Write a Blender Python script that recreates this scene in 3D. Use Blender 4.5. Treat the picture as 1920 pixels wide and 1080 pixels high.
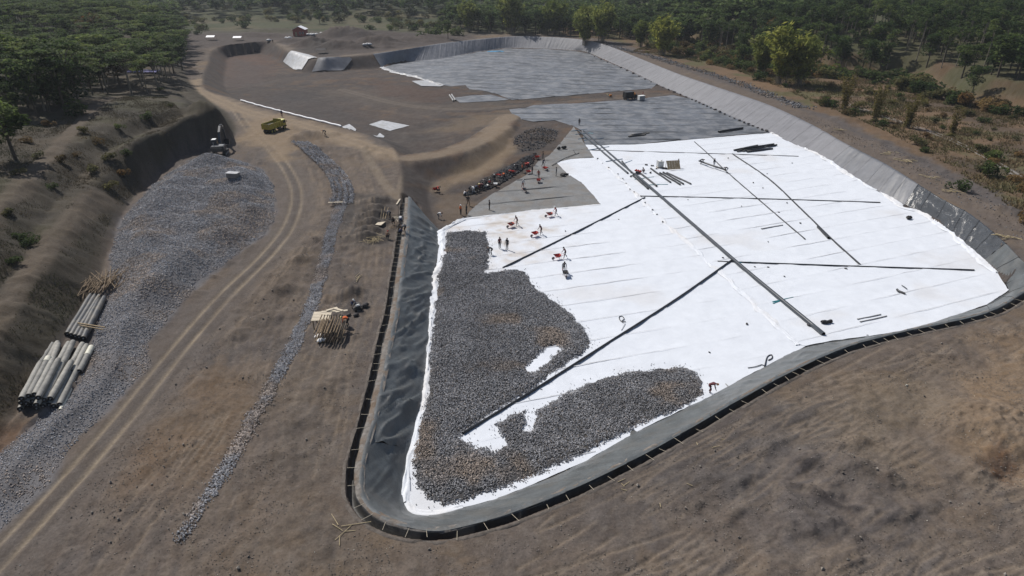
import bpy, bmesh, math, random
import numpy as np
from mathutils import Vector, Matrix
from mathutils.geometry import delaunay_2d_cdt

SC = bpy.context.scene
C = SC.collection
for o in list(bpy.data.objects):
    bpy.data.objects.remove(o)
random.seed(7)
RNG = np.random.default_rng(11)
R = math.radians

# ------------------------------------------------------------------ camera, sky, sun, exposure
FPX, PITCH, CAMH = 1185.0, R(26.9), 34.0          # focal length in pixels of a 1920 wide frame
cam_d = bpy.data.cameras.new('camera')
cam = bpy.data.objects.new('camera', cam_d)
C.objects.link(cam)
cam.location = (0, 0, CAMH)
cam.rotation_euler = (math.pi / 2 - PITCH, 0, 0)
cam_d.sensor_width = 36.0
cam_d.lens = 36.0 * FPX / 1920.0
cam_d.clip_start = 0.5
cam_d.clip_end = 12000
SC.camera = cam

SUN_EL, SUN_AZ = R(50), R(-46)                    # azimuth measured from +Y towards +X
world = bpy.data.worlds.new('World')
SC.world = world
world.use_nodes = True
wn = world.node_tree
bg = wn.nodes['Background']
sky = wn.nodes.new('ShaderNodeTexSky')
sky.sky_type = 'NISHITA'
sky.sun_disc = False
sky.sun_elevation = SUN_EL
sky.sun_rotation = SUN_AZ
sky.air_density = 1.0
sky.dust_density = 1.5
wn.links.new(sky.outputs[0], bg.inputs[0])
bg.inputs[1].default_value = 0.075
sd = bpy.data.lights.new('sun', 'SUN')
sd.energy = 4.1
sd.angle = R(0.6)
sd.color = (1.0, 0.955, 0.89)
sun = bpy.data.objects.new('sun', sd)
C.objects.link(sun)
sdir = Vector((math.sin(SUN_AZ) * math.cos(SUN_EL), math.cos(SUN_AZ) * math.cos(SUN_EL), math.sin(SUN_EL)))
sun.rotation_euler = sdir.to_track_quat('Z', 'Y').to_euler()
sun.location = (-100, 100, 150)
vs = SC.view_settings
vs.view_transform = 'Standard'
vs.look = 'None'
vs.exposure = 0.08
vs.gamma = 1.0
vs.use_curve_mapping = False

# ------------------------------------------------------------------ numeric helpers
def hash2(ix, iy, seed):
    h = (ix.astype(np.int64) * 374761393 + iy.astype(np.int64) * 668265263 + seed * 1274126177) & 0xffffffff
    h = ((h ^ (h >> 13)) * 1274126177) & 0xffffffff
    h = h ^ (h >> 16)
    return (h & 0xffff) / 65535.0

def vnoise(x, y, seed=0):
    ix = np.floor(x); iy = np.floor(y)
    fx = x - ix; fy = y - iy
    ux = fx * fx * fx * (fx * (fx * 6 - 15) + 10)
    uy = fy * fy * fy * (fy * (fy * 6 - 15) + 10)
    a = hash2(ix, iy, seed); b = hash2(ix + 1, iy, seed)
    c = hash2(ix, iy + 1, seed); d = hash2(ix + 1, iy + 1, seed)
    return (a + (b - a) * ux) * (1 - uy) + (c + (d - c) * ux) * uy

def fbm(x, y, scale, octs=4, seed=0):
    """noise in -1..1"""
    x = np.asarray(x, float) / scale; y = np.asarray(y, float) / scale
    s = np.zeros_like(x); a = 1.0; t = 0
    for k in range(octs):
        s += a * (vnoise(x + 17.3 * k, y - 9.1 * k, seed + k * 7) * 2 - 1)
        t += a; a *= 0.5; x = x * 2.03; y = y * 2.03
    return s / t * 1.5

def sstep(a, b, x):
    t = np.clip((x - a) / (b - a), 0, 1)
    return t * t * (3 - 2 * t)

def pdist(P, poly, closed=False):
    """distance of points to a polyline"""
    poly = np.asarray(poly, float)
    A = poly; B = np.roll(poly, -1, 0)
    if not closed:
        A = A[:-1]; B = B[:-1]
    out = np.empty(len(P))
    D = B - A; L = np.maximum((D ** 2).sum(1), 1e-9)
    for i in range(0, len(P), 20000):
        p = P[i:i + 20000]
        ap = p[:, None, :] - A[None]
        t = np.clip((ap * D[None]).sum(2) / L[None], 0, 1)
        q = ap - t[..., None] * D[None]
        out[i:i + 20000] = np.sqrt((q ** 2).sum(2).min(1))
    return out

def inside(P, poly):
    poly = np.asarray(poly, float)
    x = P[:, 0]; y = P[:, 1]
    r = np.zeros(len(P), bool)
    bb = (x >= poly[:, 0].min()) & (x <= poly[:, 0].max()) & (y >= poly[:, 1].min()) & (y <= poly[:, 1].max())
    idx = np.nonzero(bb)[0]
    xs = x[idx]; ys = y[idx]; c = np.zeros(len(idx), bool)
    n = len(poly)
    for i in range(n):
        x0, y0 = poly[i]; x1, y1 = poly[(i + 1) % n]
        if y0 == y1: continue
        m = (y0 > ys) != (y1 > ys)
        c ^= m & (xs < (x1 - x0) * (ys - y0) / (y1 - y0) + x0)
    r[idx] = c
    return r

def tiles(P, size):
    """indices of points grouped in square tiles"""
    k = np.floor(P / size).astype(np.int64)
    key = k[:, 0] * 100003 + k[:, 1]
    order = np.argsort(key, kind='stable')
    cut = np.nonzero(np.diff(key[order]))[0] + 1
    return np.split(order, cut)

def tiled(P, poly, margin, closed, signed):
    poly = np.asarray(poly, float)
    A = poly; B = np.roll(poly, -1, 0)
    if not closed: A = A[:-1]; B = B[:-1]
    D = B - A; L2 = np.maximum((D ** 2).sum(1), 1e-9)
    out = np.full(len(P), -float(margin) if signed else float(margin))
    m = (P[:, 0] > poly[:, 0].min() - margin) & (P[:, 0] < poly[:, 0].max() + margin) & \
        (P[:, 1] > poly[:, 1].min() - margin) & (P[:, 1] < poly[:, 1].max() + margin)
    idx = np.nonzero(m)[0]
    if len(idx) == 0: return out
    p = P[idx]
    groups = tiles(p, 12.0) if len(idx) > 3000 else [np.arange(len(idx))]
    cen = np.array([(p[g].min(0) + p[g].max(0)) / 2 for g in groups])
    rad = np.array([np.linalg.norm(p[g].max(0) - p[g].min(0)) / 2 for g in groups])
    cin = inside(cen, poly) if signed else None
    for gi, g in enumerate(groups):
        c = cen[gi]
        ap = c - A
        t = np.clip((ap * D).sum(1) / L2, 0, 1)
        dc = np.sqrt(((ap - t[:, None] * D) ** 2).sum(1))
        dmin = dc.min()
        q = p[g]
        if dmin - rad[gi] > margin:
            d = np.full(len(g), float(margin))
        else:
            use = np.nonzero(dc <= min(dmin, margin) + 2 * rad[gi] + 1e-6)[0]
            d = np.empty(len(g))
            st = max(1, 400000 // len(use))
            for i in range(0, len(g), st):
                e = q[i:i + st][:, None, :] - A[use][None]
                tt = np.clip((e * D[use][None]).sum(2) / L2[use][None], 0, 1)
                d[i:i + st] = np.sqrt(((e - tt[..., None] * D[use][None]) ** 2).sum(2).min(1))
            d = np.minimum(d, margin)
        if signed:
            if dmin > rad[gi]: sg = 1.0 if cin[gi] else -1.0
            else: sg = np.where(inside(q, poly), 1.0, -1.0)
            d = d * sg
        out[idx[g]] = d
    return out

def lines_dist(P, lines, margin):
    """distance to the nearest of many lines"""
    out = np.full(len(P), float(margin))
    A = np.vstack([l[:-1] for l in lines]); B = np.vstack([l[1:] for l in lines])
    D = B - A; L2 = np.maximum((D ** 2).sum(1), 1e-9); ML = np.sqrt(L2) / 2; Mid = (A + B) / 2
    m = (P[:, 0] > A[:, 0].min() - 9) & (P[:, 0] < A[:, 0].max() + 9) & (P[:, 1] > A[:, 1].min() - 9) & (P[:, 1] < A[:, 1].max() + 9)
    idx = np.nonzero(m)[0]; p = P[idx]
    for g in tiles(p, 5.0):
        q = p[g]; c = (q.min(0) + q.max(0)) / 2; rad = np.linalg.norm(q.max(0) - q.min(0)) / 2
        use = np.nonzero(np.linalg.norm(Mid - c, axis=1) - ML < rad + margin)[0]
        if len(use) == 0: continue
        for i in range(0, len(g), 4000):
            e = q[i:i + 4000][:, None, :] - A[use][None]
            t = np.clip((e * D[use][None]).sum(2) / L2[use][None], 0, 1)
            out[idx[g[i:i + 4000]]] = np.minimum(margin, np.sqrt(((e - t[..., None] * D[use][None]) ** 2).sum(2).min(1)))
    return out

def sdist(P, poly, margin):
    """signed distance to an outline (positive inside), capped at the margin"""
    return tiled(P, poly, margin, True, True)

def ldist(P, line, margin):
    """distance to a line, capped at the margin"""
    return tiled(P, line, margin, False, False)

def catmull(pts, step):
    """smooth resampling, roughly every step metres (works on any number of columns)"""
    pts = np.asarray(pts, float)
    P = np.vstack([2 * pts[0] - pts[1], pts, 2 * pts[-1] - pts[-2]])
    out = []
    for i in range(1, len(P) - 2):
        p0, p1, p2, p3 = P[i - 1], P[i], P[i + 1], P[i + 2]
        n = max(1, int(np.linalg.norm((p2 - p1)[:2]) / step))
        for k in range(n):
            t = k / n
            out.append(0.5 * ((2 * p1) + (-p0 + p2) * t + (2 * p0 - 5 * p1 + 4 * p2 - p3) * t * t + (-p0 + 3 * p1 - 3 * p2 + p3) * t ** 3))
    out.append(P[-2])
    return np.array(out)

CP, SP = math.cos(PITCH), math.sin(PITCH)
def W(px, py, z=0.0):
    """survey: where the sight line of a photograph point meets the level z"""
    a = (px - 960) / FPX; b = -(py - 540) / FPX
    t = (z - CAMH) / (-SP + b * CP)
    return np.array([a * t, (CP + b * SP) * t])

def floor_z(x, y):
    return -3.0 - 2.0 * np.clip((np.asarray(y, float) - 150) / 150, 0, 1)

def WF(px, py):
    z = -3.0
    for k in range(12):
        p = W(px, py, z); z = float(floor_z(*p))
    return p
def WL(l, z=0.0): return np.array([W(a, b, z) for a, b in l])
def WFL(l): return np.array([WF(a, b) for a, b in l])

# ------------------------------------------------------------------ layout of the basin: crest and toe of its slope, in pairs
KEYS = [((752,372),(823,432)),((746,430),(821,465)),((735,500),(815,520)),((722,580),(809,590)),((705,650),(803,660)),
 ((690,720),(795,735)),((672,790),(780,800)),((657,840),(768,850)),((648,890),(760,895)),((650,935),(757,930)),
 ((668,965),(763,951)),((692,985),(774,962)),((725,1000),(790,966)),((760,1009),(812,966)),((800,1014),(840,960)),
 ((840,1012),(868,952)),((900,998),(915,940)),((960,980),(965,922)),((1080,932),(1075,876)),((1200,872),(1190,812)),
 ((1300,816),(1290,764)),((1400,757),(1400,706)),((1500,702),(1500,655)),((1600,658),(1600,636)),((1700,631),(1695,622)),
 ((1800,609),(1785,593)),((1870,590),(1850,573)),((1920,563),(1882,556)),((1958,530),(1893,546)),((1950,510),(1888,532)),
 ((1917,492),(1872,513)),((1875,450),(1837,482)),((1815,402),(1790,443)),((1757,370),(1737,405)),((1662,312),(1628,350)),
 ((1580,269),(1545,296)),((1522,237),(1482,268)),((1435,197),(1392,227)),((1335,162),(1300,186)),((1272,140),(1238,160)),
 ((1210,115),(1175,130)),((1135,85),(1105,100)),((1090,75),(1070,94)),((1030,70),(1020,91)),((960,69),(955,90)),
 ((900,74),(895,97)),((830,82),(825,110)),((767,92),(750,118)),((700,102),(715,127)),
 ((640,107),(660,131)),((592,110),(587,136)),((547,98),(552,131)),((512,79),(522,112)),((470,80),(480,98)),((405,90),(432,104)),
 ((390,118),(424,128)),((380,145),(420,155)),((385,168),(430,176)),((437,185),(470,190)),((477,197),(505,203)),((550,216),(578,224)),
 ((630,236),(655,244)),((700,256),(730,262)),((735,275),(770,284)),((750,305),(806,335)),((754,340),(803,375))]
N_TRENCH, N_LINED = 30, 49          # keys along the open trench, keys along the lined slope
RT = np.array([np.concatenate([W(*a, 0.0), WF(*b)]) for a, b in KEYS])
RIM = catmull(np.vstack([RT, RT[:1]]), 3.0)[:-1, :2]
TOE = catmull(np.vstack([RT, RT[:1]]), 3.0)[:-1, 2:]
LIN = catmull(RT[:N_LINED], 2.0)
LINED_RING = np.vstack([LIN[:, :2], LIN[::-1, 2:]])

DIKE = [(770,296,-0.1),(840,286,-0.5),(900,262,-1.2),(938,236,-2.2),(956,218,-3.2)]
DIKE_L = np.array([W(a, b, z) for a, b, z in DIKE]); DIKE_Z = np.array([d[2] for d in DIKE])

HILL_PX = [(-420,1400),(-200,1100),(-60,905),(0,830),(60,748),(125,645),(190,530),(205,470),(232,400),(292,332),(345,292),(395,276),
           (430,267),(446,240),(430,212),(400,192),(372,170),(352,140),(345,105)]
HILL = np.vstack([catmull(WL(HILL_PX), 3.0), [(-160, 330), (-260, 440), (-1500, 1100), (-1500, -60), (-60, -60)]])
TERR_PX = [(1180,40),(1250,62),(1350,85),(1450,112),(1550,128),(1640,132),(1720,142),(1800,176),(1860,186),(1990,205)]
TERR = np.vstack([WL(TERR_PX), [(400, 190), (1600, 500), (1600, 1500), (200, 1500), (110, 620)]])

ROAD = catmull(WL([(-120,1175),(-60,1108),(0,1043),(100,935),(220,797),(330,660),(420,556),(500,478),(543,420),(556,365),(541,322),(515,287),(492,262),(470,245),(455,225),(440,205),(418,185)]), 1.5)
TANROAD = catmull(WL([(372,150),(388,176),(420,192),(470,212),(560,232),(640,257),(720,284),(790,296),(850,283),(905,258),(940,232)]), 3.0)
YARD = WL([(450,255),(470,225),(520,215),(545,240),(560,265),(540,300),(520,300),(500,275),(470,275)])
FOOTPATH = catmull(WL([(680,278),(700,312),(722,345),(747,372)]), 1.5)
FOOTPATH2 = catmull(WL([(820,290),(780,310),(760,330),(752,360)]), 1.5)
BENCH1 = catmull(WL([(-60,680),(0,580),(60,500),(140,400),(190,345)], 4.2), 2)
BENCH2 = catmull(WL([(-60,450),(0,382),(60,318),(120,262),(180,205),(230,168)], 7.2), 2)
DITCH = catmull(WL([(330,1020),(372,960),(420,885),(470,800),(518,710),(560,630),(592,550),(612,480),(628,420),(637,385)]), 0.1)
PILES_PX = [(-60,905),(0,850),(60,800),(130,745),(165,690),(180,620),(200,545),(205,490),(225,415),(288,345),(350,303),(400,293),(450,302),(492,318),
            (515,350),(522,400),(500,440),(440,482),(382,528),(335,580),(278,645),(285,690),(235,745),(178,795),(125,850),(100,902),(50,950),(-60,1060)]
PILES = WL(PILES_PX)
GRAVEL_PX = [(838,437),(875,433),(912,436),(919,470),(915,513),(940,508),(965,505),(985,512),(1010,545),(1060,580),(1090,610),(1113,645),(1090,668),
             (1040,702),(1000,732),(930,778),(872,812),(868,822),(900,836),(925,846),(945,838),(938,818),(922,800),(940,788),(965,775),(985,768),(990,792),(983,810),(991,808),(1000,792),(1003,772),(1060,738),(1130,708),
             (1200,696),(1280,688),(1305,700),(1318,722),(1318,748),(1255,778),(1180,810),(1080,862),(1000,898),(960,914),(870,944),(832,952),(800,944),
             (778,915),(770,870),(775,835),(785,795),(798,735),(805,660),(812,590),(819,520),(826,480)]
GRAVEL = WFL(GRAVEL_PX)
GHOLE = WFL([(985,692),(1005,675),(1025,655),(1042,648),(1053,655),(1035,668),(1018,684),(1000,700)])
GHOLE2 = WFL([(868,822),(900,805),(925,796),(945,838),(905,842)])
RUBBLE = WFL([(868,368),(905,338),(950,315),(985,295),(1004,290),(1000,305),(975,322),(945,342),(915,356),(880,366)])

def M_(px, py, h, a, b=None, ang=0.0, fl=False):
    p = WF(px, py) if fl else W(px, py)
    return (p[0], p[1], h, a, b or a, ang)
MOUNDS = []
for k in range(6):
    MOUNDS.append(M_(708 - k * 4, 378 + k * 14, 1.05, 2.6, 0.85, 0.1))
MOUNDS += [M_(662,548,0.9,1.5,1.1,0.3), M_(640,560,-0.5,1.6,1.0,0.3), M_(540,862,0.45,0.9,1.8,0.5), M_(520,880,-0.35,1.0,1.6,0.5),
           M_(440,630,0.5,1.8,1.4), M_(455,640,-0.4,0.9,0.8), M_(560,490,0.8,2.0,1.4), M_(535,545,0.7,2.2,1.3,0.6), M_(505,600,0.5,2.4,1.4,.8), M_(580,455,0.5,1.6,1.0),
           M_(580,255,1.3,5.0,2.6), M_(555,262,0.9,3,2), M_(1000,262,1.3,4.2,2.2,0,True), M_(1020,250,1.0,2.4,1.6,0,True), M_(985,275,1.0,2.0,1.5,0,True),
           M_(1595,882,.55,2.6,1.8,0.2), M_(1625,905,-0.25,2.0,1.1), M_(1480,985,0.4,1.5,1.1), M_(1560,985,0.45,1.6,1.1,0.3), M_(1575,1050,0.4,1.3,1.0),
           M_(1870,800,1.1,4.5,3.4), M_(1900,880,-0.7,2.2,1.2,0.5), M_(1830,885,0.5,1.2,1.6), M_(1670,905,0.6,1.2,1.0), M_(1540,920,0.4,1.4,1.0), M_(1500,870,0.35,2.5,0.8,.6),
           M_(1440,840,0.3,2.5,0.6,.5), M_(1700,960,0.35,2.4,.7,.4), M_(1450,1060,.4,1.6,1.2), M_(1380,960,.35,1.5,.6,.6), M_(1330,950,-.25,1.5,.7,.6), M_(1395,900,.3,1.8,.6,.5),
           M_(390,265,2.2,4,2), M_(600,280,0.5,4,2), M_(870,345,0.5,3,2,0,True), M_(600,730,.3,1.5,1.2), M_(560,790,.35,2,1.2,.5), M_(640,700,.25,1.5,2.5), M_(500,760,.3,1.2,2),
           M_(590,86,4.2,12,6), M_(650,90,3.6,14,5), M_(710,82,4.0,16,6), M_(640,70,4.5,16,8), M_(760,76,2.0,20,8), M_(480,68,1.8,16,9), M_(550,78,1.5,12,6), M_(820,74,1.6,12,7), M_(520,60,2.2,22,12), M_(700,66,2.2,22,12),
           M_(1580,225,1.0,4,2.5), M_(1560,245,.8,3,2), M_(1700,300,.7,3,2), M_(1660,268,0.6,4,2), M_(1880,395,.8,3,2)]

FIELDS = {}
def surf(X, Y, fine=True):
    """height of the finished ground"""
    X = np.asarray(X, float); Y = np.asarray(Y, float)
    P = np.stack([X.ravel(), Y.ravel()], 1)
    x, y = P[:, 0], P[:, 1]
    dr = sdist(P, RIM, 40.0)                       # + inside the basin
    z = 0.45 * fbm(x, y, 60, 3, 3) * sstep(0, 30, -dr)
    # left hill with two benches
    dh = sdist(P, HILL, 60.0)
    FIELDS.clear(); FIELDS.update(dr=dr, dh=dh)
    near = dh > -8
    dd = dh + np.where(near, 0.5 * fbm(x, y, 9, 3, 21), 0)
    prof = np.interp(dd, [0, 3.6, 4.6, 6.8, 10.2, 12.6, 30, 60], [0, 3.5, 4.0, 4.2, 6.7, 7.1, 8.3, 10.0])
    face = sstep(100, 112, y) * (1 - sstep(140, 150, y)) * sstep(-75, -66, x)
    pf = np.interp(dd, [0, 1.6, 2.2, 30, 60], [0, 5.8, 6.6, 8.3, 10.0])
    prof = prof * (1 - face) + pf * face
    far = 1 - 0.6 * sstep(138, 185, y)
    farl = sstep(-130, -200, x)
    prof = prof * (far + (1 - far) * farl)
    rough = np.where(dh > 0, 0.22 * fbm(x, y, 5, 4, 31) * sstep(0, 3, dh), 0)
    z = z + prof + rough
    # right terrace and the rising country behind
    dt = sdist(P, TERR, 60.0); FIELDS['dt'] = dt
    dt2 = dt + np.where(dt > -10, 3.0 * fbm(x, y, 22, 3, 41), 0)
    z = z + np.interp(dt2, [0, 7, 60], [0, 5.0, 9.0])
    z = z + np.interp(y + 0.15 * np.abs(x - 50), [520, 700, 1000, 2500], [0, 9, 45, 160]) * (1 + 0.25 * fbm(x, y, 180, 3, 51))
    # mounds
    for mx, my, h, a, b, ang in MOUNDS:
        r = 2.6 * max(a, b)
        m = np.nonzero((np.abs(x - mx) < r) & (np.abs(y - my) < r))[0]
        if len(m) == 0: continue
        ca, sa = math.cos(ang), math.sin(ang)
        u = ((x[m] - mx) * ca + (y[m] - my) * sa) / a; v = (-(x[m] - mx) * sa + (y[m] - my) * ca) / b
        q = np.sqrt(u * u + v * v) * (1 + 0.3 * fbm(x[m], y[m], 1.3 * min(a, b), 2, 61))
        z[m] += h * np.exp(-(q * 1.15) ** 2.4) * (1 + 0.15 * fbm(x[m], y[m], 0.5, 2, 63))
    # stone stockpile
    dp = sdist(P, PILES, 12.0); FIELDS['dp'] = dp
    m = np.nonzero(dp > 0)[0]
    if len(m):
        k = sstep(0, 5, dp[m])
        z[m] += k * (0.7 + 1.7 * np.abs(fbm(x[m], y[m], 11, 2, 71)) + 0.5 * np.abs(fbm(x[m] * 0.55 + y[m] * .8, y[m] * 0.3, 2.4, 2, 73)))
    # basin
    ins = np.nonzero(dr > 0)[0]
    if len(ins):
        p = P[ins]
        fz = floor_z(p[:, 0], p[:, 1])
        dtoe = sdist(p, TOE, 30.0)
        it = dtoe > 0
        dtoe = np.maximum(-dtoe, 0)
        t = dr[ins] / (dr[ins] + dtoe + 1e-6)
        bz = fz * t
        # mounds stay on the floor
        keep = z[ins]
        bz = bz + np.where(it, np.clip(keep, 0, 3) * 1.0, 0) * sstep(0.2, 1.5, dr[ins])
        z[ins] = bz
        # causeway between the two cells
        dd = ldist(p, DIKE_L, 14.0)
        m = np.nonzero(dd < 13)[0]
        if len(m):
            q = p[m]
            best = np.full(len(m), 1e9); dz = np.zeros(len(m))
            for i in range(len(DIKE_L) - 1):
                A, B = DIKE_L[i], DIKE_L[i + 1]
                tt = np.clip(((q - A) @ (B - A)) / ((B - A) @ (B - A)), 0, 1)
                e = np.linalg.norm(q - A - tt[:, None] * (B - A), axis=1)
                zz = DIKE_Z[i] + (DIKE_Z[i + 1] - DIKE_Z[i]) * tt
                w = e < best
                best[w] = e[w]; dz[w] = zz[w]
            top = dz - np.maximum(0, best - 3.0) / 1.6
            jj = ins[m]
            z[jj] = np.maximum(z[jj], top)
    # haul road: flattened, with ruts
    dl = ldist(P, ROAD, 6.0)
    m = np.nonzero(dl < 6)[0]
    if len(m) and fine:
        d = dl[m]
        z[m] = z[m] * sstep(2.0, 6.0, d) + 0.02
        z[m] += -0.10 * np.exp(-((d - 0.8) / 0.22) ** 2) + 0.05 * np.exp(-((d - 1.3) / 0.25) ** 2) + 0.03 * np.exp(-(d / 0.3) ** 2)
    return z.reshape(X.shape)

GX0, GY0, GST = -250.0, 14.0, 1.0
_gx, _gy = np.meshgrid(np.arange(GX0, 260, GST), np.arange(GY0, 640, GST))
_GZ = surf(_gx, _gy, False)
def surf_fast(x, y):
    u = (x - GX0) / GST; v = (y - GY0) / GST
    h, w = _GZ.shape
    ok = (u >= 0) & (v >= 0) & (u < w - 1.01) & (v < h - 1.01)
    u = np.clip(u, 0, w - 1.01); v = np.clip(v, 0, h - 1.01)
    i = u.astype(int); j = v.astype(int); a = u - i; b = v - j
    z = (_GZ[j, i] * (1 - a) + _GZ[j, i + 1] * a) * (1 - b) + (_GZ[j + 1, i] * (1 - a) + _GZ[j + 1, i + 1] * a) * b
    if not ok.all():
        k = np.nonzero(~ok)[0]; z[k] = surf(x[k], y[k], False)
    return z

GRID_READY = []
def G(px, py, z0=None):
    """point of the ground seen at a photograph position"""
    px = np.atleast_1d(np.asarray(px, float)); py = np.atleast_1d(np.asarray(py, float))
    z = np.full(len(px), -2.0)
    a = (px - 960) / FPX; b = -(py - 540) / FPX
    dz = -SP + b * CP
    for k in range(14):
        t = (z - CAMH) / dz
        x = a * t; y = (CP + b * SP) * t
        z = 0.45 * z + 0.55 * surf_fast(x, y)
    zs = surf(x, y)
    if GRID_READY:
        zg = gsurf(x, y); zs = np.where(np.abs(zg - zs) < .52, zg, zs)
    return np.stack([x, y, zs], 1)
def G1(px, py): return Vector(G(px, py)[0])

# ------------------------------------------------------------------ object helpers
def tag(o, label=None, cat=None, group=None, kind=None):
    if label: o['label'] = label
    if cat: o['category'] = cat
    if group: o['group'] = group
    if kind: o['kind'] = kind
    return o

def link(name, me, mats=None, parent=None, loc=None):
    o = bpy.data.objects.new(name, me)
    C.objects.link(o)
    if mats is not None and me is not None:
        for m in (mats if isinstance(mats, (list, tuple)) else [mats]):
            me.materials.append(m)
    if parent: o.parent = parent
    if loc is not None: o.location = loc
    return o

def empty(name, loc=(0, 0, 0), rz=0.0, label=None, cat=None, group=None):
    o = bpy.data.objects.new(name, None)
    o.empty_display_size = 0.2
    C.objects.link(o)
    o.location = loc; o.rotation_euler = (0, 0, rz)
    return tag(o, label, cat, group)

def copy_tree(o, parent=None):
    c = o.copy(); C.objects.link(c); c.parent = parent
    for ch in o.children: copy_tree(ch, c)
    return c

def np_mesh(name, V, F, smooth=True, col=None):
    """V (n,3), F (m,k) all faces with the same corner count"""
    V = np.asarray(V, np.float32); F = np.asarray(F, np.int32)
    me = bpy.data.meshes.new(name)
    me.vertices.add(len(V)); me.vertices.foreach_set('co', V.ravel())
    k = F.shape[1]
    me.loops.add(F.size); me.loops.foreach_set('vertex_index', F.ravel())
    me.polygons.add(len(F))
    me.polygons.foreach_set('loop_start', np.arange(0, F.size, k, dtype=np.int32))
    me.polygons.foreach_set('loop_total', np.full(len(F), k, np.int32))
    me.polygons.foreach_set('use_smooth', np.full(len(F), smooth, bool))
    me.update(calc_edges=True)
    if col is not None:
        a = me.color_attributes.new('Col', 'FLOAT_COLOR', 'POINT')
        c = np.ones((len(V), 4), np.float32); c[:, :3] = col
        a.data.foreach_set('color', c.ravel())
    return me

class MB:
    """collects simple shapes into one mesh"""
    def __init__(s): s.v = []; s.f = []; s.sm = []; s.mi = []
    def add(s, vs, fs, smooth=False, mi=0):
        n = len(s.v)
        s.v += [tuple(v) for v in vs]; s.f += [tuple(i + n for i in f) for f in fs]
        s.sm += [smooth] * len(fs); s.mi += [mi] * len(fs)
        return s
    def box(s, c, d, rz=0.0, ry=0.0, rx=0.0, taper=1.0, mi=0):
        M = Matrix.Translation(c) @ Matrix.Rotation(rz, 4, 'Z') @ Matrix.Rotation(ry, 4, 'Y') @ Matrix.Rotation(rx, 4, 'X')
        vs = []
        for z in (-.5, .5):
            k = taper if z > 0 else 1.0
            for x, y in ((-.5, -.5), (.5, -.5), (.5, .5), (-.5, .5)):
                vs.append(M @ Vector((x * d[0] * k, y * d[1] * k, z * d[2])))
        return s.add(vs, [(3, 2, 1, 0), (4, 5, 6, 7), (0, 1, 5, 4), (1, 2, 6, 5), (2, 3, 7, 6), (3, 0, 4, 7)], False, mi)
    def bbox(s, c, d, b=0.03, rz=0.0, mi=0):
        """box with chamfered edges"""
        bm = bmesh.new(); bmesh.ops.create_cube(bm, size=1)
        for v in bm.verts: v.co = Vector((v.co.x * d[0], v.co.y * d[1], v.co.z * d[2]))
        bmesh.ops.bevel(bm, geom=bm.edges[:], offset=b, segments=2, affect='EDGES')
        M = Matrix.Translation(c) @ Matrix.Rotation(rz, 4, 'Z')
        bm.verts.index_update()
        s.add([M @ v.co for v in bm.verts], [[v.index for v in f.verts] for f in bm.faces], False, mi)
        bm.free(); return s
    def cyl(s, p0, p1, r0, r1=None, n=10, caps=True, mi=0):
        p0 = Vector(p0); p1 = Vector(p1); r1 = r0 if r1 is None else r1
        q = (p1 - p0).to_track_quat('Z', 'Y')
        vs = []
        for p, r in ((p0, r0), (p1, r1)):
            for k in range(n):
                a = 2 * math.pi * k / n
                vs.append(p + q @ Vector((r * math.cos(a), r * math.sin(a), 0)))
        s.add(vs, [(k, (k + 1) % n, n + (k + 1) % n, n + k) for k in range(n)], True, mi)
        if caps:
            s.add(vs[:n], [tuple(range(n))[::-1]], False, mi); s.add(vs[n:], [tuple(range(n))], False, mi)
        return s
    def tube(s, pts, r, n=10, r_in=None, mi=0):
        """bent hollow pipe through points"""
        pts = [Vector(p) for p in pts]; rings = []
        rs = [r] if r_in is None else [r, r_in]
        base = len(s.v); vs = []
        for rr in rs:
            for i, p in enumerate(pts):
                d = (pts[min(i + 1, len(pts) - 1)] - pts[max(i - 1, 0)]).normalized()
                q = d.to_track_quat('Z', 'Y')
                for k in range(n):
                    a = 2 * math.pi * k / n
                    vs.append(p + q @ Vector((rr * math.cos(a), rr * math.sin(a), 0)))
        fs = []; m = len(pts)
        for j in range(len(rs)):
            for i in range(m - 1):
                for k in range(n):
                    a = j * m * n + i * n + k; b = j * m * n + i * n + (k + 1) % n
                    f = (a, b, b + n, a + n)
                    fs.append(f if j == 0 else f[::-1])
        if len(rs) == 2:
            for i in (0, m - 1):
                for k in range(n):
                    a = i * n + k; b = i * n + (k + 1) % n
                    fs.append((a, a + m * n, b + m * n, b))
        s.add(vs, fs, True, mi)
        if len(rs) == 1:
            s.add(vs[:n], [tuple(range(n))[::-1]], False, mi); s.add(vs[-n:], [tuple(range(n))], False, mi)
        return s
    def mesh(s, name):
        me = bpy.data.meshes.new(name)
        me.from_pydata(s.v, [], s.f)
        me.polygons.foreach_set('use_smooth', s.sm)
        me.polygons.foreach_set('material_index', s.mi)
        me.update()
        return me
    def build(s, name, mats, parent=None, loc=None):
        return link(name, s.mesh(name), mats, parent, loc)

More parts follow.
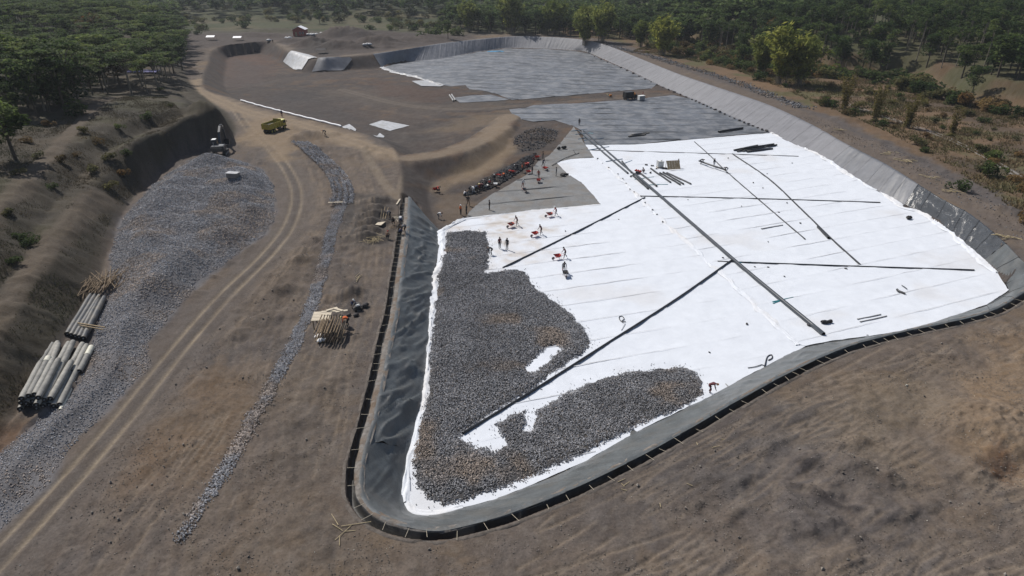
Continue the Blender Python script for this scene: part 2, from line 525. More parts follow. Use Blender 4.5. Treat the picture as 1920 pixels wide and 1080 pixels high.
# ------------------------------------------------------------------ materials
def mat(name, col=(.5, .5, .5), rough=0.8, var=0.25, vscale=3.0, bump=0.0, bscale=20.0, metal=0.0, attr=False, spec=0.5, var2=0.0, v2scale=0.3, tint=None, translucent=0.0, grain=0.6, rnd=0.0):
    m = bpy.data.materials.new(name); m.use_nodes = True
    nt = m.node_tree; N = nt.nodes; L = nt.links
    b = N['Principled BSDF']
    b.inputs['Roughness'].default_value = rough; b.inputs['Metallic'].default_value = metal
    b.inputs['Specular IOR Level'].default_value = spec
    tc = N.new('ShaderNodeNewGeometry')
    def noise(scale, detail=6, rgh=grain):
        n = N.new('ShaderNodeTexNoise'); n.inputs['Scale'].default_value = scale
        n.inputs['Detail'].default_value = detail; n.inputs['Roughness'].default_value = rgh
        L.new(tc.outputs['Position'], n.inputs['Vector']); return n
    if attr:
        a = N.new('ShaderNodeAttribute'); a.attribute_name = 'Col'; src = a.outputs['Color']
    else:
        a = N.new('ShaderNodeRGB'); a.outputs[0].default_value = (*col, 1); src = a.outputs[0]
    def mul(src, amount, scale):
        n = noise(scale)
        mr = N.new('ShaderNodeMapRange')
        mr.inputs['From Min'].default_value = 0.3; mr.inputs['From Max'].default_value = 0.7
        mr.inputs['To Min'].default_value = 1 - amount; mr.inputs['To Max'].default_value = 1 + amount
        L.new(n.outputs['Fac'], mr.inputs['Value'])
        vm = N.new('ShaderNodeVectorMath'); vm.operation = 'SCALE'
        L.new(src, vm.inputs[0]); L.new(mr.outputs[0], vm.inputs['Scale'])
        return vm.outputs[0]
    if rnd:
        oi = N.new('ShaderNodeObjectInfo'); cr = N.new('ShaderNodeValToRGB')
        e = cr.color_ramp.elements; e[0].color = (1 - rnd, 1 - rnd * .8, 1 - rnd, 1); e[1].color = (1 + rnd * 1.4, 1 + rnd, 1 + rnd * .3, 1)
        k = cr.color_ramp.elements.new(.5); k.color = (1, 1, 1, 1)
        vmm = N.new('ShaderNodeVectorMath'); vmm.operation = 'MULTIPLY'
        L.new(oi.outputs['Random'], cr.inputs[0]); L.new(src, vmm.inputs[0]); L.new(cr.outputs[0], vmm.inputs[1]); src = vmm.outputs[0]
    if var: src = mul(src, var, vscale)
    if var2: src = mul(src, var2, v2scale)
    if tint:
        n = noise(tint[1], 4); mx = N.new('ShaderNodeMix'); mx.data_type = 'RGBA'
        mr = N.new('ShaderNodeMapRange'); mr.inputs['From Min'].default_value = 0.45; mr.inputs['From Max'].default_value = 0.62
        L.new(n.outputs['Fac'], mr.inputs['Value'])
        ml = N.new('ShaderNodeMath'); ml.operation = 'MULTIPLY'; ml.inputs[1].default_value = tint[2]
        L.new(mr.outputs[0], ml.inputs[0]); L.new(ml.outputs[0], mx.inputs[0])
        L.new(src, mx.inputs[6]); mx.inputs[7].default_value = (*tint[0], 1); src = mx.outputs[2]
    L.new(src, b.inputs['Base Color'])
    if bump:
        n = noise(bscale, 8, 0.65); bp = N.new('ShaderNodeBump')
        bp.inputs['Strength'].default_value = 1.0; bp.inputs['Distance'].default_value = bump
        L.new(n.outputs['Fac'], bp.inputs['Height']); L.new(bp.outputs[0], b.inputs['Normal'])
    if translucent:
        out = N['Material Output']; tr = N.new('ShaderNodeBsdfTranslucent'); ms = N.new('ShaderNodeMixShader')
        ms.inputs[0].default_value = translucent
        L.new(src, tr.inputs['Color']); L.new(b.outputs[0], ms.inputs[1]); L.new(tr.outputs[0], ms.inputs[2])
        L.new(ms.outputs[0], out.inputs['Surface'])
    return m

M = {}
M['ground'] = mat('ground_soil', attr=True, rough=0.95, var=0.30, vscale=5.0, var2=0.12, v2scale=0.7, bump=0.06, bscale=6.0, spec=0.15, grain=0.8)
M['stone'] = mat('crushed_stone', attr=True, rough=0.9, var=0.2, vscale=8, spec=0.25)
M['bed'] = mat('gravel_bed', (.07, .07, .073), 0.95, 0.5, 9, bump=0.08, bscale=9, spec=0.2, tint=((.085, .07, .055), 0.25, 0.5))
M['liner'] = mat('black_geomembrane', (.092, .100, .103), 0.42, 0.3, 0.6, bump=0.025, bscale=2.2, var2=0.2, v2scale=6, tint=((.13, .12, .105), 0.5, 0.35))
M['liner_gloss'] = mat('glossy_geomembrane', (.05, .053, .058), 0.24, 0.25, 0.8, bump=0.14, bscale=1.4, spec=0.6)
M['liner_grey'] = mat('dusty_grey_geomembrane', (.175, .176, .19), 0.7, 0.12, 0.4, bump=0.04, bscale=1.0)
M['liner_mid'] = mat('grey_geomembrane', (.135, .138, .15), 0.5, 0.2, 0.4, bump=0.05, bscale=1.0)
M['trench'] = mat('trench_black_sheet', (.018, .017, .016), 0.6, 0.4, 2, bump=0.03, bscale=5)
M['lip'] = mat('trench_lip_soil', (.125, .108, .094), 0.95, 0.35, 2.5, bump=0.06, bscale=8, spec=0.15)
M['pad'] = mat('crest_soil', (.19, .175, .16), 0.95, 0.35, 2.5, bump=0.06, bscale=8, spec=0.15, tint=((.15, .105, .07), 0.6, 0.7))
M['white'] = mat('white_geotextile', (.69, .72, .77), 0.9, 0.03, 0.8, bump=0.09, bscale=1.3, spec=0.1, tint=((.66, .60, .53), 0.16, 0.35))
M['white_d'] = mat('white_geotextile_trodden', attr=True, rough=0.9, var=0.04, vscale=0.8, bump=0.035, bscale=1.6, spec=0.1)
M['grey_sheet'] = mat('grey_floor_sheet', (.105, .115, .132), 0.6, 0.35, 0.12, bump=0.08, bscale=0.6, var2=0.25, v2scale=0.9, tint=((.25, .25, .255), 0.30, 0.55))
M['seam_dark'] = mat('dark_seam', (.03, .032, .036), 0.7, 0.5, 0.8)
M['seam_grey'] = mat('grey_seam', (.42, .42, .43), 0.9, 0.4, 0.7)
M['grey_near'] = mat('grey_floor_fabric', (.17, .172, .172), 0.8, 0.2, 0.5, bump=0.05, bscale=0.7, var2=0.15, v2scale=4, tint=((.16, .135, .11), 0.4, 0.5))
M['silver'] = mat('silver_sheet', (.42, .43, .45), 0.5, 0.2, 1.0, bump=0.04, bscale=2, tint=((.30, .29, .27), 0.6, 0.6))
M['pipe_main'] = mat('blue_grey_hdpe_pipe', (.045, .052, .062), 0.35, 0.2, 2)
M['pipe'] = mat('black_hdpe_pipe', (.022, .023, .026), 0.42, 0.2, 2)
M['pipe_dust'] = mat('dusty_pipe', (.06, .06, .065), 0.5, 0.3, 3)
M['blue'] = mat('blue_plastic', (.03, .14, .24), 0.5, 0.2, 4)
M['teal'] = mat('teal_plastic', (.04, .24, .27), 0.5, 0.2, 4)
M['wood'] = mat('raw_timber', (.33, .25, .15), 0.85, 0.3, 5)
M['bamboo'] = mat('dry_bamboo', (.42, .34, .2), 0.7, 0.3, 4)
M['stick'] = mat('weathered_sticks', (.2, .145, .09), 0.85, 0.4, 4)
M['board'] = mat('pale_board', (.55, .48, .37), 0.8, 0.15, 3)
M['roll_white'] = mat('dusty_white_wrap', (.31, .30, .27), 0.7, 0.25, 2.5, bump=0.02, bscale=9, tint=((.22, .21, .19), 1.2, 0.6))
M['roll_grey'] = mat('grey_wrap', (.19, .185, .172), 0.7, 0.3, 2.5, tint=((.30, .29, .26), 1.1, 0.6))
M['roll_pale'] = mat('pale_wrap', (.62, .60, .50), 0.6, 0.15, 3)
M['roll_black'] = mat('black_roll_wrap', (.07, .072, .075), 0.5, 0.3, 1.5, tint=((.17, .15, .12), 0.9, 0.6))
M['black'] = mat('black_rubber', (.013, .013, .014), 0.7, 0.2, 3)
M['red'] = mat('red_paint', (.42, .045, .03), 0.5, 0.25, 4)
M['yellow'] = mat('yellow_paint', (.36, .30, .035), 0.45, 0.2, 2, tint=((.28, .22, .10), 1.5, 0.5))
M['yellow_pale'] = mat('cab_roof_paint', (.85, .80, .33), 0.4, 0.08, 2)
M['white_paint'] = mat('white_paint', (.78, .78, .76), 0.5, 0.08, 2)
M['dark_metal'] = mat('dark_metal', (.045, .047, .05), 0.5, 0.3, 3)
M['blue_metal'] = mat('slate_blue_metal', (.035, .042, .055), 0.5, 0.3, 3)
M['grey_metal'] = mat('grey_metal', (.3, .3, .3), 0.5, 0.2, 4)
M['glass'] = mat('dark_glass', (.02, .025, .03), 0.08, 0.0)
M['orange'] = mat('orange_paint', (.62, .24, .05), 0.5, 0.15, 3)
M['brick'] = mat('red_brick', (.30, .085, .06), 0.85, 0.2, 2)
M['roof_white'] = mat('zinc_roof', (.82, .82, .84), 0.5, 0.05, 1)
M['concrete'] = mat('concrete', (.19, .175, .165), 0.9, 0.2, 1.2)
M['bag_dark'] = mat('dark_sandbag', (.05, .045, .045), 0.9, 0.4, 5)
M['bag_white'] = mat('white_sack', (.6, .6, .6), 0.85, 0.1, 4)
M['trunk'] = mat('pale_bark', (.19, .165, .13), 0.9, 0.3, 3)
M['trunk_dark'] = mat('dark_bark', (.07, .055, .04), 0.9, 0.3, 3)
M['skin'] = mat('skin', (.20, .105, .065), 0.6, 0.05)
M['shoe'] = mat('rubber_boots', (.02, .02, .02), 0.6, 0.1)
M['straw'] = mat('straw_hat', (.55, .45, .25), 0.9, 0.1)
for nm, c in (('cloth_dark', (.025, .025, .03)), ('cloth_red', (.30, .05, .035)), ('cloth_white', (.55, .55, .56)), ('cloth_navy', (.03, .04, .09)),
              ('cloth_maroon', (.11, .03, .035)), ('cloth_brown', (.13, .075, .05)), ('cloth_orange', (.55, .12, .03)), ('cloth_grey', (.12, .12, .13))):
    M[nm] = mat(nm, c, 0.9, 0.15, 12)
def leafmat(name, tr=0.5): return mat(name, attr=True, rough=0.75, var=0.15, vscale=0.8, spec=0.2, translucent=tr, rnd=0.32)
M['leaf'] = leafmat('foliage')
M['grass'] = leafmat('grass_blades', 0.2)

# ------------------------------------------------------------------ outlines of the sheets on the basin floor
WHITE_PX = [(868,412),(935,404),(1000,396),(1060,391),(1127,385),(1108,362),(1090,343),(1065,328),(1043,305),(1070,299),(1108,297),(1114,296),(1097,272),
            (1130,273),(1200,271),(1300,262),(1400,253),(1445,250),(1480,264),(1540,294),(1612,340),(1660,364),(1690,389),(1735,403),(1800,451),(1840,486),
            (1870,514),(1891,545),(1850,572),(1750,606),(1700,620),(1620,632),(1560,640),(1510,650),(1450,682),(1400,706),(1330,746),(1265,776),(1190,812),
            (1100,865),(1000,909),(930,937),(868,953),(840,961),(812,967),(790,966),(773,960),(762,946),(760,900),(768,852),(781,800),(796,735),(804,660),(810,590),(816,520),
            (822,470),(830,434)]
FOLD_PX = [(1060,225),(1120,298),(1167,340),(1205,378),(1255,426),(1340,502),(1400,557),(1450,607),(1498,648),(1520,670)]
WHITE = WFL(WHITE_PX); FOLD = WFL(FOLD_PX)
GREYA_PX = [(716,126),(750,119),(825,111),(895,98),(955,91),(1020,92),(1070,95),(1105,101),(1175,131),(1232,158),(1222,166),(1140,173),(1060,180),(960,188),(935,178),(905,170),(880,168),(873,160),(845,162),(815,158),(800,150),(765,140),(735,135)]
GREYB_PX = [(955,206),(985,203),(1000,198),(1080,194),(1170,188),(1262,179),(1300,187),(1392,228),(1440,250),(1400,252),(1300,261),(1200,270),(1130,272),(1097,271),(1090,245),(1072,236),(1040,226),(1000,229),(965,222)]
GREYC_PX = [(1076,238),(1097,272),(1114,296),(1070,299),(1043,305),(1065,328),(1090,343),(1108,362),(1127,385),(1060,391),(1000,396),(935,404),(872,411),(880,398),(900,380),(918,368),(958,345),(985,330),(1010,303),(1030,292),(1050,270)]
GREYS = [WFL(p) for p in (GREYA_PX, GREYB_PX, GREYC_PX)]

# ------------------------------------------------------------------ ground
GRID = {}
def gsurf(x, y):
    """height of the built ground, small relief included"""
    x = np.atleast_1d(np.asarray(x, float)); y = np.atleast_1d(np.asarray(y, float))
    ys, u, Z = GRID['ys'], GRID['u'], GRID['Z']
    j = np.clip(np.searchsorted(ys, y) - 1, 0, len(ys) - 2); b = (y - ys[j]) / (ys[j + 1] - ys[j])
    q = x / np.maximum(y + 17.3, 37); i = np.clip(np.searchsorted(u, q) - 1, 0, len(u) - 2); a = (q - u[i]) / (u[i + 1] - u[i])
    return (Z[j, i] * (1 - a) + Z[j, i + 1] * a) * (1 - b) + (Z[j + 1, i] * (1 - a) + Z[j + 1, i + 1] * a) * b

def build_ground():
    ys = [-80, -50, -25, -5, 8, 16]
    y = 20.0
    while y < 7000:
        ys.append(y)
        pix = 2.3 * (y * y + CAMH * CAMH) / (FPX * CAMH)
        if y < 400: y += min(max(pix, 0.1), 1.15)
        elif y < 900: y += 1.15 + (y - 400) * 0.018
        else: y *= 1.12
    ys = np.array(ys)
    n = 350
    uc = np.linspace(-0.93, 0.93, 2 * n + 1)
    ext = 0.93 * 1.22 ** np.arange(1, 11)
    u = np.concatenate([-ext[::-1], uc, ext])
    X = u[None, :] * np.maximum(ys + 17.3, 37)[:, None]
    Y = np.repeat(ys[:, None], len(u), 1)
    x = X.ravel(); y = Y.ravel(); P = np.stack([x, y], 1)
    z = surf(x, y)
    nr, nc = X.shape
    # small relief
    dr, dh, dt, dp = [FIELDS[k].copy() for k in ('dr', 'dh', 'dt', 'dp')]
    dtoe = sdist(P, TOE, 15.0)
    droad = ldist(P, ROAD, 8.0)
    outm = sstep(0.2, 2.5, -dr)
    flat = sstep(1.5, 3.5, droad)
    outm = outm * (dp < 0)
    z += outm * flat * (0.11 * fbm(x, y, 2.6, 4, 81) + 0.07 * fbm(x, y, 0.8, 3, 83))
    z += sstep(0.5, 3, dtoe) * 0.05 * fbm(x, y, 4, 3, 85)
    # scrape streaks: left yard along the road, front yard along the trench
    yl = sstep(0.5, 3, -dr) * flat * (x < -8) * (y < 140) * (dh < 0) * (dp < 0)
    sl = fbm(x + 0.25 * y, y * 0.10, 0.55, 3, 91)
    z += yl * 0.05 * sl
    yr = sstep(0.5, 3, -dr) * (x > -8) * (y < 72) * (x < 80)
    sr = fbm((x * 0.5 - y * 0.86) , (x * 0.86 + y * 0.5) * 0.10, 0.6, 3, 93)
    z += yr * 0.03 * sr
    # track cleat ripples
    rip_l = sdist(P, WL([(395,720),(470,690),(500,740),(470,830),(430,905),(380,1000),(330,1080),(250,1080),(300,960),(340,860)]), 4)
    z += sstep(0, 1.5, rip_l) * 0.06 * np.sin((x * 0.35 + y) * 2 * math.pi / 0.5 + 2.0 * fbm(x, y, 3, 2, 95)) * (0.5 + 0.5 * fbm(x, y, 2, 2, 96))
    rip_r = sdist(P, WL([(1690,990),(1740,960),(1800,985),(1850,1080),(1690,1080),(1620,1060)]), 4)
    z += sstep(0, 1.5, rip_r) * 0.04 * np.sin((x + 0.35 * y) * 2 * math.pi / 0.5 + 2.0 * fbm(x, y, 3, 2, 97))
    # tyre tracks
    tr = np.random.default_rng(5); tl = []
    def arcs(base, n, off, wob, l0, l1, step=2.0):
        b = catmull(base, step); m = len(b)
        t = np.gradient(b, axis=0); t /= np.linalg.norm(t, axis=1)[:, None]; nn = np.stack([-t[:, 1], t[:, 0]], 1)
        for k in range(n):
            i0 = tr.integers(0, max(1, m - 12)); i1 = min(m, i0 + tr.integers(l0, l1)); ii = np.arange(i0, i1); u = np.linspace(0, 1, len(ii))
            o = tr.uniform(*off) + tr.normal(0, wob) * u + tr.normal(0, wob) * u * u
            for sgn in (-.85, .85): tl.append(b[ii] + nn[ii] * (o + sgn)[:, None])
    arcs(WL([(60,1160),(160,1000),(330,800),(480,610),(570,480),(610,400),(590,330),(560,290)]), 26, (-9, 5), 2.5, 10, 40)
    arcs(WL([(560,1120),(640,960),(690,760),(730,560),(745,420)]), 9, (.5, 8), 1.5, 8, 30)
    arcs(WL([(600,1110),(900,1075),(1150,980),(1400,850),(1650,740),(1950,640)]), 44, (-14, 4), 3.0, 8, 34)
    arcs(WL([(1400,1120),(1560,960),(1700,860),(1900,760)]), 12, (-10, 8), 3.0, 6, 18)
    trd = lines_dist(P, tl, 1.0)
    tmask = np.exp(-(trd / 0.15) ** 2) * np.clip(0.55 + 0.7 * fbm(x, y, 3.5, 3, 147), 0, 1) * (dp < -.5) * (dh < -.5) * (dr < -.6)
    z -= 0.09 * tmask; z += 0.07 * np.exp(-((trd - .32) / .12) ** 2) * tmask.clip(0, 1)
    fl_lines = []; tl = fl_lines
    tl2 = []
    def farcs(base, n, off, wob):
        b = catmull(base, 4.0); m = len(b); t = np.gradient(b, axis=0); t /= np.linalg.norm(t, axis=1)[:, None]; nn = np.stack([-t[:, 1], t[:, 0]], 1)
        for k in range(n):
            u = np.linspace(0, 1, m); o = tr.uniform(*off) + tr.normal(0, wob) * u + tr.normal(0, wob) * u * u
            for sgn in (-1, 1): tl2.append(b + nn[:, :] * (o + sgn)[:, None])
    farcs(WFL([(500,190),(580,200),(680,220),(780,240),(860,230),(960,205)]), 10, (-14, 14), 9)
    farcs(WFL([(440,120),(500,150),(600,165),(720,190),(820,215)]), 9, (-16, 16), 12)
    farcs(WFL([(900,215),(860,240),(800,258),(720,250)]), 6, (-8, 8), 5)
    trd2 = lines_dist(P, tl2, 2.5)
    # dig marks in the front right corner
    dig = sdist(P, WL([(1440,850),(1560,800),(1700,800),(1720,900),(1700,1000),(1560,1040),(1440,1040),(1380,960)]), 6)
    dm = sstep(0, 3, dig)
    k1 = fbm(x * .55 + .84 * y + .6 * fbm(x, y, 4, 2, 98), (.84 * x - .55 * y) * .35, 2.8, 2, 99); k2 = fbm(x * .8 - .3 * y, y * .8 + .3 * x, 2.2, 3, 100)
    z += dm * (0.48 * np.exp(-(k1 / .24) ** 2) + 0.35 * np.clip(k2, -.4, .8)) * .8
    lump = sstep(0.5, 3, -dr) * flat * (dh < 0) * (dp < 0) * (y < 135)
    k3 = fbm(x + .3 * fbm(x, y, 2, 2, 161), y, 4.5, 2, 163); k4 = fbm(x * 1.1 + .3 * y, y * .5, 2.4, 2, 165)
    z += lump * sstep(.0, .6, fbm(x, y, 11, 2, 167)) * (0.26 * np.exp(-(k3 / .2) ** 2) + 0.14 * np.exp(-(k4 / .25) ** 2))
    ero = (dh > .3) * (1 - sstep(14, 20, dh))
    k5 = fbm(x * .35 + y * .3, y * 1.0 - x * .2, 3.0, 3, 171); z += ero * 0.22 * (np.exp(-(k5 / .3) ** 2) - .5) * sstep(.3, 1.5, dh)
    # under liner, trench and sheets the soil lies lower
    lr = sdist(P, LINED_RING, 6.0)
    z -= 0.55 * sstep(0.12, 0.5, lr) + 0.7 * sstep(0.6, 1.2, lr)
    wht = sdist(P, WHITE, 6.0)
    z -= 0.22 * sstep(0.3, 0.9, wht)
    gm = np.zeros(len(P))
    for g in GREYS: gm = np.maximum(gm, sstep(0.5, 1.6, sdist(P, g, 6.0)))
    z -= 0.15 * gm
    trz = np.zeros(len(P))
    kt = LIN[:, :2][: int(len(LIN) * 0.62)]
    TR = catmull(RT[:N_TRENCH], 1.0)[:, :2]
    dtr = ldist(P, TR, 4.0)
    z -= np.where((dtr < 3.0) & (dr > 0.1), 1.3, 0)
    # ---------------- colour of the soils
    def c3(*c): return np.array(c)
    n1 = fbm(x, y, 14, 4, 101); n2 = fbm(x, y, 4, 4, 103); n3 = fbm(x, y, 35, 3, 105)
    col = np.tile(c3(.136, .112, .093), (len(P), 1))
    def mixin(mask, c):
        mk = np.clip(mask, 0, 1)[:, None]
        col[:] = col * (1 - mk) + np.asarray(c) * mk
    mixin(sstep(0.1, 0.9, n1), c3(.172, .130, .090))
    mixin(sstep(0.1, 0.8, -n1 + 0.4 * n2) * 0.8, c3(.104, .092, .086))
    mixin(sstep(0.5, 0.75, n2 + 0.3 * n3) * 0.45, c3(.175, .130, .088))
    # left yard streaks
    mixin(yl * sstep(0.0, 0.8, sl) * 0.35, c3(.165, .135, .105))
    mixin(yl * sstep(0.1, 0.9, -sl) * 0.35, c3(.085, .078, .072))
    mixin(yr * sstep(0.0, 0.8, sr) * 0.22, c3(.155, .130, .105))
    mixin(yr * sstep(0.1, 0.9, -sr) * 0.22, c3(.092, .086, .082))
    def patch(px, c, k=1.0, soft=2.5, nz=2.0, z0=0.0, fl=False):
        pl = WFL(px) if fl else WL(px, z0)
        d = sdist(P, pl, 8.0)
        m = np.nonzero(d > -7)[0]
        mk = np.zeros(len(P)); mk[m] = k * sstep(-soft, soft, d[m] + nz * n2[m])
        mixin(mk, c)
    patch([(1490,740),(1600,760),(1560,830),(1500,900),(1400,950),(1330,900),(1400,800)], (.088, .082, .080), .8)
    patch([(1100,900),(1400,800),(1350,900),(1100,1000),(950,1040)], (.100, .090, .085), .7)
    patch([(1780,690),(1930,640),(1990,760),(1960,860),(1850,880),(1770,830)], (.235, .170, .110), .9)
    patch([(1640,740),(1760,690),(1800,760),(1700,830),(1600,900),(1520,860)], (.165, .135, .100), .7)
    patch([(1830,880),(1870,840),(1910,870),(1880,900)], (.17, .095, .055), .8, 1, .6)
    patch([(1440,850),(1600,830),(1640,900),(1680,960),(1560,1010),(1440,1000)], (.112, .100, .095), .8)
    patch([(1480,1020),(1530,940),(1545,985),(1520,1060)], (.10, .092, .088), .4, 1, 1)
    patch([(350,720),(480,700),(470,800),(400,900),(330,930),(300,850)], (.150, .108, .072), .75)
    patch([(250,830),(330,840),(300,900),(240,920)], (.165, .115, .075), .6)
    patch([(520,700),(640,640),(660,760),(620,860),(540,880),(480,860)], (.135, .112, .090), .6)
    patch([(480,900),(600,860),(640,980),(560,1080),(400,1080)], (.118, .100, .085), .6)
    patch([(600,1000),(700,1010),(760,1040),(700,1080),(560,1080)], (.100, .09, .082), .6)
    patch([(480,440),(600,390),(590,520),(520,620),(420,650),(430,560)], (.120, .098, .078), .7)
    patch([(640,360),(740,370),(730,460),(640,470)], (.072, .066, .062), .85, 1.5, 1.0)
    patch([(640,520),(680,530),(680,590),(630,590)], (.07, .062, .058), .8, .7, .5)
    patch([(-60,820),(60,800),(60,840),(-60,900)], (.13, .08, .05), .7, 1, 1)
    mixin(tmask * 0.7, c3(.225, .182, .138)); mixin(np.exp(-((trd - .3) / .13) ** 2) * tmask * .5, c3(.075, .068, .062))
    grit = fbm(x, y, 0.55, 3, 151)
    mixin(sstep(.25, .9, grit) * (dr < 0) * .28, c3(.19, .165, .135)); mixin(sstep(.25, .9, -grit) * (dr < 0) * .30, c3(.062, .056, .052))
    # roads
    e = droad
    mixin((1 - sstep(2.0, 4.2, e + 0.7 * n2)) * 0.75, c3(.125, .108, .095))
    mixin(np.exp(-((e - 0.8) / 0.24) ** 2) * (0.75 + 0.3 * n2), c3(.27, .225, .165))
    mixin((1 - sstep(0.3, 0.6, e)) * 0.6, c3(.105, .092, .082))
    d = ldist(P, TANROAD, 9)
    mixin((1 - sstep(1.8, 5.0, d + 2.0 * n2)) * 0.85, c3(.25, .198, .142))
    mixin(np.exp(-((d - 1.2) / 0.5) ** 2) * 0.5, c3(.30, .235, .16))
    mixin(sstep(-2.5, 2, sdist(P, YARD, 8) + 2 * n2) * 0.8, c3(.255, .195, .130))
    for fp in (FOOTPATH, FOOTPATH2):
        mixin((1 - sstep(0.5, 1.2, ldist(P, fp, 4))) * 0.8, c3(.20, .165, .125))
    # basin soil
    fl = sstep(-0.5, 1.0, dr)
    soil = c3(.082, .070, .063) + n1[:, None] * c3(.016, .010, .006) + sstep(.2, .8, n2 + n3 * .5)[:, None] * c3(.035, .015, .0)
    mixin(fl * (1 - 0.0 * fl), c3(.09, .078, .070))
    mk = fl[:, None]; col[:] = col * (1 - mk) + soil * mk
    sf = fbm((x * 0.8 - y * 0.6), (x * 0.6 + y * 0.8) * 0.15, 3.0, 3, 107)
    mixin(fl * sstep(0.1, 0.8, sf) * .4, c3(.12, .102, .088))
    mixin(fl * np.exp(-(trd2 / .55) ** 2) * np.clip(.5 + .6 * n2, 0, 1) * .5, c3(.135, .115, .098)); mixin(fl * np.exp(-((trd2 - 1.1) / .4) ** 2) * .25, c3(.06, .054, .05))
    def fpatch(px, c, k, soft=3, nz=2): patch(px, c, k, soft, nz, 0, True)
    fpatch([(640,165),(720,180),(800,195),(960,190),(960,205),(800,207),(700,195),(600,175)], (.115, .098, .082), .6)
    fpatch([(490,180),(560,175),(620,195),(700,225),(720,255),(620,230),(520,205)], (.07, .064, .062), .6)
    fpatch([(780,250),(900,215),(1000,205),(960,225),(900,240)], (.17, .135, .098), .7)
    d = ldist(P, catmull(WFL([(1262,176),(1150,184),(1000,196),(880,205),(760,197),(640,168)]), 4), 6)
    mixin(np.exp(-((d - 1.0) / 0.5) ** 2) * 0.6, c3(.19, .16, .13))
    for tr in ([(905,262),(930,285),(900,310),(850,335),(820,355)], [(940,240),(950,270),(935,300),(890,325)], [(925,250),(940,282),(915,312),(865,340)]):
        d = ldist(P, catmull(WFL(tr), 2), 6)
        mixin((1 - sstep(0.8, 3.2, d + n2)) * .6, c3(.215, .165, .112))
    fpatch([(820,360),(870,365),(900,385),(870,410),(835,425),(815,400)], (.15, .118, .088), .7, 1.5, 1)
    fpatch([(962,258),(985,244),(1015,236),(1050,244),(1045,266),(1010,282),(978,288)], (.075, .068, .064), .85, 1.5, 1)
    fpatch([(420,100),(480,98),(520,112),(500,150),(440,168),(420,140)], (.115, .075, .058), .7, 5, 4)
    fpatch([(700,150),(800,165),(860,170),(830,195),(720,180)], (.105, .072, .056), .6, 5, 4)
    fpatch([(440,110),(500,125),(490,160),(430,165)], (.085, .08, .078), .5, 3, 4)
    # dike crest
    d = ldist(P, DIKE_L, 8)
    mixin((1 - sstep(1.6, 3.6, d + 1.2 * n2)) * .8, c3(.235, .187, .136))
    d = ldist(P, catmull(WL([(400,92),(470,82),(512,80),(560,100),(592,109),(640,105),(767,90),(900,72)]), 4), 6)
    mixin((1 - sstep(1.0, 3.0, d)) * sstep(-1.5, .2, -dr) * .8, c3(.21, .175, .135))
    # hill
    hm = sstep(0, 1.5, dh)
    dd_ = dh + .5 * fbm(x, y, 9, 3, 21); g1 = fbm(x, y, 7, 4, 111); g2 = fbm(x, y, 20, 3, 113)
    hill = c3(.088, .075, .057) + g1[:, None] * c3(.02, .014, .006)
    mk = hm[:, None]; col[:] = col * (1 - mk) + hill * mk
    mixin(hm * sstep(.1, .7, g2 + .5 * g1) * .55, c3(.072, .072, .042))
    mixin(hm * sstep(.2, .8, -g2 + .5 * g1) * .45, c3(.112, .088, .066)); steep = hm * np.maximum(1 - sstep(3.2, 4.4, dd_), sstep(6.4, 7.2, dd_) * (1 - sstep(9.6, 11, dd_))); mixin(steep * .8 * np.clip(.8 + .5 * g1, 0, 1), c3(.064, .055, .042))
    for b, w in ((BENCH1, 1.1), (BENCH2, 1.0)):
        mixin((1 - sstep(w * .7, w + .9, ldist(P, b, 4) + .5 * n2)) * .6, c3(.16, .127, .098))
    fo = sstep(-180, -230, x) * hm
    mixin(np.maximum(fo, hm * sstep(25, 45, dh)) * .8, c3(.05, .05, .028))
    # north spoil area, dark
    patch([(330,60),(560,50),(900,62),(880,78),(767,90),(640,105),(592,108),(512,78),(400,88),(350,130)], (.078, .066, .060), .9, 6, 4)
    patch([(560,92),(610,82),(640,100),(600,106)], (.06, .055, .05), .6, 4, 2)
    # far plain
    pm = sstep(375, 430, y) * (1 - hm)
    mixin(pm, c3(.075, .078, .042)); mixin(pm * sstep(.1, .7, n3), c3(.105, .092, .055)); mixin(pm * sstep(.1, .7, -n3), c3(.045, .055, .026)); mixin(pm * sstep(.2, .6, n1) * .6, c3(.05, .058, .028))
    # right field
    rf = sstep(7.5, 11, -dr + 2.5 * n2) * (x > 30) * (y > 62)
    dry = c3(.150, .104, .066) + n1[:, None] * c3(.035, .020, .010)
    mk = rf[:, None]; col[:] = col * (1 - mk) + dry * mk
    mixin(rf * sstep(.15, .6, fbm(x, y, 9, 4, 121)) * .75, c3(.10, .102, .048))
    mixin(rf * sstep(.25, .7, fbm(x, y, 13, 4, 123)) * .7, c3(.085, .068, .052))
    rr = sstep(0.3, 1.5, -dr) * (1 - sstep(8, 12, -dr + 2 * n2)) * (x > 30) * (y > 70)
    mixin(rr * .9, c3(.135, .112, .094)); mixin(rr * sstep(0, .7, n2) * .6, c3(.165, .132, .10)); mixin(rr * sstep(5.5, 8, -dr + n2) * .7, c3(.10, .092, .09))
    tm = sstep(0, 4, dt)
    mixin(tm * .85, c3(.066, .068, .036)); mixin(tm * (1 - sstep(6, 9, dt)) * sstep(-.2, .5, n1) * .8, c3(.105, .068, .045))
    mixin(tm * sstep(12, 20, dt) * sstep(0, .6, n1) * .6, c3(.068, .082, .034))
    mixin(sstep(520, 620, y) * .85, c3(.04, .05, .028))
    # stockpile
    mixin(sstep(-.4, .6, dp + .5 * n2), c3(.155, .153, .158))
    col += (0.010 * fbm(x, y, 1.1, 3, 131) + 0.008 * fbm(x, y, 0.35, 2, 133))[:, None]
    col = np.clip(col * np.where(((dh < 0) & (dt < 0) & (y < 380))[:, None], c3(.85, .835, .84)[None], np.where((dh > 0)[:, None], .74, .86)), 0.01, 0.6)
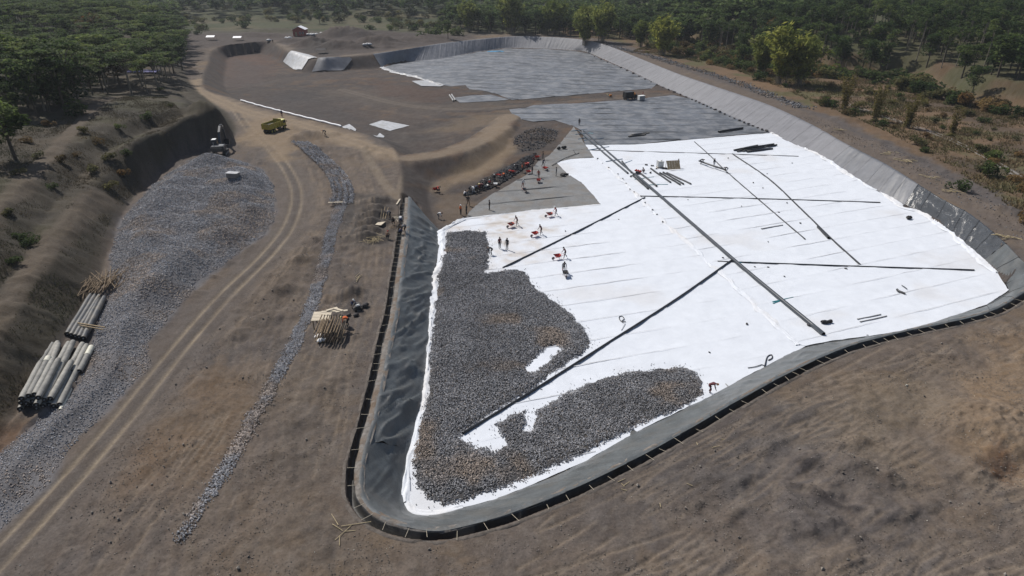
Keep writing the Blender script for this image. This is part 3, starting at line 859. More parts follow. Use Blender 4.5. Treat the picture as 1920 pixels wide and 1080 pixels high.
    GRID.update(ys=ys, u=u, Z=z.reshape(nr, nc))
    idx = np.arange(nr * nc).reshape(nr, nc)
    F = np.stack([idx[:-1, :-1], idx[:-1, 1:], idx[1:, 1:], idx[1:, :-1]], -1).reshape(-1, 4)
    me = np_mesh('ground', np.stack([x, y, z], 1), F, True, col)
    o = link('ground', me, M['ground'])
    tag(o, 'bare brown soil of the construction site', 'ground', kind='structure')
build_ground(); GRID_READY.append(1)

# ------------------------------------------------------------------ sheets
def ribbon(V, closed=False):
    """V (k, n, 3) -> faces"""
    k, n = V.shape[:2]
    idx = np.arange(k * n).reshape(k, n)
    return np.stack([idx[:-1, :-1], idx[:-1, 1:], idx[1:, 1:], idx[1:, :-1]], -1).reshape(-1, 4)

def clip_half(poly, n, c, keep_less):
    out = []
    m = len(poly)
    for i in range(m):
        a = poly[i]; b = poly[(i + 1) % m]
        da = a @ n - c; db = b @ n - c
        if not keep_less: da, db = -da, -db
        if da <= 0: out.append(a)
        if da * db < 0: out.append(a + (b - a) * (da / (da - db)))
    return np.array(out) if len(out) > 2 else None

def densify(poly, step, jit=0.0):
    out = []
    for i in range(len(poly)):
        a = poly[i]; b = poly[(i + 1) % len(poly)]
        n = max(1, int(np.linalg.norm(b - a) / step))
        for k in range(n): out.append(a + (b - a) * k / n)
    out = np.array(out)
    if jit: out = out + RNG.normal(0, jit, out.shape)
    return out

def sheet_mesh(name, poly, step, zf, jit=0.0):
    """triangulated sheet over a plan outline; zf gives the heights"""
    pl = densify(poly, step, jit)
    lo = pl.min(0); hi = pl.max(0)
    gx, gy = np.meshgrid(np.arange(lo[0] + step / 2, hi[0], step), np.arange(lo[1] + step / 2, hi[1], step))
    g = np.stack([gx.ravel(), gy.ravel()], 1)
    if len(g):
        g += RNG.uniform(-.25, .25, g.shape) * step
        g = g[inside(g, pl)]
        if len(g): g = g[pdist(g, pl, True) > step * 0.4]
    n = len(pl)
    pts = [Vector(p) for p in pl] + [Vector(p) for p in g]
    r = delaunay_2d_cdt(pts, [], [list(range(n))], 1, 1e-4)
    V = np.array([(v.x, v.y) for v in r[0]])
    F = np.array([f for f in r[2] if len(f) == 3])
    if len(V) == 0 or len(F) == 0: return None
    a = V[F[:, 0]]; b = V[F[:, 1]]; c = V[F[:, 2]]
    fl = ((b - a)[:, 0] * (c - a)[:, 1] - (b - a)[:, 1] * (c - a)[:, 0]) < 0
    F[fl] = F[fl][:, ::-1]
    z = zf(V[:, 0], V[:, 1])
    return np_mesh(name, np.column_stack([V, z]), F, True)

def strips(root, name, poly, d, width, step, z0, m, seam=0.05, wr=0.02, wrs=1.2, jit=0.0, phase=0.0, sm=None, sw=0.08, dirt=False):
    """cuts an outline into parallel panels, each lapping over its neighbour"""
    d = np.array(d, float); d /= np.linalg.norm(d); nrm = np.array([-d[1], d[0]])
    c = poly @ nrm
    k0 = math.floor((c.min() - phase) / width); k1 = math.ceil((c.max() - phase) / width)
    for k in range(k0, k1):
        lo = k * width + phase; hi = lo + width + 0.12
        q = clip_half(poly, nrm, hi, True)
        if q is None: continue
        q = clip_half(q, nrm, lo, False)
        if q is None: continue
        ar = 0.5 * abs(np.sum(q[:, 0] * np.roll(q[:, 1], -1) - np.roll(q[:, 0], -1) * q[:, 1]))
        if ar < 0.6: continue
        def zf(x, y):
            v = (np.stack([x, y], 1) @ nrm - lo) / width
            u = np.stack([x, y], 1) @ d
            zz = floor_z(x, y) + z0 + seam * np.clip(v, 0, 1) ** 2
            zz += wr * fbm(u * 0.6, v * width, wrs, 3, 200 + k) + wr * 1.3 * np.exp(-(fbm(u + v, v * width * 0.35, wrs * 1.8, 2, 300 + k) / .35) ** 2)
            return zz
        me = sheet_mesh(name, q, step, zf, jit)
        if me:
            if dirt:
                n = len(me.vertices); co = np.empty(n * 3, np.float32); me.vertices.foreach_get('co', co); co = co.reshape(-1, 3)
                x, y = co[:, 0].astype(float), co[:, 1].astype(float); Pq = np.stack([x, y], 1)
                k_ = .9 * sstep(-3, 5, sdist(Pq, DIRT, 9.0) + 5 * fbm(x, y, 3, 3, 241)) * np.clip(.55 + .6 * fbm(x, y, 1.0, 3, 243), 0, 1)
                k_ = np.maximum(k_, .22 * sstep(.45, .95, fbm(x, y, 9, 4, 245)))
                c = np.ones((n, 4), np.float32); c[:, :3] = np.array((.665, .695, .745)) * (1 - k_[:, None]) + np.array((.50, .45, .40)) * k_[:, None]
                a = me.color_attributes.new('Col', 'FLOAT_COLOR', 'POINT'); a.data.foreach_set('color', c.ravel())
            link(name, me, m, root)
        if sm is None: continue
        # stitched seam along the lap
        un = poly @ d; cn = poly @ nrm - lo; xs = []
        for i in range(len(poly)):
            a, b = cn[i], cn[(i + 1) % len(poly)]
            if a * b < 0: xs.append(un[i] + (un[(i + 1) % len(poly)] - un[i]) * a / (a - b))
        xs.sort()
        for j in range(0, len(xs) - 1, 2):
            if xs[j + 1] - xs[j] < 2: continue
            u = np.arange(xs[j] + .2, xs[j + 1] - .2, 0.5); wob = .05 * fbm(u, u * 0, 3, 2, 260 + k); V = []
            wd = sw * np.clip(.6 + .9 * fbm(u, u * 0 + k, 6, 2, 270), 0.05, 1.6)
            for sg in (-1, 1):
                p = d[None] * u[:, None] + nrm[None] * (lo + .06 + wob + sg * wd / 2)[:, None]
                V.append(np.column_stack([p, zf(p[:, 0], p[:, 1]) * 0 + floor_z(p[:, 0], p[:, 1]) + z0 + seam + wr * 2.2 + .02]))
            V = np.array(V); link('seam', np_mesh('seam', V.reshape(-1, 3), ribbon(V)), sm, root)

def split_fold(poly, fold, left):
    """part of an outline on one side of the fold line"""
    f = fold
    big = 400
    if left: side = np.vstack([f, [(f[-1][0] - big, f[-1][1] - big), (f[0][0] - big, f[0][1] + big)]])
    else: side = np.vstack([f, [(f[-1][0] + big, f[-1][1] - big), (f[0][0] + big, f[0][1] + big)]])
    return side

# white geotextile: the fold line divides it in a left and a right field
def insert_fold(WHITE_PX):
    L = WHITE_PX
    iA = L.index((1114,296)); iB = L.index((1510,650))
    fold = FOLD_PX[1:-1]
    right = L[iA:iB + 1] + fold[::-1]
    left = L[iB:] + L[:iA + 1] + fold
    return WFL(left), WFL(right)
WL_LEFT, WL_RIGHT = insert_fold(WHITE_PX)
dirL = WF(1437, 615) - WF(1117, 671)
dirR = WF(1690, 547) - WF(1470, 598)
DIRT = WFL([(835,425),(960,402),(1040,400),(1010,450),(985,500),(930,520),(915,470),(850,440)])
gt = empty('white_geotextile', (0, 0, 0), 0, 'white geotextile sheets with seams covering the near half of the basin floor', 'geotextile')
strips(gt, 'panel', WL_LEFT, dirL, 4.2, 0.55, 0.05, M['white_d'], 0.07, 0.03, 1.3, 0.02, 0.0, M['seam_grey'], .07, True)
strips(gt, 'panel', WL_RIGHT, dirR, 4.2, 0.6, 0.05, M['white_d'], 0.07, 0.03, 1.3, 0.02, 1.7, M['seam_grey'], .07, True)
# raised crumpled hems: along the fold and along the left edge
def hem(line, w, h, m, parent, seed, name='hem', z0=0.10, step=0.25):
    L = catmull(line, step); n = len(L)
    t = np.gradient(L, axis=0); t /= np.linalg.norm(t, axis=1)[:, None] + 1e-9
    nr = np.stack([-t[:, 1], t[:, 0]], 1)
    s = np.arange(n) * step
    off = np.array([-1, -.7, -.35, -.1, .15, .4, .75, 1.0]) * w / 2
    hh = np.array([0, .45, .9, .5, 1.0, .55, .35, 0]) * h
    V = []
    for j in range(len(off)):
        w1 = fbm(s, s * 0 + j * 3.1, 1.1, 3, seed + j)
        o = off[j] * (1 + 0.5 * fbm(s, s * 0, 2.5, 2, seed + 50)) + 0.25 * w * fbm(s, s * 0 + 7, 2.2, 2, seed + 60)
        q = L + nr * o[:, None]
        V.append(np.column_stack([q, floor_z(q[:, 0], q[:, 1]) + z0 + hh[j] * np.clip(0.6 + 0.9 * w1, 0.05, 2)]))
    V = np.array(V); k = len(off)
    idx = np.arange(k * n).reshape(k, n)
    F = np.stack([idx[:-1, :-1], idx[:-1, 1:], idx[1:, 1:], idx[1:, :-1]], -1).reshape(-1, 4)[:, ::-1]
    return link(name, np_mesh(name, V.reshape(-1, 3), F), m, parent)
hem(WFL(FOLD_PX[1:-1]), 0.9, 0.10, M['white'], gt, 401, z0=0.12)
hem(WFL([(869,412),(845,424),(830,434),(826,450),(832,478),(826,495),(816,520),(811,560),(809,600)]), 1.0, 0.34, M['white'], gt, 421, z0=0.12)
hem(WFL([(810,590),(805,660),(797,735),(782,800),(769,852),(761,900),(762,944)]), 0.75, 0.22, M['white'], gt, 431, z0=0.12)
hem(WFL([(762,944),(773,960),(790,966),(812,967),(840,961),(868,953)]), 0.7, 0.16, M['white'], gt, 441, z0=0.12)
hem(WFL([(1445,250),(1480,264),(1540,294),(1612,340),(1660,364),(1690,389),(1735,403),(1800,451),(1840,486),(1870,514)]), 1.2, 0.22, M['white'], gt, 451, z0=0.12)
hem(WFL([(868,412),(935,404),(1000,396),(1060,391),(1127,385)]), 0.5, 0.14, M['white'], gt, 461, z0=0.10)

for px, lab, m, wdt, dd in (
        (GREYA_PX, 'large slate grey sheet with long seams over the far basin floor', 'grey_sheet', 9.0, WF(1200, 160) - WF(780, 140)),
        (GREYB_PX, 'grey sheet between the dirt strip and the white geotextile', 'grey_sheet', 8.0, WF(1380, 226) - WF(1000, 225)),
        (GREYC_PX, 'grey fabric sheet under the wheelbarrow workers beside the white geotextile', 'grey_near', 6.0, WF(1110, 372) - WF(900, 392))):
    r = empty('grey_floor_sheet', (0, 0, 0), 0, lab, 'liner sheet')
    strips(r, 'panel', WFL(px), dd, wdt, 1.0 if m == 'grey_near' else 2.0, 0.03, M[m], 0.10, 0.05, 2.5, 0.03, 0.0, M['seam_dark'], .22 if m == 'grey_near' else .45)

def drape(name, px, m, lab, cat, dz=0.06, step=1.0, wr=0.03, z0=None, jit=0.0):
    pl = G([p[0] for p in px], [p[1] for p in px])[:, :2]
    me = sheet_mesh(name, pl, step, lambda x, y: surf(x, y) + dz + wr * fbm(x, y, 1.5, 3, 501) + wr * np.abs(fbm(x, y * .3, 1.0, 2, 502)), jit)
    o = link(name, me, m); tag(o, lab, cat); return o

# ------------------------------------------------------------------ lined slope, crest and anchor trench
def build_slope():
    S = catmull(RT[:N_TRENCH], 0.24)
    n = len(S)
    rim = S[:, :2]; toe = S[:, 2:]
    t = np.gradient(rim, axis=0); t /= np.linalg.norm(t, axis=1)[:, None]
    inn = toe - rim
    nr = np.stack([-t[:, 1], t[:, 0]], 1)
    nr *= np.sign((nr * inn).sum(1))[:, None]
    s = np.cumsum(np.concatenate([[0], np.linalg.norm(np.diff(rim, axis=0), axis=1)]))
    prog = np.arange(n) / n
    kk = np.linspace(0, N_TRENCH - 1, n)
    crest_off = np.interp(s / s[-1], [0, .18, .3, .38, .45, .6, 1], [1.5, 1.45, 1.45, 1.35, 1.05, .9, .9])
    # anchor trench, lined with black sheet
    prof = [(-0.38, -0.10), (-0.30, 0.0), (-0.06, 0.03), (0.0, 0.02), (0.05, -0.75), (0.55, -0.78), (0.60, 0.03), (0.66, 0.07)]
    V = []
    for j, (o, zz) in enumerate(prof):
        w = 0.05 * fbm(s, s * 0 + j * 2.7, 1.6, 3, 600 + j)
        p = rim + nr * (o + w)[:, None]
        V.append(np.column_stack([p, np.full(n, zz) + 0.04 * fbm(s, s * 0 + j, 0.9, 2, 620 + j)]))
    V = np.array(V)
    root = empty('anchor_trench', (0, 0, 0), 0, 'open anchor trench lined with black sheet along the near and left rim of the basin', 'trench')
    link('soil_lip', np_mesh('soil_lip', V[:4].reshape(-1, 3), ribbon(V[:4])), M['lip'], root)
    link('trench_lining', np_mesh('trench_lining', V[3:].reshape(-1, 3), ribbon(V[3:])), M['trench'], root)
    # crest strip of soil
    V = []
    for j, f in enumerate((0.0, .15, .5, .85, 1.05)):
        o = 0.64 + (crest_off + 0.15 - 0.64) * f
        p = rim + nr * (o + 0.05 * fbm(s, s * 0 + j * 1.7, 1.2, 3, 640 + j))[:, None]
        V.append(np.column_stack([p, [0.0, .10, .13, .09, .0][j] + 0.05 * fbm(s, s * 0 + j * 2, 0.8, 3, 650 + j)]))
    V = np.array(V)
    o = link('basin_crest', np_mesh('basin_crest', V.reshape(-1, 3), ribbon(V)), M['pad'])
    tag(o, 'narrow soil crest between the trench and the lined slope', 'crest', kind='structure')
    # lined slope in panels
    root = empty('slope_liner', (0, 0, 0), 0, 'black geomembrane liner on the sides of the basin', 'liner')
    cr = rim + nr * crest_off[:, None]
    seg = [];
    bounds = [0]
    pos = 0
    while pos < s[-1] - 5:
        pos += 6.2 + random.uniform(-.4, .4); bounds.append(int(np.searchsorted(s, pos)))
    bounds.append(n)
    bounds = [b for i, b in enumerate(bounds) if i == 0 or b > bounds[i - 1] + 3]
    for i in range(len(bounds) - 1):
        a, b = bounds[i], min(bounds[i + 1] + 1, n)
        sl = slice(a, b)
        q = (s[sl] - s[a]) / max(s[b - 1] - s[a], .1)
        lap = 0.05 * (1 - np.minimum(q * 4, 1))
        left = s[a] / s[-1] < 0.36
        amp = (0.42 if left else 0.15)
        V = []
        fr = [-.07, -.02, 0.02] + list(np.linspace(0.06, 1.0, 24)) + [1.08]
        for f in fr:
            p = cr[sl] + (toe[sl] - cr[sl]) * f
            fz = floor_z(p[:, 0], p[:, 1])
            base = np.where(f <= 0, 0.15, 0.15 + (fz + 0.02 - 0.15) * min(f, 1.0))
            if f <= 0: base = base - 0.02
            L = s[sl]; h = f * 5.0
            w1 = np.abs(fbm(L + h * 0.55, h * 0.5 + L * 0.0, 2.2, 3, 701)); w2 = fbm(L * 0.9 + h * .4, h * 0.35, 1.1, 3, 703)
            w3 = np.abs(fbm(L + h * .8, h * .25, 4.0, 2, 705))
            env = math.sin(math.pi * min(max(f, 0.0), 1.0)) ** 0.6 if 0 < f < 1 else 0.0
            r1 = fbm(L * .8 + h * 0.9, h * 0.45 - L * .12, 2.6, 2, 701); r2 = fbm(L * .9 + h * 1.2, h * 0.5, 1.5, 2, 707)
            wz = amp * env * (0.95 * np.exp(-(r1 / .2) ** 2) + 0.55 * np.exp(-(r2 / .22) ** 2) + 0.25 * w2 + 0.7 * (0.4 - w3))
            nz = 0.8
            p = p - (toe[sl] - cr[sl]) * 0.0
            V.append(np.column_stack([p[:, 0], p[:, 1], base + lap + wz * nz]))
        V = np.array(V)
        link('panel', np_mesh('panel', V.reshape(-1, 3), ribbon(V)[:, ::1]), M['liner'], root)
    # right and far slope
    S = catmull(RT[N_TRENCH - 1:N_LINED], 0.3)
    rim = S[:, :2]; toe = S[:, 2:]; n = len(S)
    s = np.cumsum(np.concatenate([[0], np.linalg.norm(np.diff(rim, axis=0), axis=1)]))
    kx = [(W(1880, 455), 'liner'), (W(1728, 350), 'liner_gloss'), (W(1600, 280), 'liner_mid'), (W(905, 74), 'liner_grey'), (W(700, 102), 'liner_mid')]
    ends = [int(np.argmin(np.linalg.norm(rim - p, axis=1))) for p, _ in kx]
    pos = 0; a = 0
    while a < n - 3:
        near = rim[a][1] < 130
        wdt = 4.4 if near else 6.5
        b = int(np.searchsorted(s, s[a] + wdt + random.uniform(-.3, .3)))
        b = min(b, n - 1)
        if n - b < 6: b = n - 1
        mi = next((i for i, e in enumerate(ends) if a < e - 2), len(kx) - 1)
        mn = kx[mi][1]
        sl = slice(a, b + 1)
        q = (s[sl] - s[a]) / max(s[b] - s[a], .1)
        lap = (0.10 if mn in ('liner_gloss', 'liner') else 0.035) * (1 - np.minimum(q * 5, 1)) ** 2
        amp = {'liner_gloss': .17, 'liner_grey': .10, 'liner_mid': .09, 'liner': .10}[mn]
        V = []
        for f in [-.16, -.10, -.03, 0.0] + list(np.linspace(0.06, 1, 16)) + [1.1]:
            p = rim[sl] + (toe[sl] - rim[sl]) * f
            fz = floor_z(p[:, 0], p[:, 1])
            base = 0.10 + (fz + 0.02 - 0.10) * np.clip(f, 0, 1) if f > 0 else np.full(len(p), 0.12 if f > -.15 else -0.1)
            L = s[sl]
            if mn == 'liner_gloss': w = fbm(L, L * 0 + f * 5, 0.9, 3, 721) + .6 * np.abs(fbm(L + f * 2, L * 0 + f * 3, 1.7, 2, 723))
            else: w = 1.5 * np.abs(fbm(L + f * 1.2, L * 0 + f * 0.35, 0.9, 3, 725)) + .5 * fbm(L, L * 0 + f * 2, 1.4, 2, 727)
            env = 1.0 if 0 < f < 1 else 0.15
            V.append(np.column_stack([p[:, 0], p[:, 1], base + lap + amp * env * w]))
        V = np.array(V)
        link('panel', np_mesh('panel', V.reshape(-1, 3), ribbon(V)), M[mn], root)
        a = b
build_slope()

# ------------------------------------------------------------------ stone: drainage gravel, stockpile, ditch, loose stones
def sample(poly, n):
    poly = np.asarray(poly); lo = poly.min(0); hi = poly.max(0); out = []
    got = 0
    while got < n:
        p = RNG.uniform(lo, hi, (n * 2, 2)); p = p[inside(p, poly)]
        out.append(p); got += len(p)
    return np.vstack(out)[:n]

def area(poly):
    poly = np.asarray(poly)
    return 0.5 * abs(np.sum(poly[:, 0] * np.roll(poly[:, 1], -1) - np.roll(poly[:, 0], -1) * poly[:, 1]))

OCT_V = np.array([(1, 0, 0), (-1, 0, 0), (0, 1, 0), (0, -1, 0), (0, 0, 1), (0, 0, -1)], float)
OCT_F = np.array([(0, 2, 4), (2, 1, 4), (1, 3, 4), (3, 0, 4), (2, 0, 5), (1, 2, 5), (3, 1, 5), (0, 3, 5)])
def stones(name, P, r, col, label, cat, sink=0.3, m='stone'):
    n = len(P)
    q = RNG.normal(size=(n, 4)); q /= np.linalg.norm(q, axis=1)[:, None]
    w, x, y, z = q.T
    Rm = np.stack([np.stack([1 - 2 * (y * y + z * z), 2 * (x * y - z * w), 2 * (x * z + y * w)], -1),
                   np.stack([2 * (x * y + z * w), 1 - 2 * (x * x + z * z), 2 * (y * z - x * w)], -1),
                   np.stack([2 * (x * z - y * w), 2 * (y * z + x * w), 1 - 2 * (x * x + y * y)], -1)], 1)
    sc = r[:, None, None] * RNG.uniform(0.65, 1.25, (n, 1, 3)) * RNG.uniform(.8, 1.2, (n, 6, 1))
    V = OCT_V[None] * sc
    V = np.einsum('nij,nkj->nki', Rm, V)
    V += P[:, None, :]; V[:, :, 2] += (r * (1 - sink))[:, None]
    F = (OCT_F[None] + (np.arange(n) * 6)[:, None, None]).reshape(-1, 3)
    me = np_mesh(name, V.reshape(-1, 3), F, False, np.repeat(col, 6, 0))
    o = link(name, me, M[m]); tag(o, label, cat, kind='stuff'); return o

def stone_col(P, lo, hi, brown=0.3, seed=900):
    n = len(P)
    v = RNG.uniform(lo, hi, n) * (1 + 0.15 * fbm(P[:, 0], P[:, 1], 3, 2, seed + 5))
    c = np.stack([v * 1.0, v * 1.0, v * 1.04], 1)
    b = np.clip(sstep(0.15, 0.7, fbm(P[:, 0], P[:, 1], 5, 3, seed)) * brown * 1.6 + (RNG.random(n) < .06) * .5, 0, 1)
    return c * (1 - b[:, None]) + np.stack([v * 1.25, v * 0.98, v * 0.75], 1) * b[:, None]

# black drainage gravel on the white sheet
def gsd(p): return np.minimum(np.minimum(sdist(p, GRAVEL, 3.0), -sdist(p, GHOLE, 3.0)), -sdist(p, GHOLE2, 3.0))
gp = sample(GRAVEL, int(area(GRAVEL) * 150))
e = gsd(gp) + 0.30 * fbm(gp[:, 0], gp[:, 1], 0.8, 4, 911) - 0.06
ok = (e > 0) & (RNG.random(len(e)) < .45 + e * 1.6); gp = gp[ok]; e = e[ok]
gz = floor_z(gp[:, 0], gp[:, 1]) + 0.10 + 0.20 * sstep(0, 0.9, e) + 0.08 * fbm(gp[:, 0], gp[:, 1], 2.0, 3, 913)
stones('drainage_gravel', np.column_stack([gp, gz]), RNG.uniform(.035, .085, len(gp)), stone_col(gp, .08, .38, .42), 'black crushed stone spread on the white geotextile in the near corner', 'gravel')
st = sample(densify(GRAVEL, 1.0) * 1.0, 2600)
edge = densify(GRAVEL, 0.35)
st = edge[RNG.integers(0, len(edge), 1300)] + RNG.normal(0, 0.42, (1300, 2))
st = st[(gsd(st) < 0.1) & (sdist(st, WHITE, 3) > 0.3)]
stones('gravel_spill', np.column_stack([st, floor_z(st[:, 0], st[:, 1]) + 0.10]), RNG.uniform(.025, .065, len(st)), stone_col(st, .03, .10, .3), 'single dark stones strayed onto the white sheet round the gravel', 'stones', 0.2)
def bed():
    pl = densify(GRAVEL, 0.4)
    me = sheet_mesh('bed', pl, 0.5, lambda x, y: floor_z(x, y) + 0.05 + 0.23 * sstep(0.1, 0.7, gsd(np.stack([x, y], 1))) + 0.08 * fbm(x, y, 2.0, 3, 913))
    V = np.empty(len(me.vertices) * 3); me.vertices.foreach_get('co', V); V = V.reshape(-1, 3)
    F = np.empty(len(me.polygons) * 3, np.int32); me.polygons.foreach_get('vertices', F); F = F.reshape(-1, 3)
    cen = V[F].mean(1)[:, :2]
    F = F[gsd(cen) > 0.35]
    o = link('gravel_bed', np_mesh('gravel_bed', V, F), M['bed']); tag(o, 'lower layer of the black drainage gravel', 'gravel', kind='stuff')
bed()
# rubble heap by the wheelbarrows
rp = sample(RUBBLE, int(area(RUBBLE) * 40))
rh = 0.9 * sstep(0, 1.6, sdist(rp, RUBBLE, 4.0)) * (0.7 + .5 * fbm(rp[:, 0], rp[:, 1], 3, 2, 921))
rp3 = np.column_stack([rp, floor_z(rp[:, 0], rp[:, 1]) + rh * RNG.uniform(.75, 1.0, len(rp))])
stones('rubble_heap', rp3, RNG.uniform(.10, .26, len(rp)), stone_col(rp, .035, .11, .3), 'long dark heap of crushed stone beside the wheelbarrows', 'stone heap', .5)
mp = sample(WFL([(965,258),(985,246),(1015,238),(1048,246),(1040,265),(1010,280),(980,285),(962,275)]), 1100)
stones('spoil_rubble', np.column_stack([mp, gsurf(mp[:, 0], mp[:, 1])]), RNG.uniform(.06, .22, len(mp)), stone_col(mp, .06, .16, .8), 'dark rubble on the spoil mound behind the workers', 'rubble', .5)
# stockpile on the left
sp = sample(PILES, int(area(PILES) * 40))
sp = sp[(sdist(sp, PILES, 4) + .5 * fbm(sp[:, 0], sp[:, 1], 1.5, 3, 931)) > 0.1]
sp = sp[(sp[:, 1] > 26)]
stones('stone_stockpile', np.column_stack([sp, gsurf(sp[:, 0], sp[:, 1])]), RNG.uniform(.04, .10, len(sp)) * np.interp(sp[:, 1], [30, 120], [.75, 1.2]), stone_col(sp, .16, .48, .4), 'grey crushed stone stockpile between the cut bank and the haul road', 'stone pile', .45)
# stone drain along the yard
def drain():
    P = []; 
    L = DITCH + (0.22 * fbm(np.arange(len(DITCH)) * .1, np.zeros(len(DITCH)), 2.5, 3, 951))[:, None]; t = np.gradient(L, axis=0); t /= np.linalg.norm(t, axis=1)[:, None]; nr = np.stack([-t[:, 1], t[:, 0]], 1)
    n = len(L)
    NS = 16000
    k = RNG.integers(0, n, NS)
    off = RNG.uniform(-1, 1, NS); off = np.sign(off) * np.abs(off) ** 0.9 * np.interp(k / n, [0, .1, .6, 1], [.4, .5, .62, .85])
    p = L[k] + nr[k] * off[:, None] + RNG.normal(0, .14, (NS, 2))
    h = 0.07 * np.exp(-(off / .6) ** 4) * (0.7 + .3 * np.cos(off * 9))
    dens = RNG.random(NS) < np.interp(k / n, [0, .08, .16, 1], [.3, .7, 1, 1])
    p = p[dens]; h = h[dens]
    stones('stone_drain', np.column_stack([p, gsurf(p[:, 0], p[:, 1]) + h]), RNG.uniform(.03, .08, len(p)), stone_col(p, .18, .46, .35), 'long pale line of broken stone laid across the yard beside the haul road', 'stone drain', .4)
    # upper part: stepped courses
    L = catmull(WL([(637,385),(640,362),(628,330),(605,305),(580,284),(560,268)]), 0.1)
    t = np.gradient(L, axis=0); t /= np.linalg.norm(t, axis=1)[:, None]; nr = np.stack([-t[:, 1], t[:, 0]], 1)
    Q = []; Hh = []
    for j, off in enumerate((-1.7, -0.75, 0.2, 1.15)):
        k = RNG.integers(0, len(L), 1300)
        o = off + RNG.uniform(-.26, .26, 1300)
        Q.append(L[k] + nr[k] * o[:, None] + RNG.normal(0, .15, (1300, 2))); Hh.append(np.full(1300, .15 + .18 * j) * RNG.uniform(.6, 1.0, 1300))
    p = np.vstack(Q); h = np.concatenate(Hh)
    stones('stepped_stone_courses', np.column_stack([p, gsurf(p[:, 0], p[:, 1]) + h]), RNG.uniform(.07, .14, len(p)), stone_col(p, .16, .46, .4), 'curved stepped courses of rough stone beside the tan road', 'stone courses', .5)
drain()
# loose stones and clods over the yards
def loose():
    out = []
    for px, n in (([(-60,1100),(200,860),(420,600),(560,420),(640,400),(740,400),(650,900),(700,1010),(1000,1000),(1500,720),(1920,600),(2000,700),(1990,1120),(-60,1120)], 40000),):
        p = sample(WL(px), n)
        p = p[(sdist(p, RIM, 5) < -.5) & (ldist(p, ROAD, 3) > 1.6)]
        out.append(p)
    p = np.vstack(out)
    keep = fbm(p[:, 0], p[:, 1], 3, 3, 941) + RNG.normal(0, .35, len(p)) > .12
    p = p[keep]
    r = RNG.uniform(.018, .05, len(p)) + (RNG.random(len(p)) < .012) * RNG.uniform(.03, .09, len(p))
    v = RNG.uniform(.10, .26, len(p)); c = np.stack([v * 1.08, v * .96, v * .84], 1); w = RNG.random(len(p)) < .012; c[w] = (.5, .48, .42)
    stones('loose_stones', np.column_stack([p, gsurf(p[:, 0], p[:, 1])]), r, c, 'small loose stones and clods strewn over the bare yards', 'stones', .3)
    L = catmull(WL([(1120,84),(1160,95),(1210,108),(1260,124),(1320,142),(1380,162),(1440,186),(1490,205)]), 1.0)
    p = L[RNG.integers(0, len(L), 2600)] + RNG.normal(0, 1.2, (2600, 2)) + np.array([3.5, 2.5])
    stones('rim_rubble', np.column_stack([p, gsurf(p[:, 0], p[:, 1])]), RNG.uniform(.10, .32, len(p)), stone_col(p, .08, .24, .5), 'ridge of grey rubble along the far right rim track', 'rubble', .4)
    L = catmull(WL([(1470,222),(1520,232),(1580,262),(1640,285),(1720,330),(1800,375),(1870,425),(1920,460)]), 1.0)
    p = L[RNG.integers(0, len(L), 900)] + RNG.normal(0, 1.7, (900, 2)) + np.array([2.8, 1.7])
    stones('rim_stones', np.column_stack([p, gsurf(p[:, 0], p[:, 1])]), RNG.uniform(.03, .13, len(p)), stone_col(p, .09, .22, .8), 'scattered stones along the track on the right rim', 'stones', .4)
loose()

# ------------------------------------------------------------------ pipes and other things lying in the basin
def on_floor(px, py, dz=0.0):
    p = WF(px, py); return Vector((p[0], p[1], float(floor_z(*p)) + dz))

def pipe(pxs, r, label, cat='pipe', m='pipe', group=None, dz=0.06, name='pipe', hollow=True, sag=True):
    pts = [on_floor(a, b, r + dz) for a, b in pxs]
    if len(pts) > 2:
        q = catmull([tuple(p) for p in pts], 2.0); pts = [Vector(p) for p in q]
    elif sag:
        a, b = pts; n = max(2, int((b - a).length / 3)); d = (b - a).normalized(); s = Vector((-d.y, d.x, 0))
        pts = [a + (b - a) * k / n + s * (0.05 * math.sin(k * 1.7 + a.x) if 0 < k < n else 0) for k in range(n + 1)]
    mb = MB(); mb.tube(pts, r, 12, r * 0.86 if hollow else None)
    base = pts[0].copy(); 
    mb.v = [(v[0] - base.x, v[1] - base.y, v[2] - base.z) for v in mb.v]
    o = mb.build(name, M[m]); o.location = base
    return tag(o, label, cat, group)

pipe([(1190,329),(1300,425),(1400,512),(1543,631)], .25, 'long thick black main pipe running diagonally down the white sheet', name='main_pipe', m='pipe_main')
pipe([(1186,331),(1215,356)], .17, 'short black pipe lying against the top of the long main pipe')
pipe([(1085,247),(1130,287),(1177,327)], .19, 'left pipe of the two thick pipes running up to the blue stakes', name='main_pipe', m='pipe_main')
pipe([(1094,247),(1140,287),(1190,330)], .19, 'right pipe of the two thick pipes running up to the blue stakes', name='main_pipe', m='pipe_main')
pipe([(1166,304),(1184,326)], .16, 'short black pipe wedged beside the twin main pipes')
pipe([(1199,326),(1231,351)], .18, 'short grey black pipe ending near the teal sticks', m='pipe_dust')
pipe([(1090,282),(1165,284),(1300,288),(1497,294)], .075, 'thin black pipe across the top of the white sheet', name='branch_pipe')
pipe([(1200,369),(1420,374),(1650,381)], .095, 'thin black pipe across the middle of the white sheet', name='branch_pipe')
pipe([(1345,492),(1600,501),(1826,508)], .10, 'thin black pipe reaching right to the near corner of the white sheet', name='branch_pipe')
pipe([(1209,372),(1080,437),(943,504)], .12, 'black pipe slanting left from the fold to the tip of the gravel', name='branch_pipe')
pipe([(1372,490),(1270,562),(1130,652),(1000,735),(868,816)], .13, 'long black pipe slanting down between the two gravel lobes', name='branch_pipe', dz=.08)
pipe([(1302,267),(1330,292),(1362,323),(1440,391),(1509,450)], .095, 'black pipe running diagonally past the men carrying a pipe', name='branch_pipe')
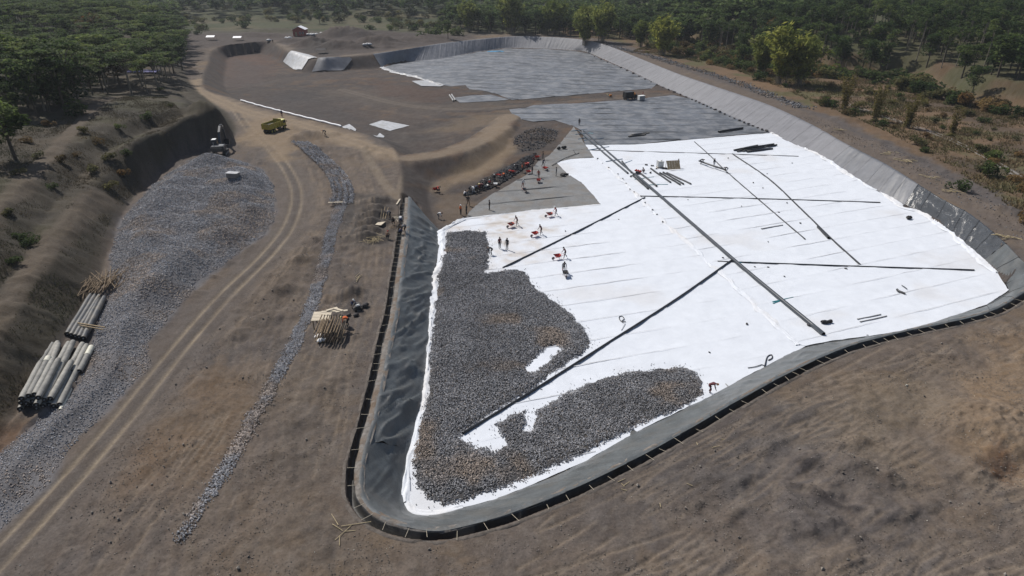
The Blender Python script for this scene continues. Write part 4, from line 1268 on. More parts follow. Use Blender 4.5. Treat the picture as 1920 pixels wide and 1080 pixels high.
pipe([(1373,290),(1440,336),(1500,392),(1560,451),(1612,498)], .12, 'black pipe running diagonally from the pipe stack to the lower cross pipe', name='branch_pipe')
for a, b, l in (((1220,318),(1257,344), 'leftmost of the four loose black pipes beside the plywood lean-to'), ((1237,326),(1275,348), 'second from left of the four loose black pipes'),
                ((1243,325),(1281,347), 'third from left of the four loose black pipes'), ((1250,326),(1295,347), 'rightmost of the four loose pipes, dusty grey')):
    pipe([a, b], .17, l, group='loose pipes beside the lean-to', m='pipe_dust' if 'dusty' in l else 'pipe')
for i, (a, b, z) in enumerate((((1376,284),(1420,275),0), ((1382,286),(1432,277),0), ((1392,286),(1456,274),0), ((1400,287),(1448,281),0), ((1390,284),(1450,275),.32))):
    pipe([a, b], .19, ['topmost left pipe of the black pipe stack near the far white edge', 'second pipe of the black pipe stack near the far white edge', 'longest pipe of the black pipe stack near the far white edge',
                       'lowest pipe of the black pipe stack near the far white edge', 'pipe lying on top of the black pipe stack near the far white edge'][i], group='stack of black pipes', dz=.12 + z)
pipe([(1347,250),(1392,243)], .28, 'thick black pipe on the grey sheet by the right slope', dz=.14)
for k in range(4):
    pipe([(1178 + k * 2, 258 - k * 1.2), (1208 + k * 3 - (k == 2) * 9, 255 - k * 1.3)], .16, ['nearest pipe of the short black bundle on the grey sheet', 'second pipe of the short black bundle on the grey sheet', 'third and shortest pipe of the black bundle on the grey sheet', 'farthest pipe of the short black bundle on the grey sheet'][k], group='short pipe bundle', dz=.14)
pipe([(1427,431),(1467,424)], .11, 'short grey pipe between the two diagonal pipes', m='grey_metal')
pipe([(1607,600),(1651,591)], .07, 'grey rod near the lower white edge, farther of two', m='grey_metal', name='rod')
pipe([(1612,605),(1662,594)], .07, 'grey rod near the lower white edge, nearer of two', m='grey_metal', name='rod')
pipe([(1533,428),(1553,449)], .2, 'short thick black coupling pipe on the right diagonal pipe')
pipe([(843,180),(850,191)], .25, 'left of two short grey pipes on the far soil floor', m='grey_metal')
pipe([(847,179),(854,190)], .25, 'right of two short grey pipes on the far soil floor', m='grey_metal')
carried = pipe([(1310,307),(1335,316),(1360,324)], .17, 'black pipe being handled by three men on the white sheet', dz=.45)
def stick(p0, p1, r, label, cat, m, group=None, name='stake'):
    mb = MB(); p0 = Vector(p0); p1 = Vector(p1); mb.cyl(Vector((0, 0, 0)), p1 - p0, r, r * .85, 7)
    o = mb.build(name, M[m]); o.location = p0; return tag(o, label, cat, group)
BL = [((1071,247),(1101,243),'blue'), ((1079,253),(1113,250),'blue'), ((1084,262),(1099,259),'blue'), ((1095,265),(1108,262),'blue'), ((1113,262),(1132,260),'blue'), ((1104,250),(1112,252),'teal'),
      ((1100,283),(1142,276),'blue'), ((1136,304),(1167,299),'blue'), ((1172,307),(1185,302),'blue'), ((1190,338),(1226,333),'teal'), ((1216,348),(1252,347),'teal'), ((1448,568),(1487,559),'teal'), ((1449,571),(1470,563),'teal'), ((1385,494),(1408,493),'teal')]
BLAB = ['topmost blue stick at the far end of the twin pipes', 'second blue stick from the far end of the twin pipes', 'third blue stick, left of the twin pipes', 'fourth blue stick, left of the twin pipes', 'blue stick just right of the twin pipes near the white edge', 'short teal stick right of the far pipe ends',
        'blue stick where the twin pipes cross the white edge', 'blue stick under the twin pipes halfway along', 'short blue stick right of the twin pipes halfway', 'teal stick under the head of the long main pipe', 'teal stick by the end of the short grey pipe', 'teal stick under the lower part of the long main pipe', 'shorter teal stick under the lower part of the long main pipe', 'teal stick where main and lower cross pipe meet']
for (a, b, m), l in zip(BL, BLAB):
    stick(on_floor(*a, .13), on_floor(*b, .13), .09, l, 'stick', m, 'coloured sticks under the main pipe', 'support_stick')

# bags, fittings and scraps on the sheets
def blob_mesh(name, n=1, r=.25, flat=.55, seed=0):
    rr = np.random.default_rng(seed); bm = bmesh.new()
    for k in range(n):
        ret = bmesh.ops.create_icosphere(bm, subdivisions=2, radius=r)
        off = Vector((rr.normal(0, r * .9), rr.normal(0, r * .9), 0)) if n > 1 else Vector()
        for v in ret['verts']:
            c = v.co
            v.co = Vector((c.x * 1.35, c.y * .85, c.z * flat + r * flat)) * (1 + .18 * math.sin(9 * c.x / r * .3 + k) * math.cos(7 * c.y / r * .3)) + off
    me = bpy.data.meshes.new(name); bm.to_mesh(me); bm.free()
    for p in me.polygons: p.use_smooth = True
    return me
BAG = [blob_mesh('sandbag', 1, .19, .5, k) for k in range(3)]
for b in BAG: b.materials.append(M['bag_dark'])
def bag(px, py, s, label, group, dz=.12):
    o = link('sandbag', BAG[random.randrange(3)]); o.location = on_floor(px, py, dz); o.scale = (s, s, s); o.rotation_euler = (0, 0, random.uniform(0, 6)); tag(o, label, 'sandbag', group)
for i in range(13):
    t = i / 30; k = t * (len(FOLD_PX) - 3); j = int(k); f = k - j
    a = FOLD_PX[1 + j]; b = FOLD_PX[2 + j]
    bag(a[0] + (b[0] - a[0]) * f + random.uniform(-3, 6), a[1] + (b[1] - a[1]) * f + random.uniform(-2, 2), random.uniform(.6, 1.0), 'small dark sandbag weighing down the fold of the white sheet', 'sandbags along the fold', .2)
TOE_R = [(1440,247),(1392,228),(1340,205),(1300,187),(1238,161),(1175,131),(1105,101)]
for i in range(34):
    k = i / 34 * (len(TOE_R) - 1); j = int(k); f = k - j; a = TOE_R[j]; b = TOE_R[j + 1]
    bag(a[0] + (b[0] - a[0]) * f - 3, a[1] + (b[1] - a[1]) * f + 1.0, random.uniform(1.3, 2.6), 'dark sandbag along the foot of the grey right slope', 'sandbags along the right slope', .15)
for px, py in [(1620,297),(1365,298),(1438,327),(1485,307),(1412,344),(1430,354),(1160,413),(1355,485),(1390,388),(1460,400),(1290,376),(1330,448),(1415,502),(1440,503),(1470,520),(1585,506),(1500,420),(1330,663),(1060,435),(1440,455),(1620,290),(1475,382),(1400,610),(1515,612)]:
    bag(px, py, random.uniform(.5, .9), 'small dark sandbag alone on the white sheet', 'scattered sandbags')
def lump(px, py, n, r, label, cat='bundle', m='black', name='bundle', seed=3, dz=.1):
    o = link(name, blob_mesh(name, n, r, .8, seed), M[m]); o.location = on_floor(px, py, dz); return tag(o, label, cat)
lump(1550,608,5,.26,'black heap of plastic right of the end of the main pipe', seed=4)
lump(1703,411,4,.28,'black bundle near the right edge of the white sheet', seed=5)
lump(1055,281,4,.4,'dark bundle with a green patch at the head of the grey fabric', seed=6)
lump(1060,331,5,.33,'black crumpled heap beside the standing worker on the grey fabric', seed=8)
def bent(pts, r, label, m='pipe', name='cable_loop', cat='cable'):
    q = catmull([tuple(on_floor(a, b, r + .12 + (c if len(t) > 2 else 0))) for t in pts for a, b, c in [(*t, 0)[:3]]], .15)
    mb = MB(); mb.tube([Vector(p) for p in q], r, 7); o = mb.build(name, M[m]); return tag(o, label, cat)
bent([(1168,607),(1162,602),(1161,596),(1166,595),(1170,600),(1165,605),(1173,605)], .045, 'small black looped cable on the white sheet above the long pipe')
bent([(1172,608),(1169,614),(1165,621)], .03, 'short grey rope end below the looped cable', m='grey_metal', name='rope', cat='rope')
bent([(1433,690),(1438,672),(1446,668),(1447,674),(1440,678)], .06, 'bent black strap standing near the lower liner edge')
bent([(1402,692),(1415,690),(1428,686),(1433,688)], .04, 'thin black rope trailing from the bent strap', name='rope', cat='rope')
bent([(1681,546),(1684,549),(1696,554)], .14, 'black pipe fitting near the right corner of the white sheet', name='pipe_fitting', cat='pipe fitting')
bent([(1690,537),(1695,540),(1700,544)], .05, 'thin black offcut behind the pipe fitting', name='offcut', cat='offcut')
bent([(1380,745),(1366,728),(1360,722)], .05, 'grey strap at the gravel end by the bending worker', m='grey_metal', name='strap', cat='strap')
bent([(1075,283),(1080,290),(1086,288)], .06, 'black hose on the grey fabric near the twin pipes', name='hose', cat='hose')
bent([(1035,312),(1050,303),(1062,297),(1080,290)], .07, 'long dark bar lying over the grey fabric and white corner', name='bar', cat='bar')

# silver and white pieces of sheet elsewhere
drape('silver_sheet', [(692,234),(716,226),(768,236),(731,246)], M['silver'], 'flat silver sheet alone on the dark soil floor', 'sheet', .08, .8)
drape('silver_sheet', [(642,238),(655,233),(668,243),(655,245)], M['silver'], 'small silver sheet at the end of the white roll on the rim', 'sheet', .1, .6)
drape('silver_sheet', [(699,254),(712,250),(721,256),(707,259)], M['silver'], 'small pale sheet on the rim left of the tan road', 'sheet', .1, .6)
drape('silver_sheet', [(851,184),(880,180),(920,178),(955,187),(930,190),(862,193)], M['grey_sheet'], 'grey offcut sheet in front of the far grey floor', 'sheet', .1, 1.5)
drape('silver_sheet', [(772,153),(800,151),(834,160),(826,163),(790,162)], M['silver'], 'pale torn strip at the left edge of the far grey sheet', 'sheet', .2, 1.5)
drape('slope_sheet', [(531,116),(550,97),(580,104),(596,113),(580,125),(566,132),(550,131)], M['silver'], 'pale sheet draped on the far left slope', 'sheet', .35, 1.2, .06)
drape('slope_sheet', [(597,113),(655,107),(662,126),(640,131),(585,136)], M['liner_mid'], 'dark sheet with pale foot draped on the far slope beside the pale sheet', 'sheet', .35, 1.2, .10)
hem(WFL([(716,127),(740,136),(765,141),(800,151),(828,160)]), 2.0, .5, M['silver'], None, 471, 'folded_edge', .1, .8)
tag(bpy.data.objects['folded_edge'], 'bright folded edge along the left side of the far grey sheet', 'sheet edge')
def rolled():
    L = catmull(WL([(452,190),(470,194),(486,199),(510,205),(550,216),(590,226),(640,238)]), 1.0)
    z = surf(L[:, 0], L[:, 1]) + .35
    s = np.arange(len(L)); mb = MB()
    mb.tube([Vector((a, b, c - .1 + .05 * math.sin(i * 1.3))) for i, ((a, b), c) in enumerate(zip(L, z))], .24, 8)
    o = mb.build('rolled_sheet', M['roof_white']); tag(o, 'long pale rolled sheet lying along the rim behind the yellow truck', 'roll')
rolled()

# bamboo stakes bridging the anchor trench
def stakes():
    S = catmull(RT[:N_TRENCH - 2], 0.3); rim = S[:, :2]
    t = np.gradient(rim, axis=0); t /= np.linalg.norm(t, axis=1)[:, None]
    nr = np.stack([-t[:, 1], t[:, 0]], 1); nr *= np.sign((nr * (S[:, 2:] - rim)).sum(1))[:, None]
    s = np.cumsum(np.concatenate([[0], np.linalg.norm(np.diff(rim, axis=0), axis=1)]))
    pos = 3.0
    while pos < s[-1]:
        i = int(np.searchsorted(s, pos)); i = min(i, len(s) - 1)
        left = s[i] < 75
        if left: a = rim[i] + nr[i] * random.uniform(-.1, .25); b = rim[i] + nr[i] * random.uniform(.7, .85) + t[i] * random.uniform(-.2, .2)
        else: a = rim[i] - nr[i] * random.uniform(.05, .3); b = rim[i] + nr[i] * random.uniform(.3, .68) + t[i] * random.uniform(-.25, .25)
        stick((a[0], a[1], .10), (b[0], b[1], .12) , .016, 'thin bamboo stake laid across the anchor trench on the left side of the basin' if left else 'thin bamboo stake laid across the anchor trench on the near side of the basin',
              'stake', 'board', 'stakes across the left trench' if left else 'stakes across the near trench', 'trench_stake')
        pos += random.uniform(1.2, 2.6) if pos > 30 else random.uniform(1.1, 1.7)
stakes()

# ------------------------------------------------------------------ rolls, timber and other things in the left yard
def roll(p0, p1, r, label, mats, group, sock=0.0, cap='black'):
    p0 = Vector(p0); p1 = Vector(p1); d = Matrix.Rotation(random.gauss(0, .022), 3, 'Z') @ (p1 - p0) + Vector((0, 0, random.uniform(-.06, .06)))
    if mats == 'roll_white' and random.random() < .35: mats = 'roll_grey'
    root = empty('liner_roll', p0, 0, label, 'roll', group)
    n = 14; k = 7; q = d.to_track_quat('Z', 'Y'); V = []; F = []
    for i in range(k + 1):
        rr = r * (1 + random.uniform(-.05, .05)) * (0.86 if i in (0, k) else 1)
        c = d * i / k + Vector((0, 0, -.03 * math.sin(math.pi * i / k)))
        V += [c + q @ Vector((rr * math.cos(2 * math.pi * j / n), rr * math.sin(2 * math.pi * j / n), 0)) for j in range(n)]
    F = [(i * n + j, i * n + (j + 1) % n, (i + 1) * n + (j + 1) % n, (i + 1) * n + j) for i in range(k) for j in range(n)]
    mb = MB(); mb.add(V, F, True); mb.build('wrap', M[mats], root)
    for c, s in ((Vector(), 1), (d, -1)):
        u = d.normalized() * s
        MB().cyl(c + u * .01, c + u * .03, r * .85, r * .85, n).build('roll_end', M['black'], root)
    cr = MB(); cr.tube([-d.normalized() * .06, d + d.normalized() * .06], r * .22, 8, r * .15); cr.build('core_tube', M['grey_metal'], root)
    if sock:
        sk = MB(); sk.cyl(d * (1 - sock), d * 1.004, r * 1.05, r * 1.02, n); sk.build('sleeve', M['roll_pale'], root)
    return root
def P3(px, py, z): p = W(px, py, z); return Vector((p[0], p[1], z))
d0 = (P3(138, 703, .9) - P3(110, 762, .9)); d0.z = 0; AX = d0.normalized(); PERP = Vector((AX.y, -AX.x, 0))
def yard_z(p): return float(surf(np.array([p.x]), np.array([p.y]))[0])
cA0 = P3(40, 775, .25); cA1 = P3(121, 764, .25)
gA = 'pale liner rolls stacked beside the stockpile'
lab_n = 'pale dusty liner roll in the near row of the big roll stack'
for layer, n, z in ((0, 8, .1), (1, 6, .62), (2, 4, 1.12)):
    for i in range(n):
        f = (i + .5 * layer) / 8
        b = cA0.lerp(cA1, f + .02) + AX * random.uniform(-.45, .55); b.z = .38 + z + .25 * (1 - f)
        roll(b, b + AX * random.uniform(5.6, 6.3), .27, lab_n if layer < 2 else 'pale dusty liner roll on the top layer of the big roll stack', 'roll_white', gA, .12 if (layer == 2 and i == 1) else 0)
cB0 = P3(62, 702, .3); cB1 = P3(150, 700, .3)
for i in range(9):
    b = cB0.lerp(cB1, i / 8) + AX * random.uniform(-.3, .7); b.z = .55 + .35 * (i < 6)
    roll(b, b + AX * random.uniform(4.2, 4.9), .27, ['leftmost liner roll of the far row, with a white torn end', 'pale dusty liner roll in the far row of the big roll stack', 'rightmost liner roll of the far row, with a bright pale sleeve'][0 if i == 0 else 2 if i == 8 else 1], 'roll_white', gA, .16 if i == 0 else .36 if i == 8 else 0)
b = P3(121, 768, .3) + PERP * -.3; roll(b, b + AX * 5.6, .2, 'thin pale roll lying apart at the right of the roll stack', 'roll_pale', gA)
d1 = P3(187, 560, .4) - P3(143, 636, .4); d1.z = 0; ln = d1.length; A1 = d1.normalized(); P1 = Vector((A1.y, -A1.x, 0))
for i in range(5):
    b = P3(128, 632, .4).lerp(P3(158, 640, .4), i / 4); b.z = .75
    roll(b, b + A1 * (ln + random.uniform(-.2, .2)), .30, ['leftmost of five black liner rolls side by side', 'second from left of five black liner rolls', 'middle one of five black liner rolls', 'fourth from left of five black liner rolls', 'rightmost of five black liner rolls side by side'][i], 'roll_black', 'five black rolls by the cut bank')
b = P3(146, 606, 1.2); e = P3(197, 614, 1.0)
stick(b, e, .09, 'wooden pole lying across the black rolls', 'pole', 'wood', None, 'pole')
stick(P3(150, 610, 1.15), P3(194, 618, 1.0), .07, 'second thinner pole across the black rolls', 'pole', 'wood', None, 'pole')
def stick_pile(name, px, n, L, spread, mt, label, cat, fan=.3, r=.03, base=None, z=.1, h=.5):
    c = G1(*px); root = empty(name, c, 0, label, cat)
    for k in range(n):
        a = base + random.gauss(0, fan); l = L * random.uniform(.6, 1.1)
        o = Vector((random.gauss(0, spread[0]), random.gauss(0, spread[1]), z + random.random() * h))
        d = Vector((math.cos(a), math.sin(a), random.uniform(-.08, .08))) * l / 2
        mb = MB(); mb.cyl(o - d, o + d, r, r * .7, 5); mb.build('stick', M[mt], root)
    return root
ang = math.atan2(A1.y, A1.x)
stick_pile('stick_pile', (193, 540), 70, 4.2, (.9, 1.2), 'stick', 'pile of brown wooden sticks above the five black rolls', 'stick pile', .25, .05, ang, .3, .9)
stick_pile('bamboo_offcuts', (702, 447), 42, 1.9, (.45, .6), 'bamboo', 'messy heap of bright split bamboo left of the trench', 'bamboo pile', .8, .025, 1.4, .05, .35)
stick_pile('bamboo_offcuts', (673, 520), 6, 1.8, (.15, .3), 'bamboo', 'few bamboo sticks lying alone left of the trench', 'bamboo pile', .25, .03, 1.3, .05, .15)
for k, (px, ln, a) in enumerate((((628, 975), 1.2, 2.2), ((633, 990), 1.0, -.6), ((645, 998), 1.6, 1.0), ((668, 984), 2.0, .2), ((637, 1015), .8, 1.8), ((657, 996), .7, .1), ((720, 975), .9, 1.6))):
    c = G1(*px); d = Vector((math.cos(a), math.sin(a), 0)) * ln / 2
    stick(c - d + Vector((0, 0, .06)), c + d + Vector((0, 0, .06)), .025, 'pale stick lying on the soil outside the left front corner of the basin', 'stick', 'bamboo', 'sticks at the front corner', 'loose_stick')
for px in ((1050,867),(1158,897),(1190,810),(1332,826),(1228,935),(1283,896),(1165,895),(1155,890),(1345,812),(1297,820),(1160,906)):
    c = G1(px[0] + 10, px[1] + 12); a = random.uniform(0, 3); d = Vector((math.cos(a), math.sin(a), 0)) * random.uniform(.15, .35)
    stick(c - d + Vector((0, 0, .05)), c + d + Vector((0, 0, .05)), .025, 'short pale stick on the soil in front of the near trench', 'stick', 'bamboo', 'sticks before the near trench', 'loose_stick')
# pile of bamboo poles with planks
c = G1(623, 630); root = empty('bamboo_bundle', c, 0, 'upright stack of brown bamboo poles with planks on top beside the crouching worker', 'bamboo stack')
for k in range(26):
    x = -1.25 + 2.5 * (k % 9) / 8 + random.uniform(-.05, .05); z = .15 + .55 * (k // 9) + random.uniform(-.05, .05); mb = MB()
    mb.cyl((x, -1.5 + random.uniform(-.15, .15), z), (x + random.uniform(-.1, .1), 1.4, z + .45), .07, .055, 7); mb.build('pole', M['stick'], root)
for k, (x, y, a) in enumerate(((-.6, 1.5, .15), (.3, 1.45, -.2), (.9, 1.4, .3), (-.2, 1.75, .6), (.5, 1.6, -.5))):
    MB().box((x, y, 2.05 + k * .045), (1.2, .28, .035), a).build('plank', M['board'], root)
c = G1(606, 610); root = empty('plank_sheet', c, .1, 'pale plank platform at the left of the bamboo pole stack', 'planks')
for k in range(6): MB().box((0, -.8 + k * .31, 1.2 + .01 * k), (1.9, .29, .04), random.uniform(-.04, .04)).build('plank', M['board'], root)
for x, y in ((-.8, -.75), (.8, -.75), (-.8, .8), (.8, .8)): MB().box((x, y, .6), (.09, .09, 1.2)).build('leg', M['stick'], root)
for px, lab in (((598, 633), 'upper of two white sacks left of the bamboo stack'), ((602, 641), 'lower of two white sacks left of the bamboo stack')):
    o = link('sack', blob_mesh('sack', 1, .38, .5, 5), M['bag_white']); o.location = G1(*px) + Vector((0, 0, .02)); o.rotation_euler = (0, 0, .4); tag(o, lab, 'sack')
# small dark motor pump beside the crouching worker
c = G1(671, 582); root = empty('motor_pump', c, .5, 'small dark engine with pale tank beside the crouching worker', 'engine')
MB().bbox((0, 0, .35), (.7, .45, .4), .05).build('engine_block', M['dark_metal'], root)
MB().bbox((.05, 0, .62), (.45, .35, .16), .05).build('fuel_tank', M['white_paint'], root)
for y in (-.26, .26): MB().tube([(-.45, y, .06), (.45, y, .06), (.48, y, .5), (.3, y, .8), (-.3, y, .8), (-.48, y, .5), (-.45, y, .06)], .025, 6).build('frame_tube', M['grey_metal'], root)
for x in (-.3, .35): MB().cyl((x, -.33, .16), (x, -.28, .16), .16, .16, 12).build('wheel', M['black'], root)
for px, r, lab in (((685, 575), .3, 'larger dark clod right of the engine'), ((668, 592), .22, 'dark clod just below the engine'), ((654, 590), .18, 'small dark clod left below the engine')):
    o = link('soil_clod', blob_mesh('soil_clod', 2, r, .7, 7), M['bag_dark']); o.location = G1(*px); tag(o, lab, 'clod')
# boards by the trench head
def board(px, w, l, rz, label, h=.05, z=.12, tilt=0.0):
    c = G1(*px); root = empty('board', c + Vector((0, 0, z)), rz, label, 'board')
    n = 4
    for k in range(n): MB().box((0, -l / 2 + (k + .5) * l / n, 0), (w, l / n - .015, h), 0, tilt).build('plank', M['board'], root)
    return root
board((766, 384), 1.2, 1.6, .05, 'square pale board at the head of the left slope', z=.25)
board((714, 418), .95, 1.9, -.25, 'pale board with posts near the row of dirt piles', z=.2)
board((747, 380), .22, 2.6, -.05, 'narrow upright plank at the end of the trench', z=.2)
board((630, 386), 2.3, .3, .1, 'narrow plank crossing the stone drain', z=.55)
for k, (a, b) in enumerate((((718, 413), (723, 398)), ((722, 414), (729, 400)), ((714, 412), (717, 402)))):
    stick(G1(*a) + Vector((0, 0, .2)), G1(*b) + Vector((0, 0, .9)), .05, ['left', 'right', 'short'][k] + ' wooden post leaning behind the pale board', 'post', 'wood', None, 'post')
stick_pile('cut_branches', (738, 428), 14, 1.2, (.5, .9), 'stick', 'dark cut branches lying beside the trench workers', 'branches', .9, .035, 1.2, .05, .25)
stick_pile('timber_scraps', (742, 412), 12, .9, (.25, .6), 'board', 'pale timber scraps beside the trench workers', 'scraps', 1.0, .045, 1.2, .05, .2)
for px, n, lab in (((1667, 289), 8, 'pale timber scraps on the right rim track, farthest group'), ((1690, 302), 10, 'yellow timber scraps on the right rim track, second group'), ((1740, 335), 5, 'few pale timber scraps on the right rim track'), ((1785, 362), 9, 'line of pale timber scraps on the right rim track'), ((1885, 445), 12, 'pale timber scraps on the right rim track near the frame edge'), ((1575, 244), 6, 'pale timber scraps on the far right rim track')):
    stick_pile('timber_scraps', px, n, 1.6, (1.0, .7), 'bamboo', lab, 'scraps', .5, .06, -.6, .05, .25)
# stone box on the stockpile
c = G1(438, 333); root = empty('survey_box', c, -.15, 'small box with blue grey lid on top of the stockpile', 'box')
MB().bbox((0, 0, .4), (2.0, 1.1, .8), .04).build('box_body', M['concrete'], root); MB().bbox((0, 0, .86), (2.2, 1.3, .1), .04).build('lid', M['silver'], root)
# drum and plywood lean-to on the white sheet
c = on_floor(1237, 315, .1); root = empty('white_tank', c, .1, 'white cube tank standing beside the plywood lean-to', 'tank')
MB().bbox((0, 0, .75), (1.1, 1.1, 1.3), .1).build('tank_body', M['white_paint'], root)
for k in range(5):
    MB().bbox((0, 0, .2 + k * .27), (1.18, 1.18, .04), .015).build('cage_bar', M['grey_metal'], root)
for x, y in ((-.58, -.58), (.58, -.58), (.58, .58), (-.58, .58), (0, -.59), (-.59, 0)): MB().cyl((x, y, .05), (x, y, 1.5), .025, .025, 6).build('cage_post', M['grey_metal'], root)
MB().bbox((0, 0, .05), (1.2, 1.2, .12), .02).build('pallet', M['wood'], root); MB().cyl((.2, 0, 1.4), (.2, 0, 1.5), .14, .14, 10).build('cap', M['grey_metal'], root)
c = on_floor(1259, 319, .1); root = empty('plywood_shelter', c, .15, 'leaning plywood sheets on a frame beside the white tank', 'lean-to')
for k in range(5): MB().box((-.95 + k * .55 + .2, .1, .95), (.52, .04, 1.9), 0, 0, R(-38)).build('plywood_sheet', M['wood'], root)
for x in (-1.0, 1.45): MB().cyl((x, .8, 0), (x, .75, 1.7), .05, .05, 6).build('post', M['stick'], root)
MB().cyl((-1.1, .72, 1.66), (1.6, .72, 1.66), .04, .04, 6).build('ridge_pole', M['stick'], root)
lump(1247, 318, 4, .22, 'dark bags at the foot of the plywood lean-to', 'bags', 'bag_dark', 'bags', 9)
o = link('crate', None); bpy.data.objects.remove(o)
for i, (px, py) in enumerate(((1211, 311), (1224, 313), (1232, 318), (1182, 332), (1189, 329), (1219, 325))):
    lump(px, py, 2, .16, ['dark tool bag behind the pipe crew', 'small dark bag left of the white tank', 'small dark bag below the white tank', 'small dark bag left of the pipe head', 'small dark bag at the pipe head', 'small dark bag at the loose pipe ends'][i], 'bag', 'bag_dark', 'tool_bag', 20 + i)
# welding machine at the pipe head
c = on_floor(1196, 326, .1); root = empty('welding_machine', c, -.8, 'red pipe welding machine clamped on the head of the main pipe', 'machine')
MB().bbox((0, 0, .5), (1.5, .5, .25), .05).build('bed', M['red'], root)
for x in (-.5, 0, .5): MB().tube([(x, .32 * math.cos(a), .42 + .32 * math.sin(a)) for a in np.linspace(0, math.pi, 8)], .06, 6).build('clamp', M['red'], root)
MB().bbox((.2, -.55, .3), (.6, .4, .5), .04).build('power_unit', M['dark_metal'], root)
# concrete lined ditch on the right field
L = catmull(G([1590, 1640, 1700, 1760, 1830, 1900, 1960], [196, 213, 233, 253, 285, 325, 362])[:, :2], 2.0)
t = np.gradient(L, axis=0); t /= np.linalg.norm(t, axis=1)[:, None]; nr = np.stack([-t[:, 1], t[:, 0]], 1); V = []
for o_, z_ in ((-.75, -.2), (-.7, .12), (-.52, .13), (-.42, -.12), (.42, -.12), (.52, .13), (.7, .12), (.75, -.2)):
    p = L + nr * o_; V.append(np.column_stack([p, surf(p[:, 0], p[:, 1]) + z_]))
V = np.array(V); o = link('concrete_channel', np_mesh('concrete_channel', V.reshape(-1, 3), ribbon(V), False), M['concrete']); tag(o, 'pale concrete channel running across the dry field on the right', 'channel')

# ------------------------------------------------------------------ vehicles
def wheel(root, x, y, z, r, w, rim='grey_metal'):
    t = MB(); n = 18; prof = [(r * .62, -w / 2), (r * .93, -w / 2), (r, -w * .32), (r, w * .32), (r * .93, w / 2), (r * .62, w / 2)]
    V = [Vector((x + a * math.cos(2 * math.pi * k / n), y + b, z + a * math.sin(2 * math.pi * k / n))) for k in range(n) for a, b in prof]
    m = len(prof); F = [(k * m + j, k * m + j + 1, ((k + 1) % n) * m + j + 1, ((k + 1) % n) * m + j) for k in range(n) for j in range(m - 1)]
    t.add(V, F, True); w_ = t.build('wheel', M['black'], root)
    h = MB(); h.cyl((x, y - w * .4, z), (x, y + w * .4, z), r * .63, r * .63, 14); h.cyl((x, y - w * .5, z), (x, y + w * .5, z), r * .2, r * .2, 8); h.build('rim', M[rim], w_)
def heading(a, b):
    p = G1(*a); q = G1(*b); return math.atan2(q.y - p.y, q.x - p.x)
def dump_truck():
    p = G1(517, 245); rz = heading((497, 249), (540, 234))
    root = empty('dump_truck', p, rz, 'yellow dump truck with pale cab roof on the tan road', 'truck')
    Y = M['yellow']
    MB().box((-.3, 0, .75), (6.4, .8, .22)).build('chassis', M['dark_metal'], root)
    b = MB()                                     # open tipper body, front x=+1.3
    b.box((-1.1, 0, 1.05), (4.4, 2.2, .12)); b.box((-1.1, 1.1, 1.65), (4.4, .08, 1.2)); b.box((-1.1, -1.1, 1.65), (4.4, .08, 1.2)); b.box((1.08, 0, 1.85), (.08, 2.2, 1.6)); b.box((-3.28, 0, 1.6), (.08, 2.2, 1.1), 0, .08)
    body = b.build('tipper_body', Y, root)
    for k in range(7):
        for s in (-1, 1): MB().box((-3.1 + k * .68, s * 1.17, 1.62), (.1, .08, 1.2)).build('side_rib', Y, body)
    MB().bbox((2.15, 0, 1.5), (1.55, 2.05, 1.35), .12).build('cab', Y, root)
    MB().bbox((2.1, 0, 2.22), (1.45, 1.95, .14), .05).build('cab_roof', M['yellow_pale'], root)
    MB().box((2.935, 0, 1.78), (.03, 1.75, .6), 0, -.06).build('windscreen', M['glass'], root)
    for s in (-1, 1):
        MB().box((2.25, s * 1.032, 1.8), (.95, .02, .52)).build('side_window', M['glass'], root)
        MB().cyl((2.93, s * .8, 1.1), (2.97, s * .8, 1.1), .13, .13, 12).build('headlight', M['white_paint'], root)
        MB().bbox((2.95, s * 1.18, 1.75), (.08, .16, .35), .02).build('mirror', M['black'], root)
    MB().bbox((2.95, 0, .72), (.16, 2.05, .28), .04).build('bumper', M['dark_metal'], root)
    MB().bbox((.4, -.85, .7), (.9, .4, .4), .06).build('fuel_tank', M['dark_metal'], root)
    for x, off in ((2.1, .92), (-1.6, .82), (-2.55, .82)):
        for s in (-1, 1): wheel(root, x, s * off, .48, .48, .32 if x > 0 else .5, 'yellow')
    m = sheet_mesh('soil_load', np.array([(-3.1, -1.0), (.95, -1.0), (.95, 1.0), (-3.1, 1.0)]), .25, lambda x, y: 1.55 + .5 * np.exp(-((x + 1.1) / 1.4) ** 2 - (y / .8) ** 2) + .1 * fbm(x, y, .8, 3, 77))
    o = link('soil_load', m, M['bed']); o.location = p; o.rotation_euler = (0, 0, rz); tag(o, 'heap of dark soil inside the yellow truck', 'soil')
dump_truck()

